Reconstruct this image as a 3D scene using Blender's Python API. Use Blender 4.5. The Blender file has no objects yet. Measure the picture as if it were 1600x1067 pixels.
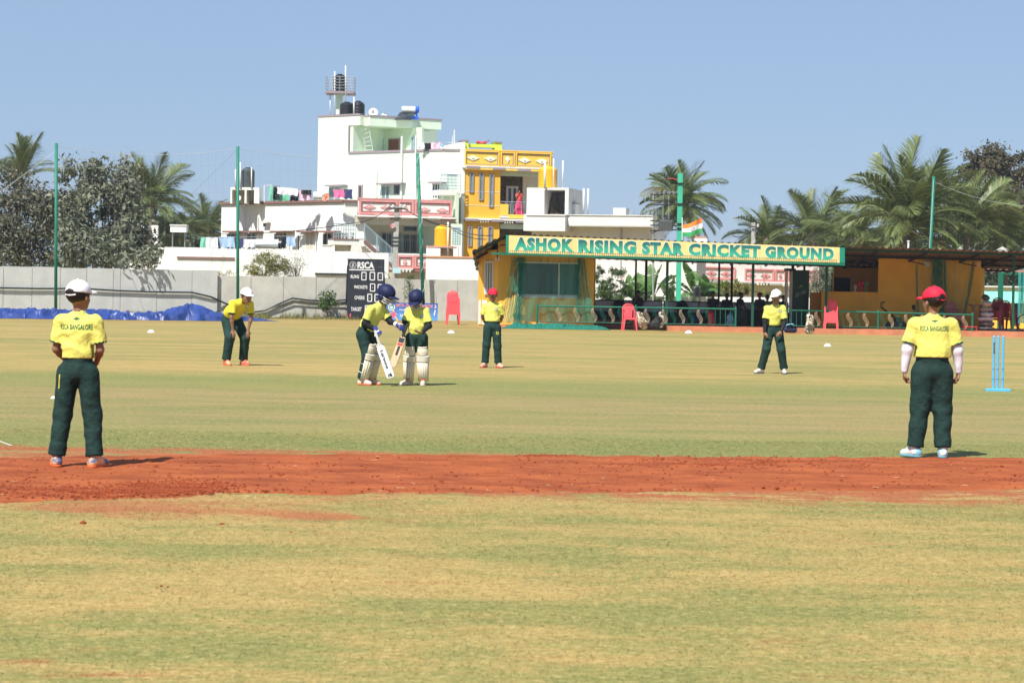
import bpy, math, random
import numpy as np
from mathutils import Vector, Matrix, Euler
from mathutils.bvhtree import BVHTree
from math import sin, cos, pi, radians

random.seed(7); np.random.seed(7)
S = bpy.context.scene
COL = S.collection

# ------------------------------------------------------------------ camera, world, sun, exposure
FP = 3600.0; HZ = 457.0; ROLL = radians(1.0); EYE = 1.25
cam = bpy.data.cameras.new('camera'); camo = bpy.data.objects.new('camera', cam); COL.objects.link(camo)
cam.sensor_width = 36.0; cam.lens = FP / 1600 * 36.0
cam.shift_y = -(533.5 - HZ) / 1600
cam.clip_start = 0.5; cam.clip_end = 3000
cam.dof.use_dof = True; cam.dof.focus_distance = 30.0; cam.dof.aperture_fstop = 9.0
camo.matrix_world = Matrix(((cos(ROLL), -sin(ROLL), 0, 0), (0, 0, -1, 0), (sin(ROLL), cos(ROLL), 0, EYE), (0, 0, 0, 1)))
S.camera = camo

SUN_EL = radians(52); SUN_DIR = Vector((-0.47, -0.88, 0)).normalized()      # horizontal direction towards the sun
world = bpy.data.worlds.new("World"); S.world = world; world.use_nodes = True
wn = world.node_tree; wn.nodes.clear()
wo = wn.nodes.new('ShaderNodeOutputWorld'); bg = wn.nodes.new('ShaderNodeBackground'); sk = wn.nodes.new('ShaderNodeTexSky')
sk.sky_type = 'NISHITA'; sk.sun_disc = False; sk.sun_elevation = SUN_EL
sk.sun_rotation = math.atan2(SUN_DIR.x, SUN_DIR.y)
sk.air_density = 1.0; sk.dust_density = 0.6; sk.ozone_density = 3.0; sk.altitude = 900
tint = wn.nodes.new('ShaderNodeMix'); tint.data_type = 'RGBA'; tint.blend_type = 'MULTIPLY'; tint.inputs[0].default_value = 1.0
tint.inputs[7].default_value = (0.88, 0.93, 1.05, 1)
wn.links.new(sk.outputs[0], tint.inputs[6])
hz_ = wn.nodes.new('ShaderNodeMix'); hz_.data_type = 'RGBA'; hz_.inputs[0].default_value = 0.7      # even summer haze over the whole sky
hz_.inputs[7].default_value = (3.0, 4.12, 5.95, 1); wn.links.new(tint.outputs[2], hz_.inputs[6]); wn.links.new(hz_.outputs[2], bg.inputs[0])
bg.inputs[1].default_value = 0.075
wn.links.new(bg.outputs[0], wo.inputs[0])
sun = bpy.data.lights.new('sun', 'SUN'); sun.energy = 4.6; sun.angle = radians(0.5); sun.color = (1.0, 0.955, 0.88)
suno = bpy.data.objects.new('sun', sun); COL.objects.link(suno)
sd = Vector((SUN_DIR.x * cos(SUN_EL), SUN_DIR.y * cos(SUN_EL), sin(SUN_EL)))
suno.rotation_euler = sd.to_track_quat('Z', 'Y').to_euler(); suno.location = (0, 0, 60)
S.view_settings.view_transform = 'Standard'; S.view_settings.look = 'None'
S.view_settings.gamma = 1; S.view_settings.use_curve_mapping = False
S.view_settings.exposure = 0.65
S.cycles.max_bounces = 6; S.cycles.transparent_max_bounces = 16; S.cycles.use_denoising = True

# ------------------------------------------------------------------ pixel <-> world
def ray(px, py):
    dx = (px - 800) / FP; dy = -(py - HZ) / FP
    return (dx * cos(ROLL) - dy * sin(ROLL), 1.0, dx * sin(ROLL) + dy * cos(ROLL))
def W(px, py, Y):
    r = ray(px, py); return Vector((r[0] * Y, Y, EYE + r[2] * Y))
def G(px, py, z=0.0):
    r = ray(px, py); Y = (z - EYE) / r[2]; return Vector((r[0] * Y, Y, z))
def hor(px): return HZ + (px - 800) * math.tan(ROLL)
def GX(px, Y, z=0.0):
    p = W(px, hor(px), Y); 
    p.x -= 0; p.z = z
    return p

# ------------------------------------------------------------------ materials
def nd(nt, t, **kw):
    n = nt.nodes.new(t)
    for k, v in kw.items(): setattr(n, k, v)
    return n
MATS = {}
def mat(name, col, rough=0.8, var=0.12, scale=3.0, bump=0.0, bscale=40.0, metal=0.0, spec=0.3, col2=None, stretch=(1, 1, 1), stain=0.0, trans=0.0, emit=None, contrast=(0.35, 0.65)):
    if name in MATS: return MATS[name]
    m = bpy.data.materials.new(name); m.use_nodes = True; nt = m.node_tree; b = nt.nodes['Principled BSDF']
    b.inputs['Roughness'].default_value = rough; b.inputs['Metallic'].default_value = metal
    b.inputs['Specular IOR Level'].default_value = spec
    if trans: b.inputs['Transmission Weight'].default_value = trans
    tc = nd(nt, 'ShaderNodeTexCoord'); mp = nd(nt, 'ShaderNodeMapping'); mp.inputs['Scale'].default_value = stretch
    nt.links.new(tc.outputs['Object'], mp.inputs[0])
    ns = nd(nt, 'ShaderNodeTexNoise'); ns.inputs['Scale'].default_value = scale; ns.inputs['Detail'].default_value = 6; ns.inputs['Roughness'].default_value = 0.6
    nt.links.new(mp.outputs[0], ns.inputs[0])
    rp = nd(nt, 'ShaderNodeValToRGB'); rp.color_ramp.elements[0].position = contrast[0]; rp.color_ramp.elements[1].position = contrast[1]
    c2 = col2 if col2 else tuple(c * (1 - var) for c in col)
    rp.color_ramp.elements[0].color = (*c2, 1); rp.color_ramp.elements[1].color = (*col, 1)
    nt.links.new(ns.outputs[0], rp.inputs[0]); out = rp.outputs[0]
    if stain > 0:      # rain streaks: noise stretched along z
        m2 = nd(nt, 'ShaderNodeMapping'); m2.inputs['Scale'].default_value = (1.7, 1.7, 0.22); nt.links.new(tc.outputs['Object'], m2.inputs[0])
        n2 = nd(nt, 'ShaderNodeTexNoise'); n2.inputs['Scale'].default_value = 1.6; n2.inputs['Detail'].default_value = 7; nt.links.new(m2.outputs[0], n2.inputs[0])
        r2 = nd(nt, 'ShaderNodeMapRange'); r2.inputs[1].default_value = 0.54; r2.inputs[2].default_value = 0.86; r2.inputs[3].default_value = 0; r2.inputs[4].default_value = stain
        nt.links.new(n2.outputs[0], r2.inputs[0])
        mx = nd(nt, 'ShaderNodeMix', data_type='RGBA'); nt.links.new(r2.outputs[0], mx.inputs[0]); nt.links.new(out, mx.inputs[6]); mx.inputs[7].default_value = (0.16, 0.15, 0.12, 1)
        out = mx.outputs[2]
    nt.links.new(out, b.inputs['Base Color'])
    if bump > 0:
        n3 = nd(nt, 'ShaderNodeTexNoise'); n3.inputs['Scale'].default_value = bscale; n3.inputs['Detail'].default_value = 5; nt.links.new(mp.outputs[0], n3.inputs[0])
        bp = nd(nt, 'ShaderNodeBump'); bp.inputs['Strength'].default_value = bump; bp.inputs['Distance'].default_value = 0.02
        nt.links.new(n3.outputs[0], bp.inputs['Height']); nt.links.new(bp.outputs[0], b.inputs['Normal'])
    MATS[name] = m; return m
def leafmat(name, cols, trans=0.25, rough=0.55):
    """foliage: colour varies per leaf (random per island), thin translucency"""
    if name in MATS: return MATS[name]
    m = bpy.data.materials.new(name); m.use_nodes = True; nt = m.node_tree; b = nt.nodes['Principled BSDF']
    g = nd(nt, 'ShaderNodeNewGeometry'); rp = nd(nt, 'ShaderNodeValToRGB')
    el = rp.color_ramp.elements
    while len(el) < len(cols): el.new(0.5)
    for i, c in enumerate(cols): el[i].position = i / (len(cols) - 1); el[i].color = (*c, 1)
    nt.links.new(g.outputs['Random Per Island'], rp.inputs[0])
    nt.links.new(rp.outputs[0], b.inputs['Base Color']); b.inputs['Roughness'].default_value = rough; b.inputs['Specular IOR Level'].default_value = 0.35
    tr = nd(nt, 'ShaderNodeBsdfTranslucent'); nt.links.new(rp.outputs[0], tr.inputs[0])
    mx = nd(nt, 'ShaderNodeMixShader'); mx.inputs[0].default_value = trans
    nt.links.new(b.outputs[0], mx.inputs[1]); nt.links.new(tr.outputs[0], mx.inputs[2]); nt.links.new(mx.outputs[0], nt.nodes['Material Output'].inputs[0])
    MATS[name] = m; return m
def netmat(name, col, dens, sc=1.0):
    """fine netting: diffuse threads over transparent gaps, as a woven grid too fine to model"""
    if name in MATS: return MATS[name]
    m = bpy.data.materials.new(name); m.use_nodes = True; nt = m.node_tree; b = nt.nodes['Principled BSDF']
    b.inputs['Base Color'].default_value = (*col, 1); b.inputs['Roughness'].default_value = 0.6
    tc = nd(nt, 'ShaderNodeTexCoord'); ns = nd(nt, 'ShaderNodeTexNoise'); ns.inputs['Scale'].default_value = 9 * sc
    mp = nd(nt, 'ShaderNodeMapping'); mp.inputs['Scale'].default_value = (1, 1, 0.12); nt.links.new(tc.outputs['Object'], mp.inputs[0]); nt.links.new(mp.outputs[0], ns.inputs[0])
    mr = nd(nt, 'ShaderNodeMapRange'); mr.inputs[1].default_value = .3; mr.inputs[2].default_value = .7; mr.inputs[3].default_value = dens * 0.45; mr.inputs[4].default_value = min(1, dens * 1.6)
    nt.links.new(ns.outputs[0], mr.inputs[0])
    tr = nd(nt, 'ShaderNodeBsdfTransparent'); mx = nd(nt, 'ShaderNodeMixShader')
    nt.links.new(mr.outputs[0], mx.inputs[0]); nt.links.new(tr.outputs[0], mx.inputs[1]); nt.links.new(b.outputs[0], mx.inputs[2]); nt.links.new(mx.outputs[0], nt.nodes['Material Output'].inputs[0])
    MATS[name] = m; return m

# ------------------------------------------------------------------ objects
ORG = {}
def linkme(o, mats):
    COL.objects.link(o)
    return o
def thing(name, label, cat, loc=(0, 0, 0), rotz=0.0, group=None, local=False, scale=1.0):
    o = bpy.data.objects.new(name, None); COL.objects.link(o); o.location = loc; o.rotation_euler = (0, 0, rotz); o.scale = (scale,) * 3
    o.empty_display_size = 0.1
    o['label'] = label; o['category'] = cat
    if group: o['group'] = group
    ORG[o.name] = Vector((0, 0, 0)) if local else Vector(loc)
    return o
def tag(o, label=None, cat=None, group=None, kind=None):
    if label: o['label'] = label
    if cat: o['category'] = cat
    if group: o['group'] = group
    if kind: o['kind'] = kind
    return o
def dup(root, loc, rotz=0.0, label=None, group=None, scale=None):
    r = root.copy(); COL.objects.link(r); r.location = loc; r.rotation_euler = (0, 0, rotz)
    if scale: r.scale = (scale,) * 3
    if label: r['label'] = label
    if group: r['group'] = group
    for ch in list(root.children):
        c = ch.copy(); COL.objects.link(c); c.parent = r
        for g in list(ch.children):
            d = g.copy(); COL.objects.link(d); d.parent = c
    return r
def mesh_obj(name, verts, faces, mats, parent=None, smooth=False, mi=None, label=None):
    org = ORG.get(parent.name, Vector((0, 0, 0))) if parent else Vector((0, 0, 0))
    v = np.array([tuple(p) for p in verts], dtype=np.float32).reshape(-1, 3) if not isinstance(verts, np.ndarray) else verts.astype(np.float32)
    v = v - np.array(org, dtype=np.float32)
    me = bpy.data.meshes.new(name)
    if isinstance(faces, np.ndarray):
        n = len(faces); k = faces.shape[1]
        me.vertices.add(len(v)); me.vertices.foreach_set('co', v.ravel())
        me.loops.add(n * k); me.loops.foreach_set('vertex_index', faces.astype(np.int32).ravel())
        me.polygons.add(n); me.polygons.foreach_set('loop_start', np.arange(0, n * k, k, dtype=np.int32))
        try: me.polygons.foreach_set('loop_total', np.full(n, k, dtype=np.int32))
        except Exception: pass
        me.update(calc_edges=True); me.validate()
    else:
        me.from_pydata(v.tolist(), [], [tuple(f) for f in faces]); me.update()
    if not isinstance(mats, (list, tuple)): mats = [mats]
    for m in mats: me.materials.append(m)
    if mi is not None: me.polygons.foreach_set('material_index', np.array(mi, dtype=np.int32))
    if smooth: me.polygons.foreach_set('use_smooth', np.ones(len(me.polygons), dtype=bool))
    o = bpy.data.objects.new(name, me); COL.objects.link(o)
    if parent: o.parent = parent; ORG[o.name] = org
    if label: o['label'] = label
    return o

class Fr:
    """vertical wall plane through two ground points; u along it, d behind it"""
    def __init__(s, A, B):
        s.A = Vector((A[0], A[1], 0)); s.B = Vector((B[0], B[1], 0)); s.L = (s.B - s.A).length
        s.u = (s.B - s.A).normalized(); s.n = Vector((-s.u.y, s.u.x, 0))
        if s.n.y < 0: s.n = -s.n
    def P(s, u, d, z): return s.A + s.u * u + s.n * d + Vector((0, 0, z))
    def hit(s, px, py, d=0.0):
        r = Vector(ray(px, py)); o = Vector((0, 0, EYE)); a = s.A + s.n * d
        t = (a - o).dot(s.n) / r.dot(s.n); p = o + r * t
        return (p - s.A).dot(s.u), p.z
def fr_px(pa, Ya, pb, Yb):
    return Fr(GX(pa, Ya), GX(pb, Yb))

class MB:
    def __init__(s): s.v = []; s.f = []; s.mi = []; s.m = 0
    def add(s, vs, fs):
        b = len(s.v); s.v.extend([tuple(p) for p in vs])
        for f in fs: s.f.append(tuple(i + b for i in f)); s.mi.append(s.m)
        return s
    def quad(s, a, b, c, d): return s.add([a, b, c, d], [(0, 1, 2, 3)])
    def hexa(s, p):   # 8 points: bottom 4 ccw, top 4
        return s.add(p, [(3, 2, 1, 0), (4, 5, 6, 7), (0, 1, 5, 4), (1, 2, 6, 5), (2, 3, 7, 6), (3, 0, 4, 7)])
    def box(s, x0, x1, y0, y1, z0, z1):
        return s.hexa([(x0, y0, z0), (x1, y0, z0), (x1, y1, z0), (x0, y1, z0), (x0, y0, z1), (x1, y0, z1), (x1, y1, z1), (x0, y1, z1)])
    def bbox(s, x0, x1, y0, y1, z0, z1, b=0.01):   # box with chamfered vertical + top edges
        P = lambda x0, x1, y0, y1, c: [(x0 + c, y0), (x1 - c, y0), (x1, y0 + c), (x1, y1 - c), (x1 - c, y1), (x0 + c, y1), (x0, y1 - c), (x0, y0 + c)]
        r0 = [(x, y, z0) for x, y in P(x0, x1, y0, y1, b)]; r1 = [(x, y, z1 - b) for x, y in P(x0, x1, y0, y1, b)]; r2 = [(x, y, z1) for x, y in P(x0 + b, x1 - b, y0 + b, y1 - b, b)]
        f = [tuple(range(7, -1, -1)), tuple(range(16, 24))]
        for k in (0, 8):
            for i in range(8): j = (i + 1) % 8; f.append((k + i, k + j, k + 8 + j, k + 8 + i))
        return s.add(r0 + r1 + r2, f)
    def fbox(s, fr, u0, u1, d0, d1, z0, z1):
        return s.hexa([fr.P(u0, d0, z0), fr.P(u1, d0, z0), fr.P(u1, d1, z0), fr.P(u0, d1, z0), fr.P(u0, d0, z1), fr.P(u1, d0, z1), fr.P(u1, d1, z1), fr.P(u0, d1, z1)])
    def pbox(s, fr, x0, y0, x1, y1, d0, d1):   # box whose front face covers a pixel rectangle on the wall
        xm = (x0 + x1) / 2; ym = (y0 + y1) / 2
        u0, _ = fr.hit(x0, ym, d0); u1, _ = fr.hit(x1, ym, d0); _, z1 = fr.hit(xm, y0, d0); _, z0 = fr.hit(xm, y1, d0)
        return s.fbox(fr, min(u0, u1), max(u0, u1), d0, d1, z0, z1)
    def prism(s, poly, z0, z1):
        n = len(poly); vs = [(p[0], p[1], z0) for p in poly] + [(p[0], p[1], z1) for p in poly]
        fs = [tuple(range(n - 1, -1, -1)), tuple(range(n, 2 * n))] + [(i, (i + 1) % n, n + (i + 1) % n, n + i) for i in range(n)]
        return s.add(vs, fs)
    def tube(s, pts, r, seg=6, cap=True):
        pts = [Vector(p) for p in pts]; n = len(pts)
        rs = r if isinstance(r, (list, tuple)) else [r] * n
        t0 = (pts[1] - pts[0]).normalized(); ref = Vector((0, 0, 1)) if abs(t0.z) < 0.9 else Vector((1, 0, 0))
        a = t0.cross(ref).normalized(); vs = []
        for i, p in enumerate(pts):
            t = (pts[min(i + 1, n - 1)] - pts[max(i - 1, 0)])
            t = t.normalized() if t.length > 1e-9 else t0
            a = (a - t * a.dot(t)); a = a.normalized() if a.length > 1e-6 else t.orthogonal().normalized()
            b = t.cross(a)
            for k in range(seg): th = 2 * pi * k / seg; vs.append(p + (a * cos(th) + b * sin(th)) * rs[i])
        fs = []
        for i in range(n - 1):
            for k in range(seg): k2 = (k + 1) % seg; fs.append((i * seg + k, i * seg + k2, (i + 1) * seg + k2, (i + 1) * seg + k))
        if cap: fs.append(tuple(range(seg - 1, -1, -1))); fs.append(tuple((n - 1) * seg + k for k in range(seg)))
        return s.add(vs, fs)
    def bar(s, a, b, w, h):    # rectangular bar
        a = Vector(a); b = Vector(b); t = (b - a).normalized(); ref = Vector((0, 0, 1)) if abs(t.z) < .95 else Vector((0, 1, 0))
        x = t.cross(ref).normalized() * w / 2; y = x.cross(t).normalized() * h / 2
        return s.hexa([a - x - y, a + x - y, b + x - y, b - x - y, a - x + y, a + x + y, b + x + y, b - x + y])
    def lathe(s, prof, c=(0, 0, 0), seg=16, axis='z', sy=1.0):
        vs = []; n = len(prof)
        for r, z in prof:
            for k in range(seg):
                th = 2 * pi * k / seg; x, y = r * cos(th), r * sin(th) * sy
                p = (x, y, z) if axis == 'z' else ((z, x, y) if axis == 'x' else (x, z, y))
                vs.append((c[0] + p[0], c[1] + p[1], c[2] + p[2]))
        fs = []
        for i in range(n - 1):
            for k in range(seg): k2 = (k + 1) % seg; fs.append((i * seg + k, i * seg + k2, (i + 1) * seg + k2, (i + 1) * seg + k))
        fs.append(tuple(range(seg - 1, -1, -1))); fs.append(tuple((n - 1) * seg + k for k in range(seg)))
        return s.add(vs, fs)
    def grid(s, fn, nu, nv):
        b = []; 
        for i in range(nu + 1):
            for j in range(nv + 1): b.append(fn(i / nu, j / nv))
        fs = [(i * (nv + 1) + j, (i + 1) * (nv + 1) + j, (i + 1) * (nv + 1) + j + 1, i * (nv + 1) + j + 1) for i in range(nu) for j in range(nv)]
        return s.add(b, fs)
    def xform(s, M):
        s.v = [tuple(M @ Vector(p)) for p in s.v]; return s
    def build(s, name, m, parent=None, smooth=False, label=None):
        return mesh_obj(name, s.v, s.f, m, parent, smooth, s.mi if isinstance(m, (list, tuple)) else None, label)

def textmesh(txt, size=1.0, offset=0.0, extrude=0.0, sx=1.0, align='CENTER', shear=0.0, spacing=1.0):
    c = bpy.data.curves.new('lettering', 'FONT'); c.body = txt; c.size = size; c.offset = offset; c.extrude = extrude
    c.align_x = align; c.align_y = 'CENTER'; c.shear = shear; c.resolution_u = 3; c.space_character = spacing
    o = bpy.data.objects.new('lettering', c); COL.objects.link(o)
    bpy.context.view_layer.update()
    me = bpy.data.meshes.new_from_object(o.evaluated_get(bpy.context.evaluated_depsgraph_get()))
    v = [(p.co.x * sx, p.co.y, p.co.z) for p in me.vertices]; f = [tuple(p.vertices) for p in me.polygons]
    bpy.data.objects.remove(o); bpy.data.curves.remove(c); bpy.data.meshes.remove(me)
    return v, f
def text_fit(txt, w, h, offset=0.0, extrude=0.001, **kw):
    """text scaled to exactly w x h, centred on 0"""
    v, f = textmesh(txt, 1.0, offset, 0.0, **kw)
    xs = [p[0] for p in v]; ys = [p[1] for p in v]
    cx = (min(xs) + max(xs)) / 2; cy = (min(ys) + max(ys)) / 2; kx = w / (max(xs) - min(xs)); ky = h / (max(ys) - min(ys))
    return [((p[0] - cx) * kx, (p[1] - cy) * ky, p[2]) for p in v], f
def put(mb, vf, o, u, v, n=None):
    o = Vector(o); u = Vector(u); v = Vector(v); n = Vector(n) if n is not None else u.cross(v)
    return mb.add([o + u * p[0] + v * p[1] + n * p[2] for p in vf[0]], vf[1])

# ------------------------------------------------------------------ signed distance modelling (numpy surface nets)
class SDF:
    """grid, filled shape by shape: every shape touches only the part of the grid round it"""
    def __init__(s, lo, hi, h):
        s.lo = np.array(lo, dtype=np.float32); s.h = h; s.n = np.ceil((np.array(hi) - s.lo) / h).astype(int) + 1
        s.D = np.full(s.n, 0.2, dtype=np.float32)
    def sl(s, lo, hi):
        a = np.clip(np.floor((np.array(lo) - s.lo) / s.h).astype(int), 0, s.n); b = np.clip(np.ceil((np.array(hi) - s.lo) / s.h).astype(int) + 1, 0, s.n)
        if (b <= a).any(): return None, None
        ax = [s.lo[i] + np.arange(a[i], b[i], dtype=np.float32) * s.h for i in range(3)]
        X, Y, Z = np.meshgrid(*ax, indexing='ij', sparse=True)
        return (slice(a[0], b[0]), slice(a[1], b[1]), slice(a[2], b[2])), (X, Y, Z)
    def comb(s, sl, d, k, op):
        o = s.D[sl]
        if op == 'u':
            if k > 0: hh = np.clip(0.5 + 0.5 * (o - d) / k, 0, 1); s.D[sl] = o * (1 - hh) + d * hh - k * hh * (1 - hh)
            else: s.D[sl] = np.minimum(o, d)
        else:
            s.D[sl] = np.maximum(o, -d) if k <= 0 else (lambda hh: o * (1 - hh) - d * hh + k * hh * (1 - hh))(np.clip(0.5 - 0.5 * (o + d) / k, 0, 1))
    def cone(s, a, b, ra, rb, k=0.02, flat=None, op='u'):
        """tapered capsule; flat=(direction, ratio) squashes it along a direction"""
        a = np.array(a, dtype=np.float32); b = np.array(b, dtype=np.float32); m = max(ra, rb) * (1.0 if not flat else max(1, flat[1])) + k + 3 * s.h
        sl, P = s.sl(np.minimum(a, b) - m, np.maximum(a, b) + m)
        if sl is None: return s
        X, Y, Z = P[0] - a[0], P[1] - a[1], P[2] - a[2]; ba = b - a
        f = 1.0
        if flat:
            n = np.array(flat[0], dtype=np.float32); n /= np.linalg.norm(n)
            q = (1 / flat[1] - 1) * (X * n[0] + Y * n[1] + Z * n[2]); X = X + q * n[0]; Y = Y + q * n[1]; Z = Z + q * n[2]
            ba = ba + (1 / flat[1] - 1) * ba.dot(n) * n
            f = min(1, flat[1])
        L = max(ba.dot(ba), 1e-9); t = np.clip((X * ba[0] + Y * ba[1] + Z * ba[2]) / L, 0, 1)
        d = (np.sqrt((X - t * ba[0]) ** 2 + (Y - t * ba[1]) ** 2 + (Z - t * ba[2]) ** 2) - (ra + (rb - ra) * t)) * f
        s.comb(sl, d, k, op); return s
    def ell(s, c, r, R=None, k=0.02, op='u'):
        c = np.array(c, dtype=np.float32); m = max(r) + k + 3 * s.h; sl, P = s.sl(c - m, c + m)
        if sl is None: return s
        X, Y, Z = P[0] - c[0], P[1] - c[1], P[2] - c[2]
        if R is not None:
            R = np.array(R.transposed() if hasattr(R, 'transposed') else R, dtype=np.float32)
            X, Y, Z = R[0, 0] * X + R[0, 1] * Y + R[0, 2] * Z, R[1, 0] * X + R[1, 1] * Y + R[1, 2] * Z, R[2, 0] * X + R[2, 1] * Y + R[2, 2] * Z
        q = np.sqrt((X / r[0]) ** 2 + (Y / r[1]) ** 2 + (Z / r[2]) ** 2); q2 = np.sqrt((X / r[0] ** 2) ** 2 + (Y / r[1] ** 2) ** 2 + (Z / r[2] ** 2) ** 2)
        d = q * (q - 1) / np.maximum(q2, 1e-6)
        s.comb(sl, d, k, op); return s
    def cut(s, p, n, lo=None, hi=None):
        """remove what lies on the side n of the plane through p (within the box)"""
        sl, P = s.sl(lo if lo is not None else s.lo, hi if hi is not None else s.lo + s.n * s.h)
        if sl is None: return s
        n = np.array(n, dtype=np.float32); n /= np.linalg.norm(n)
        d = (P[0] - p[0]) * n[0] + (P[1] - p[1]) * n[1] + (P[2] - p[2]) * n[2]
        s.D[sl] = np.maximum(s.D[sl], d); return s
    def wrinkle(s, amp, freq, seed=0, zs=1.0):
        rs = np.random.RandomState(seed); sl, (X, Y, Z) = s.sl(s.lo, s.lo + s.n * s.h)
        w = 0; 
        for i in range(3):
            a = rs.uniform(-1, 1, 3) * freq * (1 + 0.6 * i); b = rs.uniform(-1, 1, 3) * freq * 0.6; ph = rs.uniform(0, 6, 2)
            w = w + np.sin(X * a[0] + Y * a[1] + Z * a[2] * zs + ph[0] + 1.6 * np.sin(X * b[0] + Y * b[1] + Z * b[2] + ph[1])) / (1 + 0.5 * i)
        s.D = s.D + (amp * w).astype(np.float32)
        return s
    def folds(s, amp, freq, seed=0, zs=1.6):
        '''cloth folds: soft hollows with sharper ridges, running in a few slanted directions'''
        rs = np.random.RandomState(seed); sl, (X, Y, Z) = s.sl(s.lo, s.lo + s.n * s.h); w = 0
        for i in range(4):
            f = freq * (.7 + .35 * i); th = rs.uniform(-.9, .9); a = np.array([sin(th) * rs.choice([-1, 1]), rs.uniform(-.5, .5), cos(th) * zs * .6]) * f; b = rs.uniform(-1, 1, 3) * freq * .55; ph = rs.uniform(0, 6, 3)
            q = np.sin(X * b[0] + Y * b[1] + Z * b[2] + ph[1]); w = w + (np.abs(np.sin(X * a[0] + Y * a[1] + Z * a[2] + ph[0] + 1.5 * q)) - .62) * np.clip(.5 + .9 * np.sin(X * b[2] * 1.3 + Y * b[0] + Z * b[1] * 1.3 + ph[2]), 0, 1.2) / (1 + .35 * i)
        s.D = s.D + (amp * w).astype(np.float32)
        return s
    def mesh(s):
        D = s.D; D[0] = D[-1] = 0.2; D[:, 0] = D[:, -1] = 0.2; D[:, :, 0] = D[:, :, -1] = 0.2
        I = D < 0; n = np.array(D.shape) - 1
        cnt = np.zeros(n, dtype=np.int8)
        for i in (0, 1):
            for j in (0, 1):
                for k in (0, 1): cnt += I[i:n[0] + i, j:n[1] + j, k:n[2] + k]
        act = (cnt > 0) & (cnt < 8); cells = np.argwhere(act)
        if len(cells) == 0: return np.zeros((0, 3)), np.zeros((0, 4), int)
        idx = np.full(n, -1, dtype=np.int64); idx[act] = np.arange(len(cells))
        cv = np.zeros((len(cells), 8), dtype=np.float32); co = [(i, j, k) for i in (0, 1) for j in (0, 1) for k in (0, 1)]
        for q, c in enumerate(co): cv[:, q] = D[cells[:, 0] + c[0], cells[:, 1] + c[1], cells[:, 2] + c[2]]
        acc = np.zeros((len(cells), 3)); w = np.zeros(len(cells))
        for q in range(8):
            for ax in range(3):
                if co[q][ax] == 0:
                    c2 = list(co[q]); c2[ax] = 1; q2 = co.index(tuple(c2)); a = cv[:, q]; b = cv[:, q2]; x = (a < 0) != (b < 0)
                    t = np.where(x, a / np.where(np.abs(a - b) < 1e-9, 1e-9, a - b), 0); p = np.array(co[q], dtype=float)[None, :].repeat(len(cells), 0); p[:, ax] += t
                    acc += p * x[:, None]; w += x
        V = (cells + acc / w[:, None]) * s.h + s.lo
        F = []
        for ax in range(3):
            o1, o2 = [(1, 2), (2, 0), (0, 1)][ax]
            A = I; s0 = [slice(0, -1) if a == ax else slice(1, -1) for a in range(3)]; s1 = [slice(1, None) if a == ax else slice(1, -1) for a in range(3)]
            e0 = A[tuple(s0)]; e1 = A[tuple(s1)]
            for flip in (0, 1):
                m = (e0 & ~e1) if not flip else (~e0 & e1)
                E = np.argwhere(m)
                if len(E) == 0: continue
                off = np.array([0 if a == ax else 1 for a in range(3)]); E = E + off
                def ci(d1, d2):
                    q = E.copy(); q[:, o1] += d1; q[:, o2] += d2; return idx[q[:, 0], q[:, 1], q[:, 2]]
                quad = np.stack([ci(-1, -1), ci(0, -1), ci(0, 0), ci(-1, 0)], 1)
                F.append(quad if not flip else quad[:, ::-1])
        return V, np.concatenate(F)
    def build(s, name, m, parent, label=None, smooth_it=0):
        V, F = s.mesh()
        return mesh_obj(name, V.astype(np.float32), F, m, parent, True, label=label)
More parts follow.
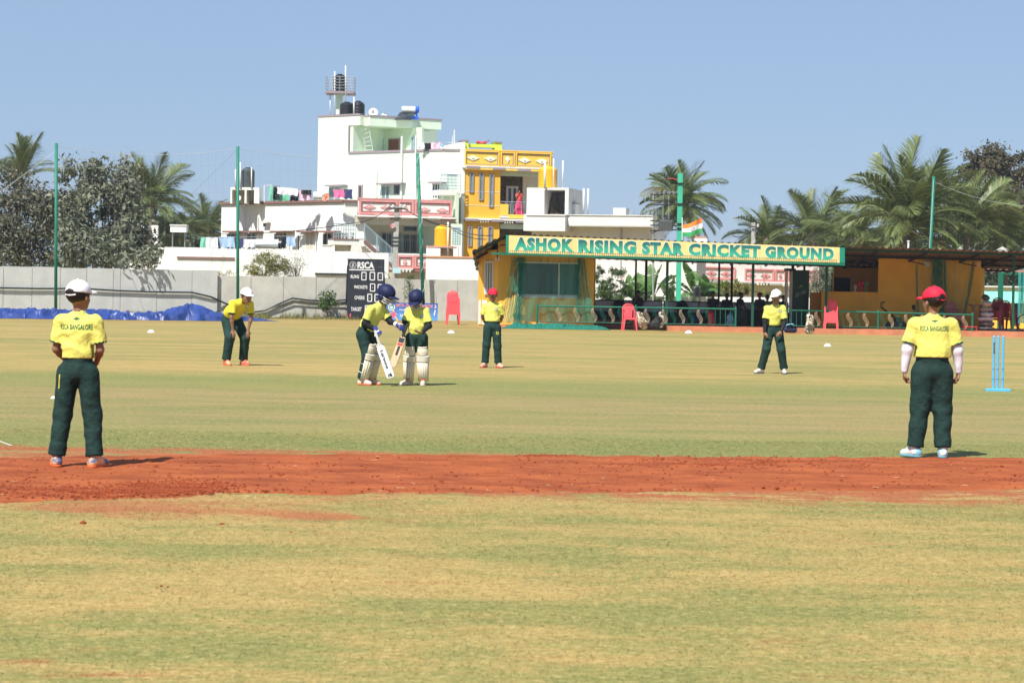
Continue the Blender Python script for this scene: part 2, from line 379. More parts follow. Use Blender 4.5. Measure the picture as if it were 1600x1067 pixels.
# ------------------------------------------------------------------ ground
def grass_material(name, blade=False):
    m = bpy.data.materials.new(name); m.use_nodes = True; nt = m.node_tree; b = nt.nodes['Principled BSDF']; L = nt.links.new
    g = nd(nt, 'ShaderNodeNewGeometry'); sp = nd(nt, 'ShaderNodeSeparateXYZ'); L(g.outputs['Position'], sp.inputs[0])
    def noise(scale, st=(1, 1, 1), det=6, rough=.6, off=(0, 0, 0)):
        mp = nd(nt, 'ShaderNodeMapping'); mp.inputs['Scale'].default_value = st; mp.inputs['Location'].default_value = off; L(g.outputs['Position'], mp.inputs[0])
        n = nd(nt, 'ShaderNodeTexNoise'); n.inputs['Scale'].default_value = scale; n.inputs['Detail'].default_value = det; n.inputs['Roughness'].default_value = rough; L(mp.outputs[0], n.inputs[0]); return n.outputs[0]
    def rng(x, a, b2, c=0.0, d=1.0):
        r = nd(nt, 'ShaderNodeMapRange'); r.interpolation_type = 'SMOOTHSTEP'; r.inputs[1].default_value = a; r.inputs[2].default_value = b2; r.inputs[3].default_value = c; r.inputs[4].default_value = d; L(x, r.inputs[0]); return r.outputs[0]
    def mth(op, a, b2):
        n = nd(nt, 'ShaderNodeMath', operation=op)
        for i, q in enumerate((a, b2)):
            if isinstance(q, (int, float)): n.inputs[i].default_value = q
            else: L(q, n.inputs[i])
        return n.outputs[0]
    def mix(f, a, b2):
        n = nd(nt, 'ShaderNodeMix', data_type='RGBA')
        if isinstance(f, (int, float)): n.inputs[0].default_value = f
        else: L(f, n.inputs[0])
        for k, q in ((6, a), (7, b2)):
            if isinstance(q, tuple): n.inputs[k].default_value = (*q, 1)
            else: L(q, n.inputs[k])
        return n.outputs[2]
    tan = (0.41, 0.29, 0.108); tan2 = (0.33, 0.235, 0.08); grn = (0.19, 0.205, 0.058); grn2 = (0.13, 0.16, 0.045); ora = (0.42, 0.245, 0.095); dry = (0.27, 0.20, 0.10); red = (0.34, 0.115, 0.048)
    big = noise(0.85, (0.5, 1.0, 1), 8, .66); fine = noise(7.0, (0.6, 1, 1), 7, .7, (3, 5, 0)); tiny = noise(45.0, (1, 0.5, 1), 3, .7); streak = noise(0.42, (0.22, .9, 1), 9, .72, (9, 2, 0))
    med = noise(3.2, (0.55, 1, 1), 8, .72, (13, 8, 2)); st2 = noise(1.6, (0.25, 1, 1), 8, .75, (2, 21, 5))
    base = mix(rng(fine, .35, .65), tan2, tan); base = mix(rng(med, .54, .68, 0, .55), base, ora)
    gcol = mix(rng(fine, .3, .7), grn2, grn)
    # foreground + outfield: green patches on dry grass
    sum1 = mth('ADD', mth('ADD', mth('MULTIPLY', big, 0.48), mth('MULTIPLY', fine, 0.22)), mth('MULTIPLY', med, .30))
    c = mix(rng(sum1, .44, .57, 0, .8), base, gcol)
    far = rng(sp.outputs[1], 27.0, 33.0)
    base2 = mix(rng(st2, .52, .64, 0, .6), base, ora)
    c2 = mix(rng(mth('ADD', mth('MULTIPLY', streak, .5), mth('MULTIPLY', st2, .5)), .43, .58, 0, .8), base2, gcol)
    c = mix(far, c, c2)
    # watered edge of the square just behind the soil, the worn square itself, then a green band
    yw = mth('ADD', sp.outputs[1], mth('MULTIPLY', mth('SUBTRACT', streak, 0.5), 5.0))
    band = mth('MULTIPLY', rng(yw, 16.9, 17.3), rng(yw, 19.0, 22.5, 1, 0)); c = mix(mth('MULTIPLY', band, .75), c, mix(rng(fine, .3, .7), (0.105, .15, .042), (0.17, .19, .06)))
    dband = mth('MULTIPLY', rng(yw, 19.5, 21.5), rng(yw, 27.5, 30.5, 1, 0)); c = mix(mth('MULTIPLY', dband, .75), c, mix(rng(mth('ADD', mth('MULTIPLY', streak, .5), mth('MULTIPLY', st2, .5)), .43, .57), (0.15, .165, .055), (0.265, .20, .09)))
    gband = mth('MULTIPLY', rng(yw, 27.5, 30.0), rng(yw, 31.5, 34.5, 1, 0)); c = mix(mth('MULTIPLY', gband, .75), c, gcol)
    grain = noise(26.0, (.8, 1, 1), 4, .75, (7, 3, 1)); c = mix(rng(grain, .5, .66, 0, .5), c, grn2); c = mix(rng(grain, .36, .50, .42, 0), c, (0.52, .40, .18))
    # red earth showing through: near the soil strip on its camera side, small bald spots, far worn line
    spot = noise(3.0, (0.5, 1.0, 1), 8, .74, (31, 7, 0))
    near = mth('MULTIPLY', rng(sp.outputs[1], 11.6, 13.6), rng(sp.outputs[1], 16.5, 17, 1, 0))
    left = rng(sp.outputs[0], -1.4, 0.4, 1.0, 0.0)
    nl = mth('ADD', mth('MULTIPLY', near, mth('ADD', 0.04, mth('MULTIPLY', left, 0.085))), 0.0)
    for px, py, rx, ry, a_ in ((300, 797, 1.15, .75, .17), (500, 806, .35, .3, .2), (150, 790, .6, .45, .14), (660, 812, .5, .35, .08), (1260, 838, .4, .3, .10), (1480, 772, .8, .3, .12), (40, 1033, .16, .12, .2), (200, 1052, .2, .1, .16), (95, 1056, .12, .08, .15), (640, 922, .2, .12, .05), (1180, 1000, .25, .12, .08)):
        q = G(px, py); ex = mth('DIVIDE', mth('SUBTRACT', sp.outputs[0], q.x), rx); ey = mth('DIVIDE', mth('SUBTRACT', sp.outputs[1], q.y), ry)
        nl = mth('ADD', nl, mth('MULTIPLY', rng(mth('ADD', mth('MULTIPLY', ex, ex), mth('MULTIPLY', ey, ey)), 0, 1, 1, 0), a_))
    c = mix(mth('MULTIPLY', rng(mth('ADD', mth('ADD', spot, nl), mth('ADD', mth('MULTIPLY', mth('SUBTRACT', grain, .5), .55), mth('MULTIPLY', mth('SUBTRACT', fine, .5), .3))), .56, .86), .8), c, red)
    edge = mth('MULTIPLY', rng(sp.outputs[1], 13.6, 14.4), rng(sp.outputs[1], 18.2, 17.6, 0, 1)); c = mix(mth('MULTIPLY', edge, rng(mth('ADD', spot, mth('MULTIPLY', edge, .1)), .5, .62)), c, red)
    farred = rng(sp.outputs[1], 70.0, 84.0); c = mix(mth('MULTIPLY', farred, rng(streak, .50, .60, 0, .6)), c, (0.36, .15, .06))
    rvar = rng(tiny, .3, .7, .86, 1.12)
    if blade:
        rv = nd(nt, 'ShaderNodeMapRange'); rv.inputs[3].default_value = .9; rv.inputs[4].default_value = 1.3; L(g.outputs['Random Per Island'], rv.inputs[0]); rvar = rv.outputs[0]
    hs = nd(nt, 'ShaderNodeHueSaturation'); L(rvar, hs.inputs['Value']); L(c, hs.inputs['Color']); L(hs.outputs[0], b.inputs['Base Color'])
    b.inputs['Roughness'].default_value = .85; b.inputs['Specular IOR Level'].default_value = .15
    if blade:
        cn = nd(nt, 'ShaderNodeCombineXYZ'); cn.inputs[0].default_value = -.1; cn.inputs[1].default_value = -.25; cn.inputs[2].default_value = 1; L(cn.outputs[0], b.inputs['Normal'])
    if not blade:
        bp = nd(nt, 'ShaderNodeBump'); bp.inputs['Strength'].default_value = .22; bp.inputs['Distance'].default_value = .03
        L(mth('ADD', tiny, mth('MULTIPLY', fine, 1.5)), bp.inputs['Height']); L(bp.outputs[0], b.inputs['Normal'])
    return m
M_GRASS = grass_material('dry_outfield_grass'); M_BLADE = grass_material('grass_blade', True)
M_SOIL = mat('red_soil', (0.385, 0.108, 0.038), .95, scale=3.4, col2=(0.23, 0.058, 0.024), bump=1.0, bscale=38, spec=.1, stretch=(.5, 1, 1))
M_EARTH = mat('brown_earth', (0.30, 0.2, 0.1), .95, scale=.4, col2=(0.16, 0.13, 0.06), spec=.1)

o = MB().grid(lambda a, b: (-60 + 120 * a, 4 + 112 * b, 0), 24, 24).build('cricket_field', M_GRASS); tag(o, kind='structure')
o = MB().box(-400, 400, -50, 880, -1.2, -0.03).build('surrounding_ground', M_EARTH); tag(o, kind='structure')

# red soil strip: edges traced in metres, a low uneven sheet whose rims sink under the grass
bk = [(0, 714), (200, 711), (400, 708), (640, 709), (850, 711), (1200, 713), (1600, 714)]
ft = [(0, 784), (160, 780), (330, 771), (640, 769), (1000, 767), (1350, 766), (1600, 763)]
def edge_fn(pts):
    P = [G(*p) for p in pts]; xs = [p.x for p in P]; ys = [p.y for p in P]
    return lambda x: float(np.interp(x, xs, ys)) + (0 if xs[0] < x < xs[-1] else 0)
eb, ef = edge_fn(bk), edge_fn(ft)
from mathutils import noise as mn
def soil_strip():
    nx, ny = 520, 90; mb = MB()
    def fn(a, b):
        x = -9 + 18 * a; y0 = ef(x) - .35; y1 = eb(x) + .3; y = y0 + (y1 - y0) * b
        e0 = ef(x) + .16 * mn.fractal(Vector((x * 2.2, 3, 0)), 1, 2, 4); e1 = eb(x) - .16 + .13 * mn.fractal(Vector((x * 3.0, 9, 0)), 1, 2, 4)
        ins = min(y - e0, e1 - y); rim = max(-1, min(1, ins / .10))
        z = .004 + rim * .008 + .009 * mn.fractal(Vector((x * 5, y * 7, 0)), 1, 2, 5) + .008 * max(0, mn.noise(Vector((x * 14, y * 18, 4))))
        return (x, y, min(z, .022) if ins > -.1 else -.02)
    mb.grid(fn, nx, ny)
    return mb.build('soil_strip', M_SOIL, smooth=True)
tag(soil_strip(), kind='structure')
def rock(mb, c, r, rs):
    vs = [(0, 0, 1), (0, 0, -.4)] + [(cos(t) * q, sin(t) * q, z) for z, q in ((.45, .85), (-.1, 1.0)) for t in [2 * pi * k / 6 for k in range(6)]]
    vs = [(c[0] + x * r * rs.uniform(.6, 1.3), c[1] + y * r * rs.uniform(.6, 1.3), c[2] + z * r * rs.uniform(.5, 1.0)) for x, y, z in vs]
    fs = []
    for k in range(6): k2 = (k + 1) % 6; fs += [(0, 2 + k, 2 + k2), (2 + k, 8 + k, 8 + k2, 2 + k2), (1, 8 + k2, 8 + k)]
    mb.add(vs, fs)
rs = np.random.RandomState(3); mb = MB()
def clodpos(px, py, sx, sy): return G(px + rs.normal() * sx, py + rs.normal() * sy)
for k in range(5200):
    r_ = rs.rand()
    if r_ < .35: p = clodpos(150, 771, 120, 5)
    elif r_ < .55: p = clodpos(280, 762, 45, 4)
    elif r_ < .68: p = clodpos(1150, 726, 90, 5)
    elif r_ < .72: p = clodpos(850, 714, 20, .6)
    else: p = G(rs.uniform(-60, 1660), rs.uniform(716, 772))
    if not (ef(p.x) - .1 < p.y < eb(p.x) - .12): continue
    rock(mb, (p.x, p.y, .012), rs.uniform(.004, .011) * (1.5 if rs.rand() < .15 else 1), rs)
for px, py, r in ((130, 818, .022), (347, 819, .016), (455, 832, .010), (1138, 640, .006), (252, 916, .010), (262, 917, .008), (246, 918, .007)): rock(mb, G(px, py), r, rs)
tag(mb.build('soil_clods', mat('clod_earth', (0.24, 0.055, 0.024), .95, scale=9, spec=.05)), kind='stuff')
mb = MB()
for px, py in ((55, 760), (75, 761), (92, 762), (300, 736), (325, 735), (580, 755), (584, 754), (1165, 720), (1210, 760), (458, 758), (640, 730)):
    for k in range(3): rock(mb, G(px + rs.normal() * 3, py + rs.normal() * .6), rs.uniform(.005, .012), rs)
for k in range(70):
    p = G(rs.uniform(0, 1600), rs.uniform(708, 786)); a = rs.uniform(0, pi); l = rs.uniform(.01, .05)
    mb.tube([p + Vector((0, 0, .02)), p + Vector((cos(a) * l, sin(a) * l, .022))], .0012, 3)
tag(mb.build('straw_and_pebbles', mat('straw', (0.62, 0.5, 0.33), .8)), kind='stuff')

def blades(name, n, y0, y1, h, w, seed, excl=True):
    rs = np.random.RandomState(seed)
    y = np.sqrt(rs.uniform(y0 ** 2, y1 ** 2, n)); x = rs.uniform(-1, 1, n) * (0.228 * y + .5)
    efv = np.interp(x, [G(*p).x for p in ft], [G(*p).y for p in ft]); ebv = np.interp(x, [G(*p).x for p in bk], [G(*p).y for p in bk])
    keep = (y < efv - .02 + .18 * rs.randn(n) * (rs.rand(n) < .5)) | (y > ebv + .02 + .05 * rs.randn(n)); x = x[keep]; y = y[keep]; n = len(x)
    a = rs.uniform(0, 2 * pi, n); lean = rs.uniform(.8, 2.6, n); hh = h * rs.uniform(.4, 1.2, n); ww = w * rs.uniform(.6, 1.3, n); b = rs.uniform(0, 2 * pi, n)
    V = np.zeros((n, 3, 3), dtype=np.float32)
    V[:, 0, 0] = x - np.cos(a) * ww; V[:, 0, 1] = y - np.sin(a) * ww; V[:, 1, 0] = x + np.cos(a) * ww; V[:, 1, 1] = y + np.sin(a) * ww
    V[:, 2, 0] = x + np.cos(b) * hh * lean; V[:, 2, 1] = y + np.sin(b) * hh * lean; V[:, 2, 2] = hh
    o = mesh_obj(name, V.reshape(-1, 3), np.arange(3 * n).reshape(-1, 3), M_BLADE); tag(o, kind='stuff')
blades('foreground_grass', 330000, 6.4, 17.0, .0055, .0017, 1)
blades('square_grass', 60000, 17.3, 20, .006, .0025, 2)
# painted crease lines (thin sheets), worn
M_LINE = mat('crease_paint', (0.62, 0.6, 0.5), .9, scale=25, col2=(0.33, .29, .15), contrast=(.42, .6))
def line(a, b, w):
    A = G(*a, .004); B = G(*b, .004); t = (B - A).normalized(); n = Vector((-t.y, t.x, 0)) * w / 2
    return MB().quad(A - n, B - n, B + n, A + n)
for a, b, w in (((1175, 604), (1640, 616), .03), ((1490, 617), (1640, 627), .03), ((1590, 599), (1680, 601), .03), ((-30, 678), (18, 696), .03)):
    tag(line(a, b, w).build('crease_line', M_LINE), kind='structure')
# ------------------------------------------------------------------ materials of the place
WHITE = mat('white_wall_paint', (0.80, 0.80, 0.74), .85, var=.07, scale=.8, stain=.22, bump=.15)
WHITE2 = mat('old_white_wall_paint', (0.74, 0.75, 0.72), .9, var=.12, scale=1.2, stain=.4, bump=.25)
PALEG = mat('pale_green_paint', (0.68, 0.78, 0.63), .85, var=.06, scale=.8, stain=.16)
PALEG2 = mat('soft_green_paint', (0.62, 0.73, 0.55), .85, var=.08, scale=.8)
YEL = mat('yellow_paint', (0.86, 0.56, 0.09), .8, var=.08, scale=.7, stain=.14)
YELO = mat('orange_yellow_paint', (0.84, 0.46, 0.05), .8, var=.08, scale=.7, stain=.12)
LIME = mat('lime_paint', (0.60, 0.80, 0.09), .7)
BROWNP = mat('brown_trim_paint', (0.23, 0.13, 0.11), .8)
MAUVE = mat('mauve_trim_paint', (0.30, 0.25, 0.27), .8)
PINK = mat('pink_trim_paint', (0.72, 0.33, 0.31), .8)
PINKD = mat('dark_pink_trim_paint', (0.42, 0.15, 0.14), .8)
BEIGE = mat('beige_paint', (0.62, 0.58, 0.44), .85, stain=.2)
GREYW = mat('grey_white_render', (0.67, 0.655, 0.62), .9, var=.07, scale=1.5, stain=.12, bump=.2)
GREYD = mat('grey_render', (0.42, 0.40, 0.37), .9, var=.12, scale=1.5, stain=.4)
CONC = mat('concrete_slab', (0.53, 0.52, 0.46), .95, var=.16, scale=1.8, stain=.18, bump=.5, bscale=18)
CONC2 = mat('pale_concrete_slab', (0.57, 0.58, 0.555), .95, var=.12, scale=1.5, stain=.12, bump=.5, bscale=18)
CONCP = mat('pole_concrete', (0.40, 0.39, 0.36), .9, var=.25, scale=4, bump=.4)
GLASS = mat('window_glass', (0.045, 0.06, 0.065), .12, var=.5, scale=2, spec=.6)
GLASST = mat('curtained_glass', (0.22, 0.36, 0.35), .25, var=.5, scale=5, spec=.5, stretch=(4, 4, .3))
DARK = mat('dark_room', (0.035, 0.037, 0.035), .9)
STONE = mat('dark_stone_cladding', (0.17, 0.15, 0.10), .8, col2=(0.05, .05, .035), scale=7, bump=.6)
WFRAME = mat('white_window_frame', (0.74, 0.74, 0.72), .5)
GFRAME = mat('grey_metal', (0.32, 0.35, 0.37), .45, metal=.3)
BLUEG = mat('blue_grey_railing_paint', (0.30, 0.42, 0.48), .5)
STEEL = mat('galvanised_steel', (0.5, 0.51, 0.5), .45, metal=.6)
PIPEW = mat('white_pipe', (0.75, 0.75, 0.72), .5)
BLACK = mat('black_plastic', (0.018, 0.02, 0.023), .38, spec=.5, var=.3)
TANKG = mat('faded_black_plastic', (0.07, 0.085, 0.09), .55, var=.3)
TANKY = mat('yellow_plastic', (0.85, 0.44, 0.02), .45, var=.1)
DOORB = mat('brown_door', (0.20, 0.07, 0.045), .6, var=.2, stretch=(6, 6, .5))
NETG = mat('green_pole_paint', (0.02, 0.20, 0.13), .5, var=.2, scale=4)
WIRE = mat('dark_wire', (0.03, 0.03, 0.03), .6)
WIREW = mat('pale_rope', (0.5, 0.52, 0.5), .7)
ROOFD = mat('roof_sheet', (0.30, 0.27, 0.25), .6, col2=(0.17, 0.12, 0.10), scale=1.2, metal=.1)

def window(root, fr, x0, y0, x1, y1, frame=WFRAME, glass=GLASS, nm=1, d=0.0, t=.045, bars=0, w=.05):
    ym = (y0 + y1) / 2; xm = (x0 + x1) / 2
    u0, _ = fr.hit(x0, ym, d); u1, _ = fr.hit(x1, ym, d); _, z1 = fr.hit(xm, y0, d); _, z0 = fr.hit(xm, y1, d)
    if u0 > u1: u0, u1 = u1, u0
    m = MB()
    m.fbox(fr, u0, u0 + w, d - t, d + .02, z0, z1); m.fbox(fr, u1 - w, u1, d - t, d + .02, z0, z1)
    m.fbox(fr, u0 + w, u1 - w, d - t, d + .02, z1 - w, z1); m.fbox(fr, u0 + w, u1 - w, d - t, d + .02, z0, z0 + w)
    for k in range(nm):
        u = u0 + (u1 - u0) * (k + 1) / (nm + 1); m.fbox(fr, u - w / 2, u + w / 2, d - t + .005, d + .02, z0 + w, z1 - w)
    f = m.build('window', frame, root)
    n = nm + 1
    for k in range(n):
        a = u0 + (u1 - u0) * k / n + w / 2; b = u0 + (u1 - u0) * (k + 1) / n - w / 2
        MB().fbox(fr, a, b, d - .012 - .004 * (k % 2), d + .01, z0 + w * .5, z1 - w * .5).build('pane', glass, f)
    if bars:
        g = MB()
        for k in range(bars): u = u0 + (u1 - u0) * (k + 1) / (bars + 1); g.fbox(fr, u - .008, u + .008, d - t - .02, d - t - .004, z0, z1)
        g.build('grille', frame, f)
    return f
def hood(root, fr, x0, x1, y, depth=.45, m=BROWNP, d=0.0, th=.09):
    u0, _ = fr.hit(x0, y, d - depth); u1, _ = fr.hit(x1, y, d - depth); _, z = fr.hit((x0 + x1) / 2, y, d - depth)
    return MB().fbox(fr, u0, u1, d - depth, d + .02, z - th / 2, z + th / 2).build('window_hood', m, root)
def diamond(mb, fr, cx, cy, rx, ry, d, t=.035):
    u, z = fr.hit(cx, cy, d); u2, _ = fr.hit(cx + rx, cy, d); _, z2 = fr.hit(cx, cy - ry, d); a = abs(u2 - u); b = z2 - z
    f = [fr.P(u - a, d - t, z), fr.P(u, d - t, z - b), fr.P(u + a, d - t, z), fr.P(u, d - t, z + b)]
    g = [fr.P(u - a, d + .01, z), fr.P(u, d + .01, z - b), fr.P(u + a, d + .01, z), fr.P(u, d + .01, z + b)]
    mb.add(f + g, [(0, 1, 2, 3), (4, 5, 1, 0), (5, 6, 2, 1), (6, 7, 3, 2), (7, 4, 0, 3)])
    return u, z, a, b
def framed_panel(root, fr, x0, y0, x1, y1, diamonds, fm, dm, km, d=0.0, w=.10, inner=None):
    """raised frame round a parapet panel, with diamond studs"""
    ym = (y0 + y1) / 2; xm = (x0 + x1) / 2
    u0, _ = fr.hit(x0, ym, d); u1, _ = fr.hit(x1, ym, d); _, z1 = fr.hit(xm, y0, d); _, z0 = fr.hit(xm, y1, d)
    def ring(m, u0, u1, z0, z1, w, t):
        m.fbox(fr, u0, u0 + w, d - t, d + .01, z0, z1); m.fbox(fr, u1 - w, u1, d - t, d + .01, z0, z1); m.fbox(fr, u0 + w, u1 - w, d - t, d + .01, z1 - w, z1); m.fbox(fr, u0 + w, u1 - w, d - t, d + .01, z0, z0 + w)
    m = MB(); ring(m, u0, u1, z0, z1, w, .07); p = m.build('panel_frame', fm, root)
    if inner: m = MB(); ring(m, u0 + w, u1 - w, z0 + w, z1 - w, w * .7, .04); m.build('inner_frame', inner, p)
    for (cx, cy, rx, ry) in diamonds:
        m = MB(); u, z, a, b = diamond(m, fr, cx, cy, rx, ry, d); q = m.build('diamond_ornament', dm, root)
        m = MB(); diamond(m, fr, cx, cy, rx * .18, ry * .3, d - .03); m.build('diamond_stud', km, q)
def dentils(root, fr, bars, trips, y, h, bm, wm, d=0.0):
    for x0, x1, yy in bars: MB().pbox(fr, x0, yy, x1, yy + h, d - .22, d + .02).build('cornice_bar', bm, root)
    for x0, x1, yy in trips:
        m = MB(); m.pbox(fr, x0, yy - 1.0, x1, yy + .8, d - .16, d + .02)
        for k in range(4):
            a = x0 + (x1 - x0) * (k / 4 + .0) ; m.pbox(fr, a + .2, yy + .8, a + (x1 - x0) * .12, yy + h + 1, d - .16, d + .02)
        m.build('dentil_block', wm, root)
def railing(root, fr, x0, x1, ytop, ybot, nb, m, d=0.0, horiz=0, r=.018, name='railing'):
    u0, z1 = fr.hit(x0, ytop, d); u1, _ = fr.hit(x1, ytop, d); _, z0 = fr.hit((x0 + x1) / 2, ybot, d); _, z1 = fr.hit((x0 + x1) / 2, ytop, d)
    mb = MB(); mb.tube([fr.P(u0, d, z1), fr.P(u1, d, z1)], r * 1.4, 6)
    for k in range(nb + 1): u = u0 + (u1 - u0) * k / nb; mb.tube([fr.P(u, d, z0), fr.P(u, d, z1)], r, 5)
    for k in range(horiz): z = z0 + (z1 - z0) * (k + .5) / horiz; mb.tube([fr.P(u0, d, z), fr.P(u1, d, z)], r * .8, 5)
    return mb.build(name, m, root)
def cyl_px(name, x0, y0, x1, y1, Y, m, label, cat, ribs=6, dome=True, lidm=None, group=None):
    a = W((x0 + x1) / 2, y1, Y); b = W((x0 + x1) / 2, y0, Y); r = (x1 - x0) / 2 * Y / FP; H = b.z - a.z
    t = thing(name, label, cat, (a.x, a.y + r, a.z), group=group, local=True)
    pr = [(r * .96, 0)]; n = ribs; top = H * (.80 if dome else .96)
    for k in range(n):
        z = top * k / n; z2 = top * (k + 1) / n; pr += [(r, z + (z2 - z) * .15), (r, z + (z2 - z) * .8), (r * .955, z2 - (z2 - z) * .05)]
    pr += [(r * .97, top + H * .02), (r * .72, H * .92), (r * .42, H * .955)]
    mb = MB().lathe(pr, seg=20); mb.build('tank_body', m, t, smooth=False)
    MB().lathe([(r * .40, H * .955), (r * .40, H * .99), (r * .2, H)], seg=14).build('tank_lid', lidm or m, t)
    return t
def dish(px, py, r_px, Y, m, label, face=(-.5, -.8, .35)):
    c = W(px, py, Y); r = r_px * Y / FP; n = Vector(face).normalized()
    t = thing('satellite_dish', label, 'satellite dish', c)
    a = n.orthogonal().normalized(); b = n.cross(a); mb = MB(); seg = 18; rings = 4; vs = [c - n * r * .22]
    for i in range(1, rings + 1):
        q = i / rings
        for k in range(seg): th = 2 * pi * k / seg; vs.append(c + (a * cos(th) + b * sin(th)) * r * q - n * r * .22 * (1 - q * q))
    fs = [(0, 1 + k, 1 + (k + 1) % seg) for k in range(seg)]
    for i in range(rings - 1): fs += [(1 + i * seg + k, 1 + i * seg + (k + 1) % seg, 1 + (i + 1) * seg + (k + 1) % seg, 1 + (i + 1) * seg + k) for k in range(seg)]
    mb.add(vs, fs); mb.build('reflector', m, t, smooth=True)
    f = c + n * r * .8
    MB().tube([c - n * r * .2 - Vector((0, 0, r * .9)), f], .012, 4).lathe([(.03, -.03), (.04, .04)], f, 8).build('feed_arm', GFRAME, t)
    MB().tube([c - n * .05, c - n * .15 - Vector((0, 0, r * 1.2))], .025, 6).build('mount', GFRAME, t)
    return t
def cloth_px(x0, y0, x1, y1, Y, m, label, cat='laundry', group='laundry on the lines', name='hanging_cloth', seed=0, sag=0.0, sl=0.0):
    rs = np.random.RandomState(seed); ph = rs.uniform(0, 6, 4); w = (x1 - x0) * Y / FP
    def fn(a, b):
        jag = (1.2 * sin(a * 9 + ph[0]) + .8 * sin(a * 17 + ph[1])) * b
        p = W(x0 + (x1 - x0) * a + .7 * sin(b * 4 + ph[2]), y0 + (y1 - y0) * b + sag * 4 * a * (1 - a) + sl * a + jag * (y1 - y0) * .05, Y)
        p.y += (.035 * sin(a * w * 22 + ph[0] + b * 1.5) + .03 * sin(a * w * 9 + ph[3])) * (0.3 + b); return p
    o = MB().grid(fn, max(8, int(w * 14)), 8).build(name, m, smooth=True)
    return tag(o, label, cat, group)
def clothmat(n, c, c2=None): return mat(n, c, .9, col2=c2, scale=4, var=.2)
def pole_px(name, xb, yb, xt, yt, Y, r, m, label, cat, group=None):
    a = W(xb, yb, Y); b = W(xt, yt, Y)
    return tag(MB().tube([a, b], r, 8).build(name, m, smooth=True), label, cat, group)
def wire(pts, r=.012, m=WIRE, label='thin wire', cat='wire', group=None, name='wire', sag=0.0):
    P = []
    for i in range(len(pts) - 1):
        A = W(*pts[i]); B = W(*pts[i + 1]); n = 12
        for k in range(n + (1 if i == len(pts) - 2 else 0)): t = k / n; p = A.lerp(B, t); p.z -= sag * 4 * t * (1 - t); P.append(p)
    return tag(MB().tube(P, r, 4).build(name, m), label, cat, group)

# ------------------------------------------------------------------ compound wall of cast slabs
CW1 = fr_px(-60, 90.0, 340, 95.0); CW2 = fr_px(340, 95.2, 748, 99)
t = thing('compound_wall', 'long grey concrete slab wall along the far edge of the field', 'wall', CW1.A)
def slabs(fr, xs, ztop, m, step=.004):
    for k in range(len(xs) - 1):
        u0, _ = fr.hit(xs[k], 460); u1, _ = fr.hit(xs[k + 1], 460); dz = .012 * ((k * 7) % 3 - 1)
        MB().fbox(fr, u0 + .012, u1 - .012, .004 * ((k * 5) % 3), .14, -.1, ztop + dz).build('wall_slab', m, t)
    u0, _ = fr.hit(xs[0], 460); u1, _ = fr.hit(xs[-1], 460); MB().fbox(fr, u0, u1, .03, .12, -.1, ztop - .03).build('wall_core', CONCP, t)
slabs(CW1, [-60, 5, 50, 94, 135, 177, 188, 245, 300, 340], 1.93, CONC2)
slabs(CW2, [340, 392, 443, 494, 541, 590, 632, 678, 715, 748], 1.745, CONC)
hp = [(-40, 450), (0, 450), (60, 451), (130, 451), (180, 454), (230, 456), (300, 457), (330, 464), (352, 474), (372, 482), (395, 488), (415, 485), (440, 473), (457, 466), (480, 469), (515, 471), (545, 468), (570, 471)]
def wall_pts(pts, off):
    P = []
    for x, y in pts:
        fr = CW1 if x < 340 else CW2; u, z = fr.hit(x, y, -off); P.append(fr.P(u, -off, max(z, .03)))
    return P
tag(MB().tube(wall_pts(hp, .07), .038, 6).build('hose', mat('black_hose', (.022, .028, .026), .5), smooth=True), 'thick black water hose slung along the grey slab wall', 'hose')
tag(MB().tube(wall_pts([(408, 487), (440, 476), (457, 470), (500, 473), (545, 474)], .12), .03, 6).build('hose', mat('grey_hose', (.1, .1, .09), .6), smooth=True), 'thinner grey hose drooping below the black one behind the bush', 'hose')

# ------------------------------------------------------------------ blue tarpaulin heaped along the wall
M_TARP = mat('blue_tarpaulin', (0.024, 0.058, 0.25), .42, col2=(0.014, 0.036, 0.17), scale=1.5, spec=.55)
def tarp():
    A = G(-60, 497); B = G(348, 502); C = G(436, 502); L1 = (B - A).length; L2 = (C - B).length; L = L1 + L2; T = (B - A).normalized(); N = Vector((-T.y, T.x, 0))
    def fn(a, b):
        s = a * L; p = A + T * s if s < L1 else B + (C - B).normalized() * (s - L1)
        fade = 1 if s < L1 else max(0.0, 1 - (s - L1) / L2)
        base = .19 + .06 * mn.noise(Vector((s * .6, 0, 5))) ; heap = .34 * math.exp(-((s - L1 + 1.0) / .75) ** 2)
        if s < L1 * .62: base += .06
        prof = sin(pi * min(1, b * 1.02)) ** .7; h = (base + heap) * prof * (fade ** .8)
        q = Vector((s * 1.1, b * 2.2, 0)); f1 = 1 - abs(mn.fractal(q * 1.7, 1, 2, 4)) * 2; f2 = 1 - abs(mn.noise(Vector((s * 4.5, b * 5 + s, 3)))) * 2
        h += (.10 * f1 + .07 * f2) * prof * fade
        return p + N * (b * (1.3 + .5 * heap) + .28 * mn.noise(Vector((s * 2.3, b * 3, 8)))) + T * .12 * mn.noise(Vector((s * 4, b * 6, 2))) + Vector((0, 0, max(.012, h)))
    o = MB().grid(fn, 210, 9).build('tarpaulin', M_TARP)
    return tag(o, 'crumpled blue tarpaulin lying along the foot of the grey wall', 'tarpaulin')
tarp()
o = MB()
rs = np.random.RandomState(5)
for k in range(90):
    u = rs.uniform(170, 345); p = GX(u + rs.normal() * 4, 91.5 + (u - 170) / 175 * 2, 0); rock(o, (p.x, p.y, .03 + abs(rs.normal()) * .12 * (1 if 175 < u < 215 else .4)), rs.uniform(.05, .14), rs)
tag(o.build('rubble', mat('rubble_earth', (.22, .16, .10), .95)), kind='stuff')

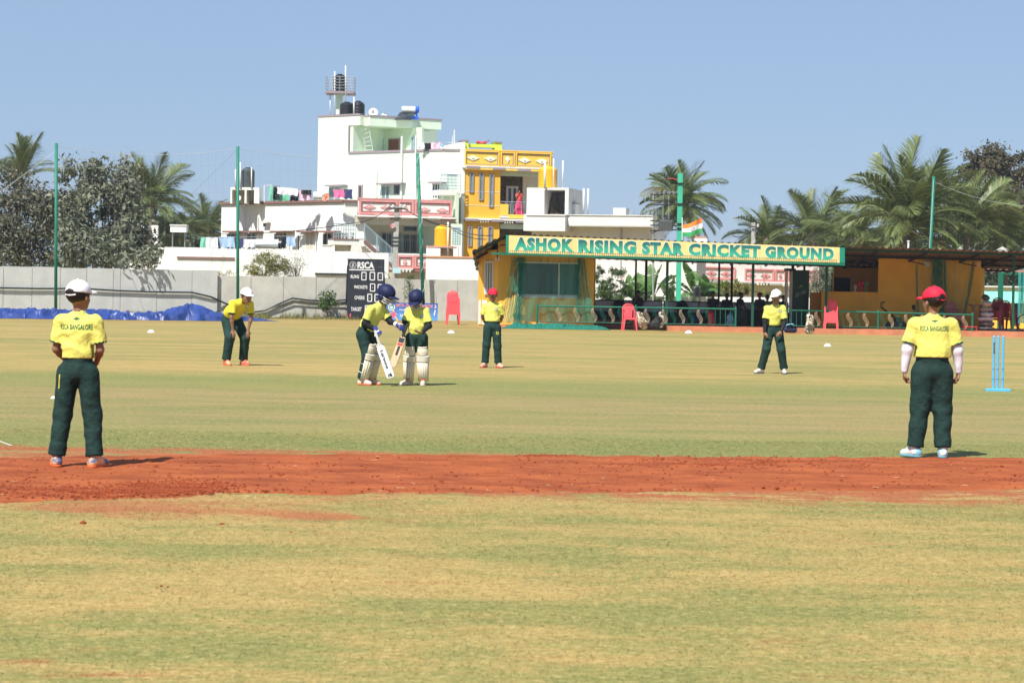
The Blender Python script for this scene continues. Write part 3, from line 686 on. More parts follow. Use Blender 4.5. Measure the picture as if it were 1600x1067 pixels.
# ------------------------------------------------------------------ inner white wall in front of the houses
YW = 112
IW = fr_px(236, YW, 608, YW - 1)
t = thing('garden_wall', 'weathered white garden wall below the long white house', 'wall', IW.A)
u, z1 = IW.hit(245, 386)
for xa, xb, yt in ((240, 330, 386.5), (330, 395, 389), (395, 480, 390), (480, 519, 391.5), (519, 560, 393), (560, 607, 395)):
    MB().pbox(IW, xa, yt, xb - .3, 470, 0, .2).build('wall_panel', WHITE2, t)
MB().pbox(IW, 276, 401.5, 366, 404, -.09, 0).build('ledge', BROWNP, t); MB().pbox(IW, 492, 427, 562, 430, -.12, 0).build('ledge', DARK, t)
RW = fr_px(664, 111, 750, 111)
t = thing('garden_wall', 'bright white wall with a thin orange coping behind the pink chairs', 'wall', RW.A)
MB().pbox(RW, 665, 402.5, 750, 470, 0, .2).build('wall_panel', WHITE, t); MB().pbox(RW, 665, 400.5, 750, 402.5, -.06, .26).build('coping', mat('orange_coping', (.6, .28, .15), .8), t)
t = thing('pillar_wall', 'white corner wall piece standing right of the dusty trees', 'wall', GX(230, 113))
F = fr_px(212, 113, 246, 113)
MB().pbox(F, 237, 352, 246, 392, 0, .4).build('pillar', WHITE, t); MB().pbox(F, 212, 352, 237, 356, 0, .4).build('lintel', WHITE, t); MB().pbox(F, 196, 388, 246, 440, .5, .7).build('back_wall', WHITE, t)
t = thing('roof_box', 'white rectangular box lying above the garden wall by the palms', 'box', GX(280, 113))
F = fr_px(266, 113, 292, 113); m = MB(); m.pbox(F, 266, 352.5, 291, 363, 0, .7); m.build('box_body', WHITE, t); MB().pbox(F, 265, 351, 292, 353, -.04, .75).build('box_lid', GREYW, t)
u0, z0 = F.hit(278, 363); MB().tube([F.P(u0 - .3, .3, 0), F.P(u0 - .3, .3, z0)], .03).tube([F.P(u0 + .3, .3, 0), F.P(u0 + .3, .3, z0)], .03).build('box_leg', STEEL, t)

# ------------------------------------------------------------------ long white house
LH = fr_px(344, 126, 535, 119.3); LS = Fr(LH.B, GX(562, 119.6))
house = thing('long_white_house', 'long low white house with brown roof edge and laundry on its roof', 'house', LH.A)
A, B, C = LH.A, LH.B, LS.B; D = GX(585, 128); E = GX(362, 137)
_, zt = LH.hit(440, 318)
MB().prism([A, B, C, D, E], -.5, zt).build('wall', WHITE, house)
m = MB(); m.fbox(LH, -.08, LH.L + .02, -.12, .3, zt, zt + .13); m.fbox(LS, -.02, LS.L, -.12, .3, zt, zt + .125); m.build('roof_edge', BROWNP, house)
MB().prism([A, B, C, D, E], zt - .02, zt + .03).build('roof', GREYD, house)
for a, b in ((347, 374), (379, 401), (421, 450), (463, 487), (497, 522)): hood(house, LH, a, b, 362, .5)
window(house, LH, 354, 364, 374, 392, nm=2); window(house, LH, 386, 364, 401, 392, nm=1); window(house, LH, 428, 364, 449, 386, nm=2, bars=3)
f = window(house, LH, 478, 362, 491, 392, nm=1, glass=BEIGE); window(house, LH, 504, 364, 520, 384, nm=1)
hood(house, LH, 408, 417, 347, .3, WHITE); MB().pbox(LH, 411, 349, 415, 354, -.01, .02).build('vent', DARK, house)
for x, ya, yb in ((382, 277, 392), (403, 337, 376), (494, 337, 392)):
    u, z1 = LH.hit(x, ya, -.1); _, z0 = LH.hit(x, yb, -.1); MB().tube([LH.P(u, -.1, z0), LH.P(u, -.1, z1)], .045 if x == 382 else .03, 8).build('pipe', PIPEW, house)
# balcony beside the stair
B1 = fr_px(521, 117.8, 570, 118.4)
MB().pbox(B1, 521, 375, 571, 383, 0, 1.0).build('balcony_slab', WHITE, house); MB().pbox(B1, 521, 373, 571, 375, -.04, .8).build('balcony_edge', BROWNP, house)
railing(house, B1, 522, 556, 350, 373, 9, BLUEG, horiz=4, name='balcony_railing')
MB().pbox(B1, 526, 383, 549, 395, .25, .6).build('balcony_niche', BEIGE, house); MB().pbox(B1, 549, 383, 592, 400, .0, .9).build('stair_base', WHITE, house)
for x in (526, 531, 536, 541, 551):
    c = W(x, 373.2, 118.3); tt = thing('flower_pot', {526: 'leftmost', 531: 'second', 536: 'middle', 541: 'fourth', 551: 'rightmost'}[x] + ' terracotta flower pot in the row on the narrow balcony', 'flower pot', c, group='flower pots on the narrow balcony')
    MB().lathe([(.05, 0), (.075, .13), (.07, .13)], c, 8).build('pot', mat('terracotta', (.35, .12, .06), .8), tt)
    mb = MB(); rs = np.random.RandomState(x)
    for k in range(24):
        d = Vector(rs.normal(size=3)); d.z = abs(d.z); d.normalize(); p = c + Vector((0, 0, .13)) + d * rs.uniform(.05, .2); s_ = d.cross(Vector((0, 0, 1))).normalized() * .03; mb.quad(p - s_, p + d * .05, p + s_, p - d * .05)
    mb.build('leaves', leafmat('pot_leaves', [(.04, .09, .03), (.1, .16, .05)]), tt)
# roof furniture
RS = fr_px(360, 123, 405, 123)
t = thing('tank_stand', 'white masonry tank stand on the left end of the long roof', 'tank stand', RS.P(0, 0, zt + .03))
MB().pbox(RS, 360, 293, 405, 297, 0, 1.4).build('slab', WHITE, t)
for a, b in ((360, 362.5), (382, 385), (397, 405)): MB().pbox(RS, a, 297, b, 318, 0, 1.4).build('pier', WHITE, t)
MB().pbox(RS, 362.5, 297, 397, 318, 1.2, 1.39).build('back_panel', BEIGE, t)
tkr = cyl_px('water_tank', 375, 261, 396.5, 293, 123.1, TANKG, 'grey black ribbed water tank on the white masonry stand', 'water tank')
for k, x in enumerate((368, 375.5, 393)): pole_px('iron_rod', x, 296, x, 262 - (k == 1) * 8 + (k == 0) * 3, 122.9, .03, PIPEW, 'thin white rod ' + ('left of', 'close against', 'in front of the right side of')[k] + ' the grey black roof tank', 'rod', 'rods round the grey black tank')
dish(373, 310, 4.5, 121.5, WHITE, 'small white dish fixed at the white tank stand')
t = thing('drying_frame', 'thin white pipe frame holding the left end of the roof laundry', 'frame', W(413, 316, 120))
MB().tube([W(413, 316, 120), W(413, 290, 120), W(424, 289.5, 120), W(424, 316, 120)], .03, 6).build('frame_pipe', PIPEW, t)
CG = clothmat('green_cloth', (.10, .42, .27), (.25, .6, .42)); CB = clothmat('black_cloth', (.02, .02, .025)); CWh = clothmat('white_cloth', (.8, .8, .8)); CPk = clothmat('pink_cloth', (.85, .18, .36)); CLp = clothmat('lilac_cloth', (.66, .48, .72)); CNv = clothmat('navy_cloth', (.05, .06, .15)); CLb = clothmat('light_blue_cloth', (.4, .55, .75)); CPp = clothmat('pale_pink_cloth', (.82, .55, .66))
g = 'laundry on the roof of the long house'; Yr = 119.8
cloth_px(420, 291, 426, 313, Yr, CG, 'narrow green cloth at the left end of the roof laundry line', group=g, seed=1)
cloth_px(425, 304, 452, 314, Yr + .4, CG, 'green striped cloth hanging low below the white sheet on the roof', group=g, seed=2)
cloth_px(426.5, 291, 437, 312, Yr + .2, CB, 'black cloth hanging between the green cloth and white sheet on the roof', group=g, seed=3)
cloth_px(433, 292, 465, 303, Yr - .1, CWh, 'wide white sheet on the roof laundry line', group=g, seed=4, sl=3)
cloth_px(454, 301, 467, 314, Yr + .2, CB, 'black garment right of the white sheet on the roof line', group=g, seed=5)
cloth_px(467, 297, 486, 313, Yr, CPp, 'pale pink cloth near the right end of the roof line', group=g, seed=6)
cloth_px(471, 297, 487, 304, Yr - .12, CB, 'small black cloth hung over the pale pink one on the roof', group=g, seed=7)
wire([(413, 290, Yr), (490, 297, Yr)], .008, WIREW, 'laundry line on the roof of the long white house', 'line', name='laundry_line', sag=.05)
t = thing('storage_drum', 'short white drum lying on the roof beside the orange dish', 'drum', W(496, 312, 119))
c = W(490, 306, 119); MB().lathe([(.18, 0), (.21, .04), (.21, .44), (.18, .48)], c, 14, axis='x').build('drum_body', WFRAME, t)
dish(509, 308, 6.8, 117.6, mat('orange_dish', (.62, .22, .13), .6), 'orange satellite dish on the roof below the tall house')
g = 'towels on the terrace line'
cloth_px(521, 297, 538, 309, 118.5, CPk, 'bright pink towel hanging on the terrace of the tall house', group=g, seed=8)
cloth_px(537.5, 296, 551, 311, 118.5, CNv, 'navy blue towel hanging beside the bright pink one', group=g, seed=9)
wire([(519, 296.5, 118.5), (556, 294, 118.5)], .008, WIREW, 'short laundry line holding the pink and navy towels', 'line', name='laundry_line')
# solar water heater drum + laundry at the inner wall
t = thing('solar_heater_drum', 'white horizontal water heater drum with a dark end behind the garden wall', 'water heater', W(420, 392, 113.5))
c = W(399, 381, 113.5); r = 7.5 * 113.5 / FP; L_ = 36 * 113.5 / FP
MB().lathe([(r * .8, 0), (r, .06), (r, L_), (r * .9, L_ + .02)], c, 20, axis='x').build('drum', mat('enamel_white', (.72, .75, .74), .3), t, smooth=False)
MB().lathe([(r * .98, L_ + .02), (r * 1.02, L_ + .16), (r * .8, L_ + .2)], c, 20, axis='x').build('end_cap', BLACK, t)
for q in (.2, .8): MB().tube([c + Vector((L_ * q, 0, -r)), c + Vector((L_ * q, .1, -r - .6))], .03).build('support', STEEL, t)
g = 'laundry behind the garden wall'
cloth_px(322, 371, 341, 388, 113, CWh, 'white shirt at the far left of the line behind the garden wall', group=g, seed=11)
cloth_px(313, 371, 322, 388, 113, CG, 'dark green cloth leftmost on the line behind the garden wall', group=g, seed=12)
cloth_px(343, 370, 366, 387, 113, CLb, 'pale lilac sheet on the line behind the garden wall', group=g, seed=13)
cloth_px(368, 373, 381, 388, 113, CNv, 'navy cloth behind the green net pole at the garden wall', group=g, seed=14)
cloth_px(380, 374, 399, 387, 112.8, CWh, 'white sheet between the navy cloth and the heater drum', group=g, seed=15)
cloth_px(448, 370, 462, 385, 113, CLb, 'pale blue shirt hung right of the heater drum', group=g, seed=16)
cloth_px(438, 368, 447, 388, 113.3, CB, 'dark clothes hung behind the end of the heater drum', group=g, seed=17)
wire([(310, 371, 113), (470, 368, 113)], .008, WIREW, 'laundry line above the garden wall', 'line', name='laundry_line', sag=.03)
t = thing('clothes_post', 'short black T shaped post above the garden wall', 'post', W(466, 400, 112.6))
MB().tube([W(466.5, 410, 112.6), W(466.5, 368, 112.6)], .035).build('post', BLACK, t); MB().bar(W(462, 368, 112.6), W(474, 367.4, 112.6), .05, .05).build('arm', WFRAME, t)

# ------------------------------------------------------------------ house with the pink framed balcony
PH = fr_px(560, 119, 706, 120.6)
house = thing('pink_trimmed_porch_house', 'two storey porch front with pink framed diamond panels and outside stair', 'house', PH.A)
MB().pbox(PH, 560, 312.5, 706, 338, 0, .15).build('parapet', WHITE, house)
m = MB(); m.pbox(PH, 559, 311, 706.5, 313, -.05, .2); m.pbox(PH, 559.5, 335.8, 706.5, 338, -.05, .2); m.build('parapet_band', PINK, house)
framed_panel(house, PH, 561, 312.8, 621, 335.4, [(577, 324, 10, 4), (604, 324.5, 10, 4)], PINK, PINK, WFRAME, inner=PINKD, d=-.002)
framed_panel(house, PH, 622, 313.6, 646, 336, [(634, 325.5, 3.4, 5.5)], PINK, PINK, WFRAME, inner=PINKD, d=-.002)
framed_panel(house, PH, 647.5, 314.6, 706, 338, [(663, 328, 9.5, 4), (691, 329, 9.5, 4)], PINK, PINK, WFRAME, inner=PINKD, d=-.002)
MB().pbox(PH, 560, 338, 712, 340.5, -.25, 2.6).build('ceiling_slab', WHITE, house)
dentils(house, PH, [(565, 586, 336), (610, 626, 337.5), (650, 668, 339), (691, 713, 341)], [(590, 607, 337), (629, 649, 338), (670, 690, 339.5)], 340, 3.5, PINKD, WHITE)
m = MB(); m.pbox(PH, 556, 340.5, 712, 352, .1, .35); m.build('beam', BEIGE, house)
MB().pbox(PH, 556, 340, 725, 440, 2.6, 2.8).build('back_wall', BEIGE, house)
MB().pbox(PH, 556, 340, 571, 375, .3, .7).build('pier', WHITE, house)
MB().pbox(PH, 711, 300, 716, 440, .1, 2.6).build('side_wall', PALEG2, house)
MB().pbox(PH, 556, 396, 712, 399, .2, 2.6).build('floor_slab', WHITE, house)
window(house, PH, 595, 364, 612, 398, nm=1, d=2.55, frame=GFRAME); window(house, PH, 611, 364, 628, 398, nm=0, d=2.54, frame=GFRAME, glass=GLASST)
window(house, PH, 629, 366, 652, 398, nm=1, d=2.55, frame=GFRAME, glass=GLASS, bars=5); window(house, PH, 653, 366, 660, 398, nm=0, d=2.55, frame=GFRAME, glass=GLASST)
window(house, PH, 630, 353, 652, 362, nm=0, d=2.55, frame=GFRAME); window(house, PH, 668, 368, 679, 398, nm=0, d=2.55, frame=GFRAME)
# lower balcony
MB().pbox(PH, 606, 400, 668, 420, -.2, -.05).build('lower_parapet', WHITE, house)
framed_panel(house, PH, 620, 399, 646.5, 420, [(632.5, 410, 3.6, 5.5)], PINK, PINK, WFRAME, inner=PINKD, d=-.2)
framed_panel(house, PH, 647, 399, 690, 420, [(662, 411, 9, 4)], PINK, PINK, WFRAME, inner=PINKD, d=-.2)
dentils(house, PH, [(608, 620, 420), (650, 664, 421.5)], [(623, 645, 421)], 421, 3, PINKD, WHITE, d=-.2)
MB().pbox(PH, 604, 426, 700, 460, .4, .6).build('lower_wall', BEIGE, house)
# outside stair with steel rails
SF = fr_px(566, 117.2, 616, 117.8)
u0, za = SF.hit(569, 373); u1, zb = SF.hit(613, 412)
n = 12; m = MB()
for k in range(n):
    a = u0 + (u1 - u0) * k / n; b = u0 + (u1 - u0) * (k + 1) / n; z = za + (zb - za) * (k + .5) / n; m.fbox(SF, a, b, 0, .9, z - .34, z)
m.build('stair', WHITE, house)
MB().bar(SF.P(u0, -.03, za - .12), SF.P(u1, -.03, zb - .12), .04, .16).build('stair_edge', BROWNP, house)
m = MB()
for q in (0.12, .27, .42, .57, .72): m.tube([SF.P(u0, -.03, za + q * .9), SF.P(u1, -.03, zb + q * .9)], .02, 5)
m.tube([SF.P(u0, -.03, za + .75), SF.P(u1, -.03, zb + .75)], .03, 6)
for q in (0, .45, .95):
    u = u0 + (u1 - u0) * q; z = za + (zb - za) * q; m.tube([SF.P(u, -.03, z - .1), SF.P(u, -.03, z + .76)], .04 if q == .45 else .025, 6)
m.build('stair_railing', BLUEG, house)

# ------------------------------------------------------------------ tall white-green house
TH = fr_px(493, 127.5, 690, 121.9); TS = Fr(TH.B, GX(722, 121.9))
house = thing('tall_white_house', 'tallest white and pale green house with tank tower on its roof', 'house', TH.A)
_, zp = TH.hit(545, 241); _, zp2 = TH.hit(690, 236); zp = (zp + zp2) / 2; _, ztop = TH.hit(530, 182)
A = TH.A; uL, _ = TH.hit(545, 241); Lc = TH.P(uL, 0, 0)
MB().prism([A, TH.B, TS.B, GX(728, 131), GX(505, 135)], -.5, zp).build('lower_wall', PALEG, house)
m = MB(); m.fbox(TH, uL, TH.L, -.05, .2, zp, zp + .12); m.fbox(TS, .0, TS.L, -.05, .2, zp, zp + .118); m.build('terrace_edge', MAUVE, house)
uR, _ = TH.hit(562.5, 200)
MB().fbox(TH, 0, uL, 0, 7.5, zp, ztop).build('stair_block', PALEG, house)
_, zo = TH.hit(553, 196)
MB().fbox(TH, uL, uR, 0, 1.8, zo, ztop).build('lintel_band', PALEG, house)
m = MB(); m.fbox(TH, -.03, uR, -.04, .25, ztop, ztop + .1); m.build('roof_edge', MAUVE, house)
MB().fbox(TH, uL - .05, uL + .05, -.04, .0, zp + .12, zo).build('corner_trim', MAUVE, house)
SL = fr_px(573.5, 125.3, 685, 127.6)
_, zs = SL.hit(630, 185.5); _, zs0 = SL.hit(630, 199.5)
MB().fbox(SL, 0, SL.L, 0, 3.2, zs0, zs).build('roof_slab', PALEG, house); MB().fbox(SL, -.02, SL.L + .03, -.04, 3.2, zs, zs + .09).build('roof_edge', MAUVE, house)
uA, _ = TH.hit(540, 215, 2.6); uB, _ = TH.hit(659, 215, 2.6)
MB().fbox(TH, uL, uB, 2.6, 2.8, zp, zs0 + .01).build('terrace_wall', PALEG2, house)
MB().fbox(TH, uL + .001, uL + .25, .05, 2.6, zp, zo).build('terrace_side_wall', PALEG, house)
window(house, TH, 575, 217, 594, 240, nm=1, d=2.55, frame=GFRAME, w=.07); window(house, TH, 595, 217, 599, 240, nm=0, d=2.56, frame=BLUEG, glass=GLASST)
window(house, TH, 607, 217, 625, 240, nm=0, d=2.57, frame=MAUVE, glass=DOORB); window(house, TH, 643, 214, 651, 240, nm=1, d=2.57, frame=BLUEG, glass=GLASST)
for x0, x1, y in ((507, 535, 290), (587, 626, 287), (668, 690, 285.3)): hood(house, TH, x0, x1, y, .45, MAUVE)
window(house, TH, 513, 292, 533, 314, nm=1, glass=GLASST); window(house, TH, 560, 289, 567, 312, nm=0, frame=MAUVE, w=.09, glass=DARK, t=.06)
window(house, TH, 596, 290, 610, 313, nm=1, glass=GLASST); window(house, TH, 616, 289, 625, 304, nm=0, frame=MAUVE); window(house, TH, 676, 287, 688, 311, nm=2, frame=WFRAME)
for x, ya, yb, rr in ((628, 213, 316, .06), (650, 212, 316, .045), (588, 264, 316, .025)):
    u, z1 = TH.hit(x, ya, -.12); _, z0 = TH.hit(x, yb, -.12); MB().tube([TH.P(u, -.12, z0), TH.P(u, -.12, z1)], rr, 8).build('pipe', PIPEW, house)
BF = fr_px(689, 120.6, 721, 121)
MB().pbox(BF, 688, 297, 721, 305, 0, 1.3).build('balcony_slab', WHITE, house)
railing(house, BF, 689, 720, 273, 297, 3, BLUEG, horiz=5, r=.02, name='balcony_railing'); railing(house, BF, 701, 714, 274, 297, 6, BLUEG, d=.02, name='railing_panel')
# ladder from roof
t = thing('ladder', 'thin white ladder leaning from the terrace to the roof tanks', 'ladder', TH.P(uR, -.2, zp))
a0 = TH.P(TH.hit(571, 238, .8)[0], .8, TH.hit(571, 238, .8)[1]); a1 = TH.P(TH.hit(563, 190, .1)[0], .1, ztop - .1); b0 = TH.P(TH.hit(583, 238, .8)[0], .8, TH.hit(583, 238, .8)[1]); b1 = TH.P(TH.hit(572, 183, .1)[0], .1, ztop + .2)
MB().tube([a0, a1], .022, 5).build('rail', WFRAME, t); MB().tube([b0, b1], .022, 5).build('rail', WFRAME, t)
for k in range(9): q = (k + .5) / 9; MB().tube([a0.lerp(a1, q), b0.lerp(b1, q)], .014, 4).build('rung', WFRAME, t)
# tank tower
Yt = 129.5
F = fr_px(508, Yt, 553, Yt)
t = thing('tank_tower', 'slim pale green tower with railed platform above the tall house', 'tank tower', W(530, 184, Yt))
MB().pbox(F, 525, 146, 535, 190, .6, 1.0).build('column', PALEG, t); MB().pbox(F, 508, 142.5, 553, 146, 0, 1.6).build('platform', MAUVE, t)
m = MB(); _, zb_ = F.hit(530, 142.5); _, zt_ = F.hit(530, 120); uu0, _ = F.hit(509, 130); uu1, _ = F.hit(552.5, 130)
for d_ in (.05, 1.55):
    for k in range(5): m.tube([F.P(uu0, d_, zb_ + (zt_ - zb_) * (k + 1) / 5), F.P(uu1, d_, zb_ + (zt_ - zb_) * (k + 1) / 5)], .014, 5)
    for k in range(5): u = uu0 + (uu1 - uu0) * k / 4; m.tube([F.P(u, d_, zb_), F.P(u, d_, zt_)], .018, 5)
for u in (uu0, uu1):
    for k in range(5): z = zb_ + (zt_ - zb_) * (k + 1) / 5; m.tube([F.P(u, .05, z), F.P(u, 1.55, z)], .014, 5)
m.build('platform_railing', GFRAME, t)
cyl_px('water_tank', 520, 115, 540, 142.3, Yt + .35, BLACK, 'small black tank on the railed tower platform', 'water tank', group='black tanks of the tall house')
cyl_px('water_tank', 530, 158.5, 552, 183, Yt - 1.8, BLACK, 'left black tank of the pair at the foot of the tower', 'water tank', group='black tanks of the tall house')
cyl_px('water_tank', 549, 157, 569, 190, Yt - 2.4, BLACK, 'right, lower standing black tank of the pair by the tower', 'water tank', group='black tanks of the tall house')
for x, ya, yb, Y in ((523, 112, 182, Yt + .1), (540, 103, 163, Yt + .1), (516, 146, 182, Yt + .3), (553, 152, 182, Yt - 3)):
    pole_px('service_pipe', x, yb, x, ya, Y, .035, PIPEW, {523: 'thin white pipe crossing the small tank on the tower', 540: 'tallest thin white pipe at the right of the tank tower', 516: 'thin white pipe under the left of the tower platform', 553: 'thick white pipe before the pair of black tanks'}[x], 'pipe', 'pipes of the tank tower')
dish(583, 175.5, 7.2, 126, WFRAME, 'round white dish on the roof right of the black tanks', face=(.1, -.9, .3))
dish(600, 180.5, 4.5, 127, GREYW, 'small grey dish low behind the roof edge', face=(.3, -.6, .7))
t = thing('solar_heater', 'rooftop solar water heater with white drum, blue end and dark tubes', 'solar heater', W(640, 186, 126.8))
c = W(628, 171.5, 126.8); r = 5.2 * 126.8 / FP; L_ = 21 * 126.8 / FP; BLU = mat('blue_end', (.03, .12, .6), .4)
MB().lathe([(r, 0), (r, L_), (r * .9, L_ + .01)], c, 16, axis='x').build('drum', mat('enamel_white', (.7, .7, .7), .3), t)
MB().lathe([(r * 1.05, L_ + .01), (r * 1.05, L_ + .16), (r * .8, L_ + .2)], c, 16, axis='x').build('end_cap', BLU, t)
a = W(619, 185, 125.9); b = W(648, 177, 126.7); m = MB()
for k in range(12): q = k / 11; p0 = W(617 + 24 * q, 187.5, 125.9); p1 = W(626 + 24 * q, 176, 126.8); m.tube([p0, p1], .03, 5)
m.build('collector_tubes', GLASS, t)
m = MB(); m.bar(W(650, 177, 126.8), W(653, 187, 126.8), .1, .1); m.bar(W(640, 184, 126.6), W(653, 185, 126.6), .1, .18); m.bar(W(634, 177, 127.0), W(640, 187, 127.0), .06, .06); m.build('stand', BLU, t)
g = 'laundry on the terrace of the tall house'
for i, (a, b, c_, mm, lb) in enumerate(((653, 663, 223, CWh, 'white clothes leftmost on the upper terrace line'), (663.5, 674, 224, CB, 'black garment on the upper terrace line'), (674, 688, 223, CPp, 'pale pink cloth on the upper terrace line'), (688, 694.5, 225, CLb, 'light blue cloth rightmost on the upper terrace line'))):
    cloth_px(a, c_, b, c_ + 10 - (i == 3) * 5, 122.4, mm, lb, group=g, seed=20 + i)
wire([(650, 222, 122.4), (712, 223, 122.4)], .008, WIREW, 'laundry line on the terrace of the tall house', 'line', name='laundry_line')
t = thing('antenna', 'thin television antenna on the terrace left of the yellow house', 'antenna', W(710, 236, 123))
m = MB(); m.tube([W(710, 236, 123), W(710, 203, 123)], .035, 6); m.tube([W(699, 223, 123), W(712, 223, 123)], .02, 4); m.tube([W(707, 212, 123), W(707, 226, 123)], .02, 4); m.build('mast', PIPEW, t)

# ------------------------------------------------------------------ yellow house
YH = fr_px(720, 121.6, 861, 123)
house = thing('yellow_house', 'yellow three storey house with white diamond panels on its parapet', 'house', YH.A)
def zat(fr, px, py, d=0): return fr.hit(px, py, d)[1]
def uat(fr, px, py=300, d=0): return fr.hit(px, py, d)[0]
u1 = uat(YH, 725.5); u2 = uat(YH, 781.5); u3 = uat(YH, 845); zP = zat(YH, 790, 237); zq = zat(YH, 790, 263)
MB().fbox(YH, uat(YH, 720.5), u1, -.06, 7, -.5, zat(YH, 722, 222)).build('party_wall', WHITE, house)
MB().fbox(YH, u1, u2, 0, 7, -.5, zq).build('wall', YELO, house)
u4 = uat(YH, 861.5)
MB().fbox(YH, u1, u4, -.12, .1, zq, zP).build('parapet', YEL, house)
MB().fbox(YH, u1, u4, .1, 7, zq, zq + .15).build('roof', GREYD, house)
m = MB(); m.fbox(YH, u1, u4 + .03, -.16, .12, zP, zP + .06); m.fbox(YH, u1, u4, -.2, 3, zq - .14, zq); m.build('parapet_moulding', YEL, house)
framed_panel(house, YH, 726, 236, 780, 259.5, [(739, 247.2, 9.5, 4.2), (766, 248.5, 9.5, 4.2)], YEL, WHITE, LIME, inner=MAUVE, d=-.125, w=.06)
framed_panel(house, YH, 782, 238, 804, 260.5, [(793, 249.5, 3.5, 5.5)], YEL, WHITE, LIME, inner=MAUVE, d=-.125, w=.06)
framed_panel(house, YH, 805.5, 239, 861, 262.5, [(819.5, 251, 9.5, 4.2), (846, 252.5, 9.5, 4.2)], YEL, WHITE, LIME, inner=MAUVE, d=-.125, w=.06)
MB().pbox(YH, 723, 260.5, 845, 264, -.2, .05).build('cornice', WHITE, house)
dentils(house, YH, [(729, 750, 260), (770, 790, 262), (809, 829, 264.5)], [(752, 767, 261.5), (792, 807, 263), (829, 842, 265.5)], 262, 3.5, MAUVE, WHITE)
dentils(house, YH, [(727, 748, 342), (768, 787, 343.5), (806, 821, 345)], [(750, 766, 343), (788, 804, 344.5)], 343, 3.5, MAUVE, WHITE)
MB().pbox(YH, 721, 341.5, 822, 344.5, -.2, .05).build('floor_band', WHITE, house)
for x0, y0, x1, y1 in ((733, 270.5, 740, 301), (748.3, 271, 755.3, 313), (764, 272, 771, 324), (731, 353, 737.3, 385), (746, 353.5, 753, 387), (762, 354, 769, 386)):
    window(house, YH, x0, y0, x1, y1, nm=0, frame=MAUVE, w=.06, t=.07, glass=GLASST)
for y in (299.5, 321): MB().pbox(YH, 722, y, 781, y + .7, -.015, .02).build('groove_line', WHITE, house)
# balcony recess, upper and lower
MB().fbox(YH, u2, u3, .2, .5, zat(YH, 812, 275.5), zq - .14).build('balcony_lintel', PALEG2, house)
MB().fbox(YH, u2, u3 + .3, 2.4, 2.6, 1.0, zq).build('balcony_back_wall', STONE, house)
MB().fbox(YH, uat(YH, 817, 300, 2.2), u3 + .6, 2.2, 2.39, zat(YH, 830, 345), zq - .1).build('white_back_wall', WHITE, house)
MB().fbox(YH, u2, u3, .0, 2.4, zat(YH, 812, 341), zat(YH, 812, 337)).build('balcony_floor', WHITE, house)
window(house, YH, 790.5, 291, 809.5, 322, nm=1, d=2.35, frame=WFRAME, w=.12)
MB().pbox(YH, 781.5, 319, 794.5, 337, -.02, .15).build('balcony_parapet', YEL, house)
MB().pbox(YH, 794.5, 335.5, 822, 341.5, -.02, .15).build('balcony_kerb', YEL, house)
MB().pbox(YH, 781.5, 350, 822, 358, .1, .35).build('lower_lintel', PALEG2, house)
railing(house, YH, 782, 823, 316, 336.5, 5, GFRAME, d=.06, r=.02, name='balcony_railing')
MB().pbox(YH, 795.5, 321, 803, 335, .09, .1).build('glass_panel', mat('tinted_balustrade_glass', (.12, .17, .16), .1, spec=.6), house)
c = W(827.5, 273.5, 123); o = MB()
for k in range(10):
    th = 2 * pi * k / 10; rr = .06 if k % 2 else .09; o.tube([c, c + Vector((cos(th) * rr, -.05, sin(th) * rr))], .035, 4)
tag(o.build('star_lantern', mat('dark_red_paper', (.15, .01, .02), .6)), 'small dark red star lantern under the yellow balcony ceiling', 'lantern')
# lime rooftop beam
m = MB(); m.pbox(YH, 724.5, 221, 732, 234, .1, .7); m.pbox(YH, 774, 223.5, 784, 236, .1, .7); m.pbox(YH, 732, 225.5, 774, 230.5, .2, .6); m.build('roof_beam', LIME, house)
m = MB(); m.pbox(YH, 721, 219, 733, 221, .05, .8); m.pbox(YH, 773, 221.3, 785, 223.5, .05, .8); m.build('beam_cap', MAUVE, house)
t = thing('roof_bundle', 'red cloth bundle lying on the lime roof beam', 'bundle', W(752, 225, 122.9))
c0 = W(744, 223.5, 122.6); mb = MB()
mb.grid(lambda a, b: c0 + Vector((a * .55, .12 * sin(2 * pi * b), .09 * cos(2 * pi * b) + .03 * sin(a * 9))), 10, 8); mb.build('red_cloth', clothmat('red_cloth', (.5, .07, .1)), t)
MB().tube([W(756, 224, 122.6), W(765, 219.5, 122.6)], .02, 5).build('stick', WIRE, t)

# ------------------------------------------------------------------ grey white flat roofed house
GH = fr_px(815, 106, 1022, 104.5)
house = thing('grey_white_house', 'flat roofed grey white house with open box room behind the sign', 'house', GH.A)
MB().pbox(GH, 818, 335, 883, 361, -.9, 3).build('corner_block', GREYW, house)
m = MB(); m.pbox(GH, 823, 293.5, 850.5, 336, -.6, 2.6); m.build('box_room_wall', GREYW, house)
z0 = zat(GH, 860, 335.5, -.6); z1 = zat(GH, 860, 293.5, -.6); ua = uat(GH, 850.5, 310, -.6); ub = uat(GH, 888.5, 310, -.6)
MB().fbox(GH, ua, ub, -.6, 2.6, z1 - .1, z1).build('box_room_roof', GREYW, house)
MB().fbox(GH, ub - .17, ub, -.6, 2.6, z0, z1 - .1).build('box_room_side', GREYW, house); MB().fbox(GH, ua, ub - .17, 2.4, 2.6, z0, z1 - .1).build('box_room_back', GREYW, house)
MB().pbox(GH, 822, 335.3, 883, 337, -.95, 2.6).build('box_room_floor', GREYW, house)
m = MB(); zb = z0
for (a, b, c_, d_) in ((853, 300, 866, 335), (858, 305, 870, 335), (864, 303, 861, 335), (855, 318, 874, 334)): m.bar(W(c_, d_, 105.8), W(a, b, 106.5), .09, .05)
for k in range(5): m.lathe([(.12, 0), (.14, .1), (.05, .22)], W(854 + 4 * k, 334.5, 106 + .2 * k), 8)
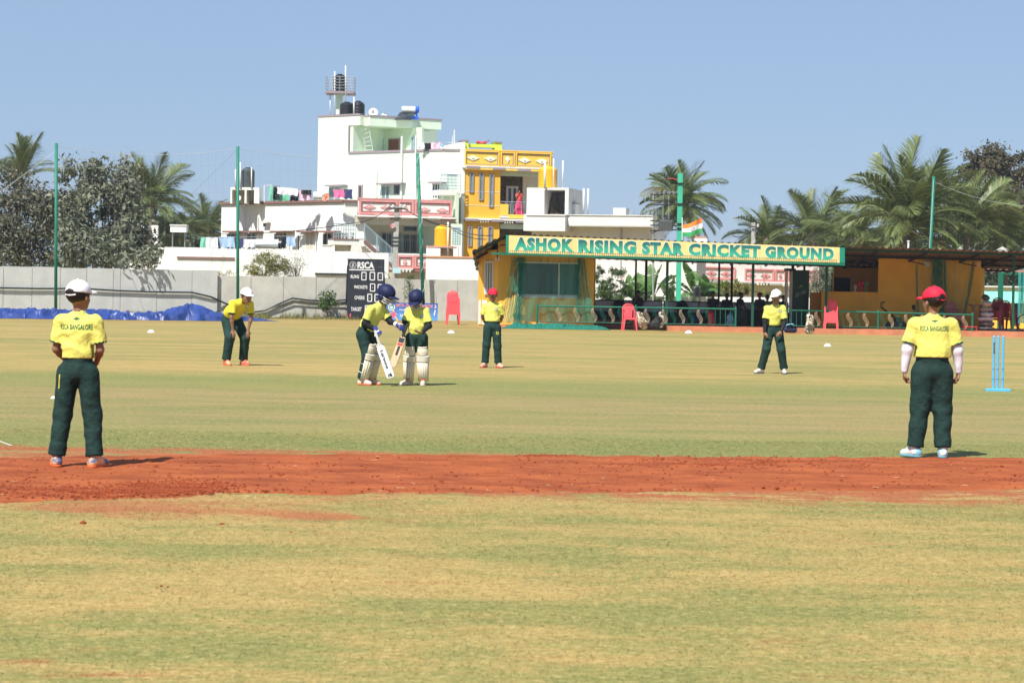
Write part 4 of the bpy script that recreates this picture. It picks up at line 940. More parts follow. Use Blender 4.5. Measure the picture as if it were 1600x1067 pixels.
tag(m.build('stored_planks', mat('old_timber', (.13, .11, .09), .9)), 'old planks and scrap leaning inside the open box room', 'planks')
MB().pbox(GH, 883, 337, 1022, 353.5, -.5, -.3).build('parapet', GREYW, house); MB().pbox(GH, 883, 336, 1022, 337, -.55, -.25).build('parapet_cap', WHITE, house)
MB().pbox(GH, 870, 352.7, 1022, 354, -.5, 3).build('roof', GREYW, house)
MB().pbox(GH, 830, 354, 1022, 475, .5, 3).build('wall', GREYW, house); MB().pbox(GH, 969, 354, 970, 475, .42, .5).build('wall_joint', GREYD, house)
MB().pbox(GH, 1022, 400, 1088, 475, .4, 3).build('wing_wall', GREYW, house)
MB().pbox(GH, 958, 325, 978, 338, .2, 1).build('roof_block', GREYW, house); MB().pbox(GH, 890, 318, 899, 337, .2, 1).build('roof_block', WHITE, house); MB().pbox(GH, 889.5, 317, 899.5, 318.3, .15, 1.05).build('roof_block_cap', BROWNP, house)
cyl_px('water_tank', 841, 258, 871, 293, 106.2, TANKY, 'large yellow ribbed water tank on the grey box room', 'water tank', ribs=8, group='yellow water tanks')
for i, (x, ya, yb, Y, r) in enumerate(((851.5, 250, 295, 105, .05), (865, 248, 293, 105.5, .03), (879.5, 251, 294, 105.2, .035), (912, 295, 337, 106, .045), (919, 295, 337, 106, .045))):
    pole_px('vent_pipe', x, yb, x, ya, Y, r, PIPEW, ['white pipe in front of the yellow roof tank', 'white pipe at the right side of the yellow roof tank', 'white pipe standing free right of the yellow roof tank', 'left white pipe of the close pair on the flat roof', 'right white pipe of the close pair on the flat roof'][i], 'pipe', 'white pipes on the grey house')
t = thing('roof_rack', 'small grey slanted frame on the flat grey roof', 'frame', W(988, 338, 105)); MB().tube([W(984, 337, 105), W(991, 327, 105), W(991, 337, 105)], .03, 5).build('rack_pipe', STEEL, t)
dish(972, 432, 6.5, 102.5, mat('pale_dish', (.5, .4, .36), .6), 'pale pink dish seen behind the shrub inside the pavilion', face=(-.6, -.7, .3))
# yellow tank beside the pink porch
F = fr_px(666, 112.3, 716, 112.3)
t = thing('tank_stand', 'low white tank stand between the pink porch and yellow house', 'tank stand', F.A)
MB().pbox(F, 666, 386, 684, 402, 0, 1.2).build('pier', WHITE, t); MB().pbox(F, 684, 388, 688, 402, 0, 1.0).build('pier', WHITE, t); MB().pbox(F, 688, 388, 708, 402, .8, 1.0).build('back_panel', BEIGE, t); MB().pbox(F, 708, 386, 716, 402, 0, 1.2).build('pier', WHITE, t)
MB().pbox(F, 665.5, 384.8, 713, 386.6, -.03, 1.25).build('slab', PINK, t)
cyl_px('water_tank', 678, 351, 704, 384.9, 112.4, TANKY, 'large yellow ribbed water tank left of the yellow house', 'water tank', ribs=9, group='yellow water tanks')
pole_px('vent_pipe', 700, 400, 700, 347, 111.9, .04, PIPEW, 'white pipe in front of the low yellow tank', 'pipe')
F = fr_px(706, 118, 721, 118)
t = thing('blue_grille', 'narrow blue grey window grille between porch and yellow house', 'grille', F.A)
railing(t, F, 708, 719, 356, 383, 3, BLUEG, horiz=7, name='grille_bars', r=.03); MB().pbox(F, 706, 383, 721, 402, 0, .3).build('sill_wall', WHITE, t); MB().pbox(F, 704, 350, 722, 402, 1.2, 1.4).build('shaded_wall', PALEG2, t)

# ------------------------------------------------------------------ house with pink diamonds seen through the pavilion
QH = fr_px(1092, 112, 1282, 115)
house = thing('pink_diamond_house', 'white house with pink diamond parapet seen through the open pavilion', 'house', QH.A)
MB().pbox(QH, 1088, 392, 1280, 440, 0, .2).build('parapet', WHITE, house); MB().pbox(QH, 1088, 440, 1280, 490, .8, 4).build('wall', WHITE, house); MB().pbox(QH, 1088, 440, 1280, 443, -.1, 4).build('floor_slab', WHITE, house)
for x0, y0, x1, y1, dd in ((1095, 417, 1148, 437, [(1111, 427, 8.5, 4), (1134, 428, 8.5, 4)]), (1163, 420, 1209, 440, [(1173, 430, 7, 4), (1196, 431, 8, 4)]), (1210.5, 421, 1228, 441, [(1219, 431.5, 3, 5)]), (1230, 422, 1276, 442, [(1243, 432, 8, 4), (1265, 432.5, 8, 4)])):
    framed_panel(house, QH, x0, y0, x1, y1, dd, PINK, PINK, PINKD, inner=PINK, w=.07)
dentils(house, QH, [(1105, 1122, 439), (1160, 1180, 441), (1205, 1222, 443)], [(1124, 1140, 439.5), (1184, 1202, 441.5), (1224, 1240, 443)], 440, 3, GREYD, WHITE)
MB().pbox(QH, 1150, 446, 1232, 456, .3, .5).build('lintel', BEIGE, house); window(house, QH, 1190, 454, 1206, 475, nm=0, d=.78, frame=GFRAME)
BW = fr_px(928, 98, 1272, 98)
t = thing('garden_wall', 'low white wall behind the pavilion seats, under the banana plants', 'wall', BW.A)
for k in range(9): x = 930 + k * 38; MB().pbox(BW, x, 462.5 + k * .3 - (4 if k < 2 else 0), x + 37.6, 510, 0, .2).build('wall_panel', WHITE2, t)
# ------------------------------------------------------------------ small turquoise and yellow building far right
F = fr_px(1530, 104, 1625, 102)
house = thing('turquoise_shed', 'small yellow shed with turquoise sheet awning at the far right', 'shed', F.A)
MB().pbox(F, 1528, 448, 1625, 520, .4, 4).build('wall', mat('cream_paint', (.72, .62, .38), .85), house)
MB().pbox(F, 1528, 447, 1625, 449, .2, 4.2).build('roof', GREYW, house)
mb = MB(); mb.grid(lambda a, b: F.P(a * F.L, .35 - b * .5 + .02 * sin(a * 160), zat(F, 1560, 455) * (1 - b) + zat(F, 1560, 473) * b), 160, 2); mb.build('awning_sheet', mat('turquoise_sheet', (.22, .58, .46), .5), house)
MB().pbox(F, 1528, 473, 1625, 520, .25, .4).build('lower_wall', YELO, house); MB().pbox(F, 1583, 474, 1593, 508, .2, .26).build('door', DARK, house)
# ------------------------------------------------------------------ vegetation
BARK = mat('bark', (0.20, 0.16, 0.12), .95, col2=(.09, .07, .05), scale=8, stretch=(1, 1, .2), bump=.8)
BARKP = mat('palm_bark', (0.26, 0.22, 0.17), .95, col2=(.12, .1, .08), scale=9, stretch=(.3, .3, 3), bump=.8)
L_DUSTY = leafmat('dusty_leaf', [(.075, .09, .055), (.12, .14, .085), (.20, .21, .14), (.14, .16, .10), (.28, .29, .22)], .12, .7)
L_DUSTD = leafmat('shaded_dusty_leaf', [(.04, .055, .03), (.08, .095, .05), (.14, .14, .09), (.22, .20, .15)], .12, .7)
L_FUZZ = leafmat('brown_flower_spray', [(.19, .14, .11), (.30, .24, .19), (.24, .18, .15)], .1, .9)
L_DARK = leafmat('dark_green_leaf', [(.025, .045, .02), (.05, .08, .035), (.085, .12, .05)], .15)
L_MID = leafmat('mid_green_leaf', [(.03, .07, .02), (.07, .13, .035), (.14, .20, .05)], .25)
L_YEL = leafmat('yellow_green_leaf', [(.10, .13, .03), (.22, .23, .06), (.34, .30, .07), (.08, .10, .04)], .25)
L_BRNT = leafmat('brownish_leaf', [(.03, .045, .02), (.06, .075, .03), (.17, .12, .075), (.10, .09, .055)], .1, .7)
L_PALM = leafmat('palm_leaflet', [(.06, .10, .03), (.125, .175, .055), (.25, .275, .11), (.10, .145, .045)], .25, .42)
L_PALMD = leafmat('dry_palm_leaflet', [(.16, .14, .05), (.25, .22, .08), (.10, .12, .04)], .2, .5)
L_BAN = leafmat('banana_leaf', [(.05, .13, .025), (.09, .20, .04), (.13, .24, .05)], .35, .4)

def leaves(P, s, rs, droop=.3, aspect=.45):
    """P (n,3) -> folded pointed leaves, arrays of verts and faces"""
    n = len(P); d = rs.normal(size=(n, 3)); d[:, 2] -= droop; d /= np.linalg.norm(d, axis=1)[:, None]
    u = rs.normal(size=(n, 3)); u -= (u * d).sum(1)[:, None] * d; u /= np.linalg.norm(u, axis=1)[:, None]; w = np.cross(d, u)
    L = s * rs.uniform(.6, 1.25, n)[:, None]; V = np.zeros((n, 4, 3), dtype=np.float32)
    V[:, 0] = P; V[:, 2] = P + d * L; V[:, 1] = P + d * L * .5 + u * L * aspect * .5 + w * L * .1; V[:, 3] = P + d * L * .5 - u * L * aspect * .5 + w * L * .1
    i = np.arange(n)[:, None] * 4
    return V.reshape(-1, 3), (i + np.array([[0, 1, 2, 3]]))
def crown_points(ells, n, rs, clump=.55, shell=.45, nclump=60):
    out = []; vol = np.array([e[1][0] * e[1][1] * e[1][2] for e in ells]); vol = vol / vol.sum()
    cl = []
    for e, v in zip(ells, vol):
        k = max(4, int(nclump * v)); d = rs.normal(size=(k, 3)); d /= np.linalg.norm(d, axis=1)[:, None]; r = shell + (1 - shell) * rs.uniform(0, 1, k)[:, None] ** .6
        c = np.array(e[0]) + d * r * np.array(e[1]); cl.append(c)
        m = int(n * v); j = rs.randint(0, k, m); sz = clump * rs.uniform(.5, 1.2, k)[j][:, None]
        q = rs.normal(size=(m, 3)) * np.array([.55, .55, .4]) * sz; out.append(c[j] + q)
    return np.concatenate(out), np.concatenate(cl)
def tree(name, base, top_r, ells, n, s, leaf, label, seed, cat='tree', group=None, fuzz=0, bark=BARK, zmin=.3, clump=.5, nclump=60, droop=.3, aspect=.45, limbs=28, shell=.45):
    rs = np.random.RandomState(seed); base = Vector(base); t = thing(name, label, cat, base, group=group)
    P, cl = crown_points(ells, n, rs, clump, shell, nclump); P = P[P[:, 2] > zmin]
    mb = MB(); top = Vector(ells[0][0]) - Vector((0, 0, ells[0][1][2] * .4)); 
    H = top.z - base.z; pts = [base, base.lerp(top, .35) + Vector((.1 * H * rs.uniform(-1, 1), 0, 0)), base.lerp(top, .7) + Vector((.08 * H * rs.uniform(-1, 1), 0, 0)), top]
    mb.tube(pts, [top_r, top_r * .8, top_r * .6, top_r * .35], 8)
    for c in cl[rs.permutation(len(cl))[:limbs]]:
        q = rs.uniform(.3, 1.0); a = pts[1].lerp(pts[3], q); c = Vector(c); mid = a.lerp(c, .55) + Vector((0, 0, .12 * (c - a).length)); r = top_r * .3 * (1.2 - q * .6)
        mb.tube([a, mid, c], [r, r * .6, r * .2], 5, cap=False)
    mb.build('trunk', bark, t, smooth=True)
    V, F = leaves(P, s, rs, droop, aspect); mesh_obj('crown', V, F, leaf, t)
    if fuzz:
        ez = np.array([c[2] for c in cl]); hi = cl[ez > np.percentile(ez, 45)]; j = rs.randint(0, len(hi), fuzz)
        Q = hi[j] + rs.normal(size=(fuzz, 3)) * np.array([.28, .28, .22]) + np.array([0, 0, .28]); V, F = leaves(Q, .05, rs, -.3, .5); mesh_obj('flower_sprays', V, F, L_FUZZ, t)
    return t
def epx(px, py, rx, ry, Y, ryd=None):
    c = W(px, py, Y); k = Y / FP; return (tuple(c), (rx * k, (ryd or rx) * k * .8, ry * k))

tree('broadleaf_tree', GX(165, 99), .16, [epx(165, 335, 70, 75, 99), epx(125, 300, 40, 45, 99), epx(150, 268, 30, 26, 99), epx(205, 320, 38, 45, 99), epx(190, 265, 22, 24, 99), epx(165, 390, 85, 28, 98), epx(225, 392, 35, 28, 97.2), epx(165, 360, 80, 45, 99)], 9800, .27, L_DUSTY,
     'large dusty broad leaved tree overhanging the grey wall right of the first green pole', 11, fuzz=4500, clump=.5, nclump=150)
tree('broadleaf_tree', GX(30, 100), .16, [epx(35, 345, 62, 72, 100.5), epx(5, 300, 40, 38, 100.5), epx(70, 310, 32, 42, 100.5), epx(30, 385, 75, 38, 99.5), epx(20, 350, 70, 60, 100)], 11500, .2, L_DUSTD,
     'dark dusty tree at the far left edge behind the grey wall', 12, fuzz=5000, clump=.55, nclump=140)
tree('leafy_branch_tree', GX(240, 94.6), .05, [epx(232, 402, 24, 13, 93.5), epx(205, 406, 22, 9, 93.2)], 160, .28, L_DUSTY, 'low young tree with big pale leaves hanging over the grey slab wall', 13, clump=.3, nclump=14, limbs=14, droop=.9)
tree('broadleaf_tree', GX(1560, 140), .3, [epx(1556, 275, 55, 45, 140), epx(1590, 300, 45, 60, 140), epx(1525, 262, 28, 22, 140), epx(1572, 245, 32, 20, 140), epx(1560, 350, 60, 50, 140)], 24000, .24, L_BRNT,
     'tall brownish broad leaved tree behind the palms at the right edge', 14, clump=.5, nclump=130, shell=.3)
for i, (px, py, rx, ry, Y, lb) in enumerate(((1215, 378, 45, 24, 150, 'dark bushy tree behind the concrete pole right of the flag'), (1330, 372, 60, 34, 148, 'dark bushy tree behind the largest palm'), (1450, 365, 70, 40, 150, 'dark bushy tree between the two right hand palms'), (1570, 380, 60, 36, 150, 'dark bushy tree low at the right edge'), (290, 372, 62, 34, 150, 'dark bushy tree left of the long white house'), (215, 360, 50, 60, 130, 'dark bushy tree behind the palm left of the white houses'))):
    tree('bushy_tree', GX(px, Y), .15, [epx(px, py, rx, ry, Y), epx(px - rx * .6, py + 25, rx * .6, ry, Y), epx(px + rx * .6, py + 20, rx * .6, ry, Y)], 8000, .24, L_DARK, lb, 30 + i, clump=.5, nclump=60, limbs=8, group='dark trees in the background')
tree('bush', GX(975, 97) , .05, [epx(945, 462, 32, 22, 96), epx(940, 432, 16, 16, 96), epx(985, 447, 26, 7, 96), epx(965, 425, 22, 5, 96)], 7000, .10, L_MID, 'dark green tiered shrub beside the window room inside the pavilion', 40, cat='shrub', clump=.16, nclump=70)
tree('bush', GX(1140, 99.5), .04, [epx(1125, 455, 38, 14, 99.5), epx(1150, 450, 20, 16, 99.5)], 5200, .11, L_YEL, 'bright yellow green hedge plants behind the pavilion seats', 41, cat='shrub', clump=.16, nclump=60)
tree('bush', GX(1195, 100), .04, [epx(1200, 462, 30, 10, 100)], 700, .09, L_YEL, 'yellow green plant behind the boy in the white cap', 42, cat='shrub', clump=.16, nclump=24)
tree('bush', GX(1283, 100), .05, [epx(1283, 440, 16, 26, 100)], 1600, .09, L_DUSTY, 'greyish shrub right of the green fridge panel', 43, cat='shrub', clump=.2, nclump=40)
tree('bush', GX(425, 103), .05, [epx(410, 418, 32, 16, 102), epx(440, 420, 22, 16, 102), epx(425, 405, 26, 10, 102)], 5200, .085, L_YEL, 'yellow green flowering bush growing over the grey wall', 44, cat='shrub', clump=.2, nclump=60)
tree('bush', GX(462, 101), .04, [epx(462, 412, 17, 22, 101)], 420, .07, L_DUSTY, 'thin dry twiggy bush right of the yellow green bush', 45, cat='shrub', clump=.25, nclump=40, limbs=40)
tree('bush', GX(511, 96.2), .03, [epx(511, 473, 17, 12, 96.2), epx(515, 462, 12, 8, 96.2)], 800, .12, L_MID, 'low green bush at the foot of the grey wall left of the scoreboard', 46, cat='shrub', clump=.16, nclump=30, zmin=.02)
tree('bush', GX(640, 97.7), .02, [epx(641, 436, 7, 9, 97.6), epx(638, 455, 5, 14, 97.7)], 220, .09, L_MID, 'small climbing sapling on the wall above the boys helmets', 47, cat='shrub', clump=.1, nclump=16, limbs=10)
tree('bush', GX(343, 104), .03, [epx(350, 427, 22, 5, 103)], 320, .06, L_YEL, 'pale flowering weeds along the top of the slab wall', 48, cat='shrub', clump=.14, nclump=22)
tree('bush', GX(598, 106), .02, [epx(603, 436, 7, 5, 105)], 110, .08, L_MID, 'small green plant on the wall between scoreboard and concrete pole', 49, cat='shrub', clump=.08, nclump=8, limbs=6)

# palms: fronds of real leaflets, one mesh per bend, shared
def frond_mesh(elev, L, droop, seed, mat_, n=66, fall=.55):
    rs = np.random.RandomState(seed); pts = []; p = np.zeros(3); e = elev; K = 24
    for k in range(K + 1):
        pts.append(p.copy()); e2 = e - droop * (k / K) ** 1.4; p = p + np.array([cos(e2), 0, sin(e2)]) * L / K
    pts = np.array(pts); mb = MB(); r0 = .035
    mb.tube([Vector(q) for q in pts[::3]], [r0 * (1 - .85 * i / 8) for i in range(len(pts[::3]))], 4, cap=False)
    for i in range(n):
        t = .14 + .86 * i / (n - 1); x = t * K; k = min(K - 1, int(x)); q = pts[k] + (pts[k + 1] - pts[k]) * (x - k); tg = pts[k + 1] - pts[k]; tg /= np.linalg.norm(tg); up = np.array([-tg[2], 0, tg[0]])
        ll = L * .31 * (sin(pi * min(1, t * .93 + .07)) ** .55) * rs.uniform(.85, 1.1)
        for sgn in (-1, 1):
            d = tg * (.45 + .5 * t) + np.array([0, sgn, 0]) * (.85 - .25 * t) + up * .25 + rs.normal(size=3) * .06; d /= np.linalg.norm(d)
            g = np.array([0, 0, -1.0]); a = q; b = q + d * ll * .5; d2 = d + g * fall * rs.uniform(.7, 1.5); d2 /= np.linalg.norm(d2); c = b + d2 * ll * .55
            w = np.cross(d, up); w = w / (np.linalg.norm(w) + 1e-9); w = (w * .6 + tg * .8); w = w / np.linalg.norm(w) * .020 * (L / 3.2)
            mb.add([a - w, a + w, b + w * 1.2, b - w * 1.2, c], [(0, 1, 2, 3), (3, 2, 4)])
    me = mesh_obj('frond', mb.v, mb.f, mat_); m = me.data; bpy.data.objects.remove(me); return m
FR = [frond_mesh(radians(a), 1.0 * 3.2, d, 50 + i, L_PALM, fall=f) for i, (a, d, f) in enumerate(((85, .5, .25), (72, .8, .35), (58, 1.2, .5), (40, 1.3, .65), (22, 1.2, .8), (2, .9, .9), (-20, .8, 1.0), (-45, .5, 1.1)))]
FRD = [frond_mesh(radians(a), 3.2, d, 70 + i, L_PALMD, fall=f) for i, (a, d, f) in enumerate(((35, 1.5, .8), (-30, .6, 1.1)))]
def palm(px, py, Y, Lpx, label, seed, lean=0.0, plan=None, ground=None, group='coconut palms behind the field'):
    rs = np.random.RandomState(seed); c = W(px, py, Y); s = Lpx * Y / FP / 3.2
    t = thing('palm_tree', label, 'palm tree', (c.x + lean, c.y, 0), group=group); off = c - Vector((c.x + lean, c.y, 0))
    pts = [Vector((c.x + lean * (1 - q) ** 1.5, c.y, c.z * q)) for q in (0, .25, .5, .75, 1)]
    MB().tube(pts, [.22 * s, .17 * s, .15 * s, .14 * s, .17 * s], 10).build('trunk', BARKP, t, smooth=True)
    hd = MB().lathe([(.05, -.35), (.24, -.15), (.28, .1), (.15, .3), (.05, .45)], (0, 0, 0), 10); hd.v = [tuple(Vector(p) * s + c) for p in hd.v]; hd.build('crown_base', BARKP, t)
    plan = plan or [(0, 4), (1, 6), (2, 7), (3, 7), (4, 6), (5, 5), (6, 4)]
    for cls, num in plan:
        a0 = rs.uniform(0, 2 * pi)
        for k in range(num):
            o = bpy.data.objects.new('frond', (FRD[cls - 10] if cls >= 10 else FR[cls])); COL.objects.link(o); o.parent = t
            a = a0 + 2 * pi * k / num + rs.uniform(-.35, .35); q = s * rs.uniform(.82, 1.12)
            o.matrix_local = Matrix.Translation(off) @ Matrix.Rotation(a, 4, 'Z') @ Matrix.Rotation(rs.uniform(-.15, .15), 4, 'Y') @ Matrix.Rotation(rs.uniform(-.5, .5), 4, 'X') @ Matrix.Diagonal((q, q, q, 1))
    nut = rs.randint(2, 6)
    for k in range(nut):
        a = rs.uniform(0, 2 * pi); MB().lathe([(.03, -.12), (.1, -.05), (.11, .03), (.03, .12)], tuple(c + Vector((cos(a) * .3, sin(a) * .3, -.1 - .1 * (k % 2))) * s), 8).build('coconut', L_YEL, t)
    return t
palm(1065, 322, 122, 84, 'coconut palm behind the green pole and transformer', 1, plan=[(0, 4), (1, 5), (2, 6), (3, 6), (4, 7), (5, 6), (6, 5), (7, 4), (10, 3), (11, 3)])
palm(1417, 358, 108, 138, 'largest coconut palm rising over the pavilion roof', 2, plan=[(0, 6), (1, 8), (2, 8), (3, 7), (4, 6), (5, 4), (6, 3), (7, 2), (11, 2)])
palm(1510, 352, 112, 108, 'coconut palm right of the green pole on the pavilion roof', 3, plan=[(0, 4), (1, 6), (2, 7), (3, 7), (4, 5), (5, 4), (6, 3), (10, 2)])
palm(1572, 380, 116, 85, 'smaller coconut palm near the right edge above the roof', 4)
palm(1199, 378, 128, 72, 'small coconut palm behind the short concrete pole', 5, plan=[(0, 3), (1, 5), (2, 5), (3, 4), (4, 4), (5, 3)])
palm(1272, 376, 124, 88, 'coconut palm midway between flag and largest palm', 6, plan=[(0, 4), (1, 5), (2, 6), (3, 5), (4, 4), (5, 4)])
palm(1335, 380, 118, 95, 'low coconut palm just left of the largest palm', 7, plan=[(1, 3), (2, 5), (3, 6), (4, 5), (5, 4), (6, 3)])
palm(30, 285, 125, 80, 'coconut palm top showing above the dark tree at far left', 8, plan=[(0, 4), (1, 6), (2, 4), (3, 3)])
palm(236, 318, 118, 86, 'coconut palm with upright fronds left of the white houses', 9, plan=[(0, 5), (1, 6), (2, 5), (3, 5), (4, 5), (5, 4), (6, 3)])
palm(318, 362, 128, 62, 'dark coconut palm directly left of the long white house', 10, plan=[(0, 3), (1, 4), (2, 5), (3, 5), (4, 5), (5, 4)])
palm(275, 372, 121, 70, 'low coconut palm with a long arching frond behind the roof box', 21, plan=[(1, 3), (2, 4), (10, 4), (3, 5), (4, 5), (5, 4)])
# bananas
def banana_leaf(L, w, elev, droop, seed):
    rs = np.random.RandomState(seed); K = 14; p = np.zeros(3); pts = []; mb = MB()
    for k in range(K + 1):
        pts.append(p.copy()); e = elev - droop * (k / K) ** 1.5; p = p + np.array([cos(e), 0, sin(e)]) * L / K
    mb.tube([Vector(q) for q in pts], [.018 * (1 - .8 * i / K) for i in range(K + 1)], 4, cap=False)
    for k in range(2, K):
        for sg in (-1, 1):
            wa = w * sin(pi * (k - 2) / (K - 2)) ** .5 + .01; wb = w * max(0, sin(pi * (k - 1) / (K - 2))) ** .5 + .01; dr = rs.uniform(0, .35)
            a, b = pts[k], pts[k] + (pts[k + 1] - pts[k]) * .96
            mb.add([a, b, b + np.array([0, sg * wb, .25 * wb - dr * wb]), a + np.array([0, sg * wa, .25 * wa - dr * wa])], [(0, 1, 2, 3)])
    o = mesh_obj('leaf', mb.v, mb.f, L_BAN); m = o.data; bpy.data.objects.remove(o); return m
BL = [banana_leaf(1.5, .24, radians(e), d, i) for i, (e, d) in enumerate(((85, .5), (70, 1.1), (52, 1.7), (35, 1.9)))]
for i, (px, Y, sc, n, lb) in enumerate(((990, 96, .85, 7, 'leftmost banana plant behind the pavilion posts'), (1022, 97, 1.0, 8, 'banana plant just left of the green pole behind the pavilion'), (1052, 96.5, .8, 6, 'low banana plant behind the green pole'), (1085, 97.5, 1.05, 8, 'banana plant behind the grey drum post'), (1106, 99, .85, 6, 'rightmost banana plant beside the yellow green hedge'))):
    base = GX(px, Y); t = thing('banana_plant', lb, 'banana plant', base, group='banana plants behind the pavilion'); rs = np.random.RandomState(90 + i)
    MB().tube([base, base + Vector((0, 0, 1.25 * sc))], [.1, .07], 8).build('stem', L_BAN, t)
    for k in range(n):
        o = bpy.data.objects.new('leaf', BL[k % 4]); COL.objects.link(o); o.parent = t
        o.matrix_local = Matrix.Translation((0, 0, 1.15 * sc)) @ Matrix.Rotation(rs.uniform(0, 2 * pi), 4, 'Z') @ Matrix.Rotation(rs.uniform(-.6, .6), 4, 'X') @ Matrix.Diagonal((sc, sc, sc, 1))
# weeds along the wall foot
def weeds(name, n, fn, h, seed, m):
    rs = np.random.RandomState(seed); P = np.array([fn(rs) for _ in range(n)]); a = rs.uniform(0, 2 * pi, n); hh = h * rs.uniform(.3, 1.2, n) * P[:, 3]; V = np.zeros((n, 3, 3), dtype=np.float32); b = rs.uniform(0, 2 * pi, n); w = .012
    V[:, 0, :3] = P[:, :3]; V[:, 1, :3] = P[:, :3]; V[:, 0, 0] -= w * np.cos(a); V[:, 1, 0] += w * np.cos(a); V[:, 0, 1] -= w * np.sin(a); V[:, 1, 1] += w * np.sin(a); V[:, 2] = P[:, :3]; V[:, 2, 0] += np.cos(b) * hh * .5; V[:, 2, 1] += np.sin(b) * hh * .5; V[:, 2, 2] = hh
    tag(mesh_obj(name, V.reshape(-1, 3), np.arange(3 * n).reshape(-1, 3), m), kind='stuff')
def wf(rs):
    px = rs.uniform(120, 620); yb = 91.8 + (px - 120) / 225 * 2.8 if px < 345 else 94.6 + (px - 345) / 400 * 3.8; d = abs(rs.normal()) * 1.2
    p = GX(px, yb + .9 - d); k = .35 + .65 * (mn.noise(Vector((px * .05, 1, 1))) > -.1); return (p.x, p.y, 0, k * (1.3 - .4 * min(2, d)))
weeds('wall_weeds', 9000, wf, .26, 60, leafmat('weed', [(.12, .15, .04), (.22, .22, .07), (.33, .28, .12), (.08, .12, .03)], .2))
def wf2(rs):
    px = rs.uniform(20, 1600); Y = rs.uniform(60, 88); p = GX(px, Y); return (p.x, p.y, 0, .6)

def thicket(name, x0, x1, y0, Y, n, s, m, seed):
    rs = np.random.RandomState(seed); a = GX(x0, Y).x; b = GX(x1, Y).x; x = rs.uniform(a, b, n); hmax = W((x0 + x1) / 2, y0, Y).z
    h = np.array([hmax * (.62 + .55 * mn.noise(Vector((q * .35, seed, 0))) + .2 * mn.noise(Vector((q * 1.3, seed, 4)))) for q in x]); z = h * rs.uniform(0, 1, n) ** .8; y = Y + rs.normal(size=n) * 1.2
    V, F = leaves(np.stack([x, y, z], 1), s, rs); tag(mesh_obj(name, V, F, m), kind='stuff')
thicket('distant_thicket', 1262, 1680, 375, 128, 26000, .26, L_DARK, 5); thicket('distant_thicket', -60, 350, 385, 140, 22000, .26, L_DARK, 6)
thicket('field_edge_bushes', 1262, 1312, 445, 104, 2500, .12, L_DUSTY, 8)
# ------------------------------------------------------------------ pavilion
ORNG = mat('pavilion_orange_paint', (0.86, 0.47, 0.06), .85, var=.12, scale=1.3, stain=.25, bump=.15)
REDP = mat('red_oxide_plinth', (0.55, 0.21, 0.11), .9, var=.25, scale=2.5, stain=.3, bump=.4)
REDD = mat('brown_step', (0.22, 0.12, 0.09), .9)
RUST = mat('rusty_corrugated_sheet', (0.26, 0.19, 0.16), .6, col2=(0.13, 0.07, 0.05), scale=1.6, bump=.2)
GRNP = mat('green_enamel', (0.012, 0.15, 0.09), .4, var=.2, scale=5)
GRND = mat('dark_green_enamel', (0.012, 0.075, 0.045), .45)
BLKP = mat('black_enamel', (0.012, 0.014, 0.014), .5)
CREAM = mat('cream_enamel', (0.60, 0.50, 0.32), .5)
TEALN = netmat('teal_net', (0.03, 0.40, 0.28), .15, .6); TEALT = mat('teal_net_rope', (0.025, 0.26, 0.18), .7, var=.4, scale=8)
TEALH = mat('teal_net_heap', (0.014, 0.19, 0.135), .85, col2=(.008, .12, .09), scale=22, bump=1.0, bscale=60)
ZP = .18
RE = [(738, 392), (790, 365.5), (1060, 376.8), (1280, 384), (1600, 393.3), (1660, 395)]
def roof_z(px, Y):
    y = float(np.interp(px, [p[0] for p in RE], [p[1] for p in RE])); z = W(px, y, 80).z; return z - (Y - 80) * .062
root = thing('pavilion', 'long open orange pavilion with rusty corrugated roof and green sign board', 'pavilion', GX(1160, 84))
mb = MB(); N = 760
mb.grid(lambda a, b: Vector((W(738 + 922 * a, 380, 80).x * (1 if 1 else 1), 80 + 8.2 * b, roof_z(738 + 922 * a, 80 + 8.2 * b) + .028 * sin(a * 2 * pi * 88))), N, 4)
mb.build('roof_sheet', RUST, root)
xr = lambda px: W(px, 380, 80).x
for Yb in (80.5, 83, 85.6, 88):
    m = MB()
    for i in range(len(RE) - 1):
        a, b = RE[i][0], RE[i + 1][0]; m.bar((xr(a), Yb, roof_z(a, Yb) - .07), (xr(b), Yb, roof_z(b, Yb) - .07), .05, .08)
    m.build('purlin', GRND if Yb < 81 else BLKP, root)
for px in (742, 792, 928, 1042, 1110, 1176, 1236, 1291, 1372, 1450, 1531, 1583, 1650):
    MB().bar((xr(px), 80.2, roof_z(px, 80.2) - .14), (xr(px), 88, roof_z(px, 88) - .14), .05, .07).build('rafter', BLKP, root)
    if px > 928: MB().bar((xr(px), 80.6, roof_z(px, 80.6) - .5), (xr(px), 83.5, roof_z(px, 83.5) - .17), .035, .035).build('brace', BLKP, root)
# floor and steps
MB().prism([GX(1042, 80.4), GX(1680, 79.6), GX(1740, 90), GX(1040, 90)], -.1, ZP).build('plinth', REDP, root)
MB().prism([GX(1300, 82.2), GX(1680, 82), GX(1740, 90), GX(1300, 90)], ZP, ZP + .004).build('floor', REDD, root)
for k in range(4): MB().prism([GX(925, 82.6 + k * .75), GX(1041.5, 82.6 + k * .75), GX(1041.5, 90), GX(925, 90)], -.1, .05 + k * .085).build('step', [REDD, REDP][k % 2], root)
MB().prism([GX(765, 81.0), GX(926, 81.2), GX(926, 90), GX(765, 90)], -.1, .12).build('room_plinth', REDP, root)
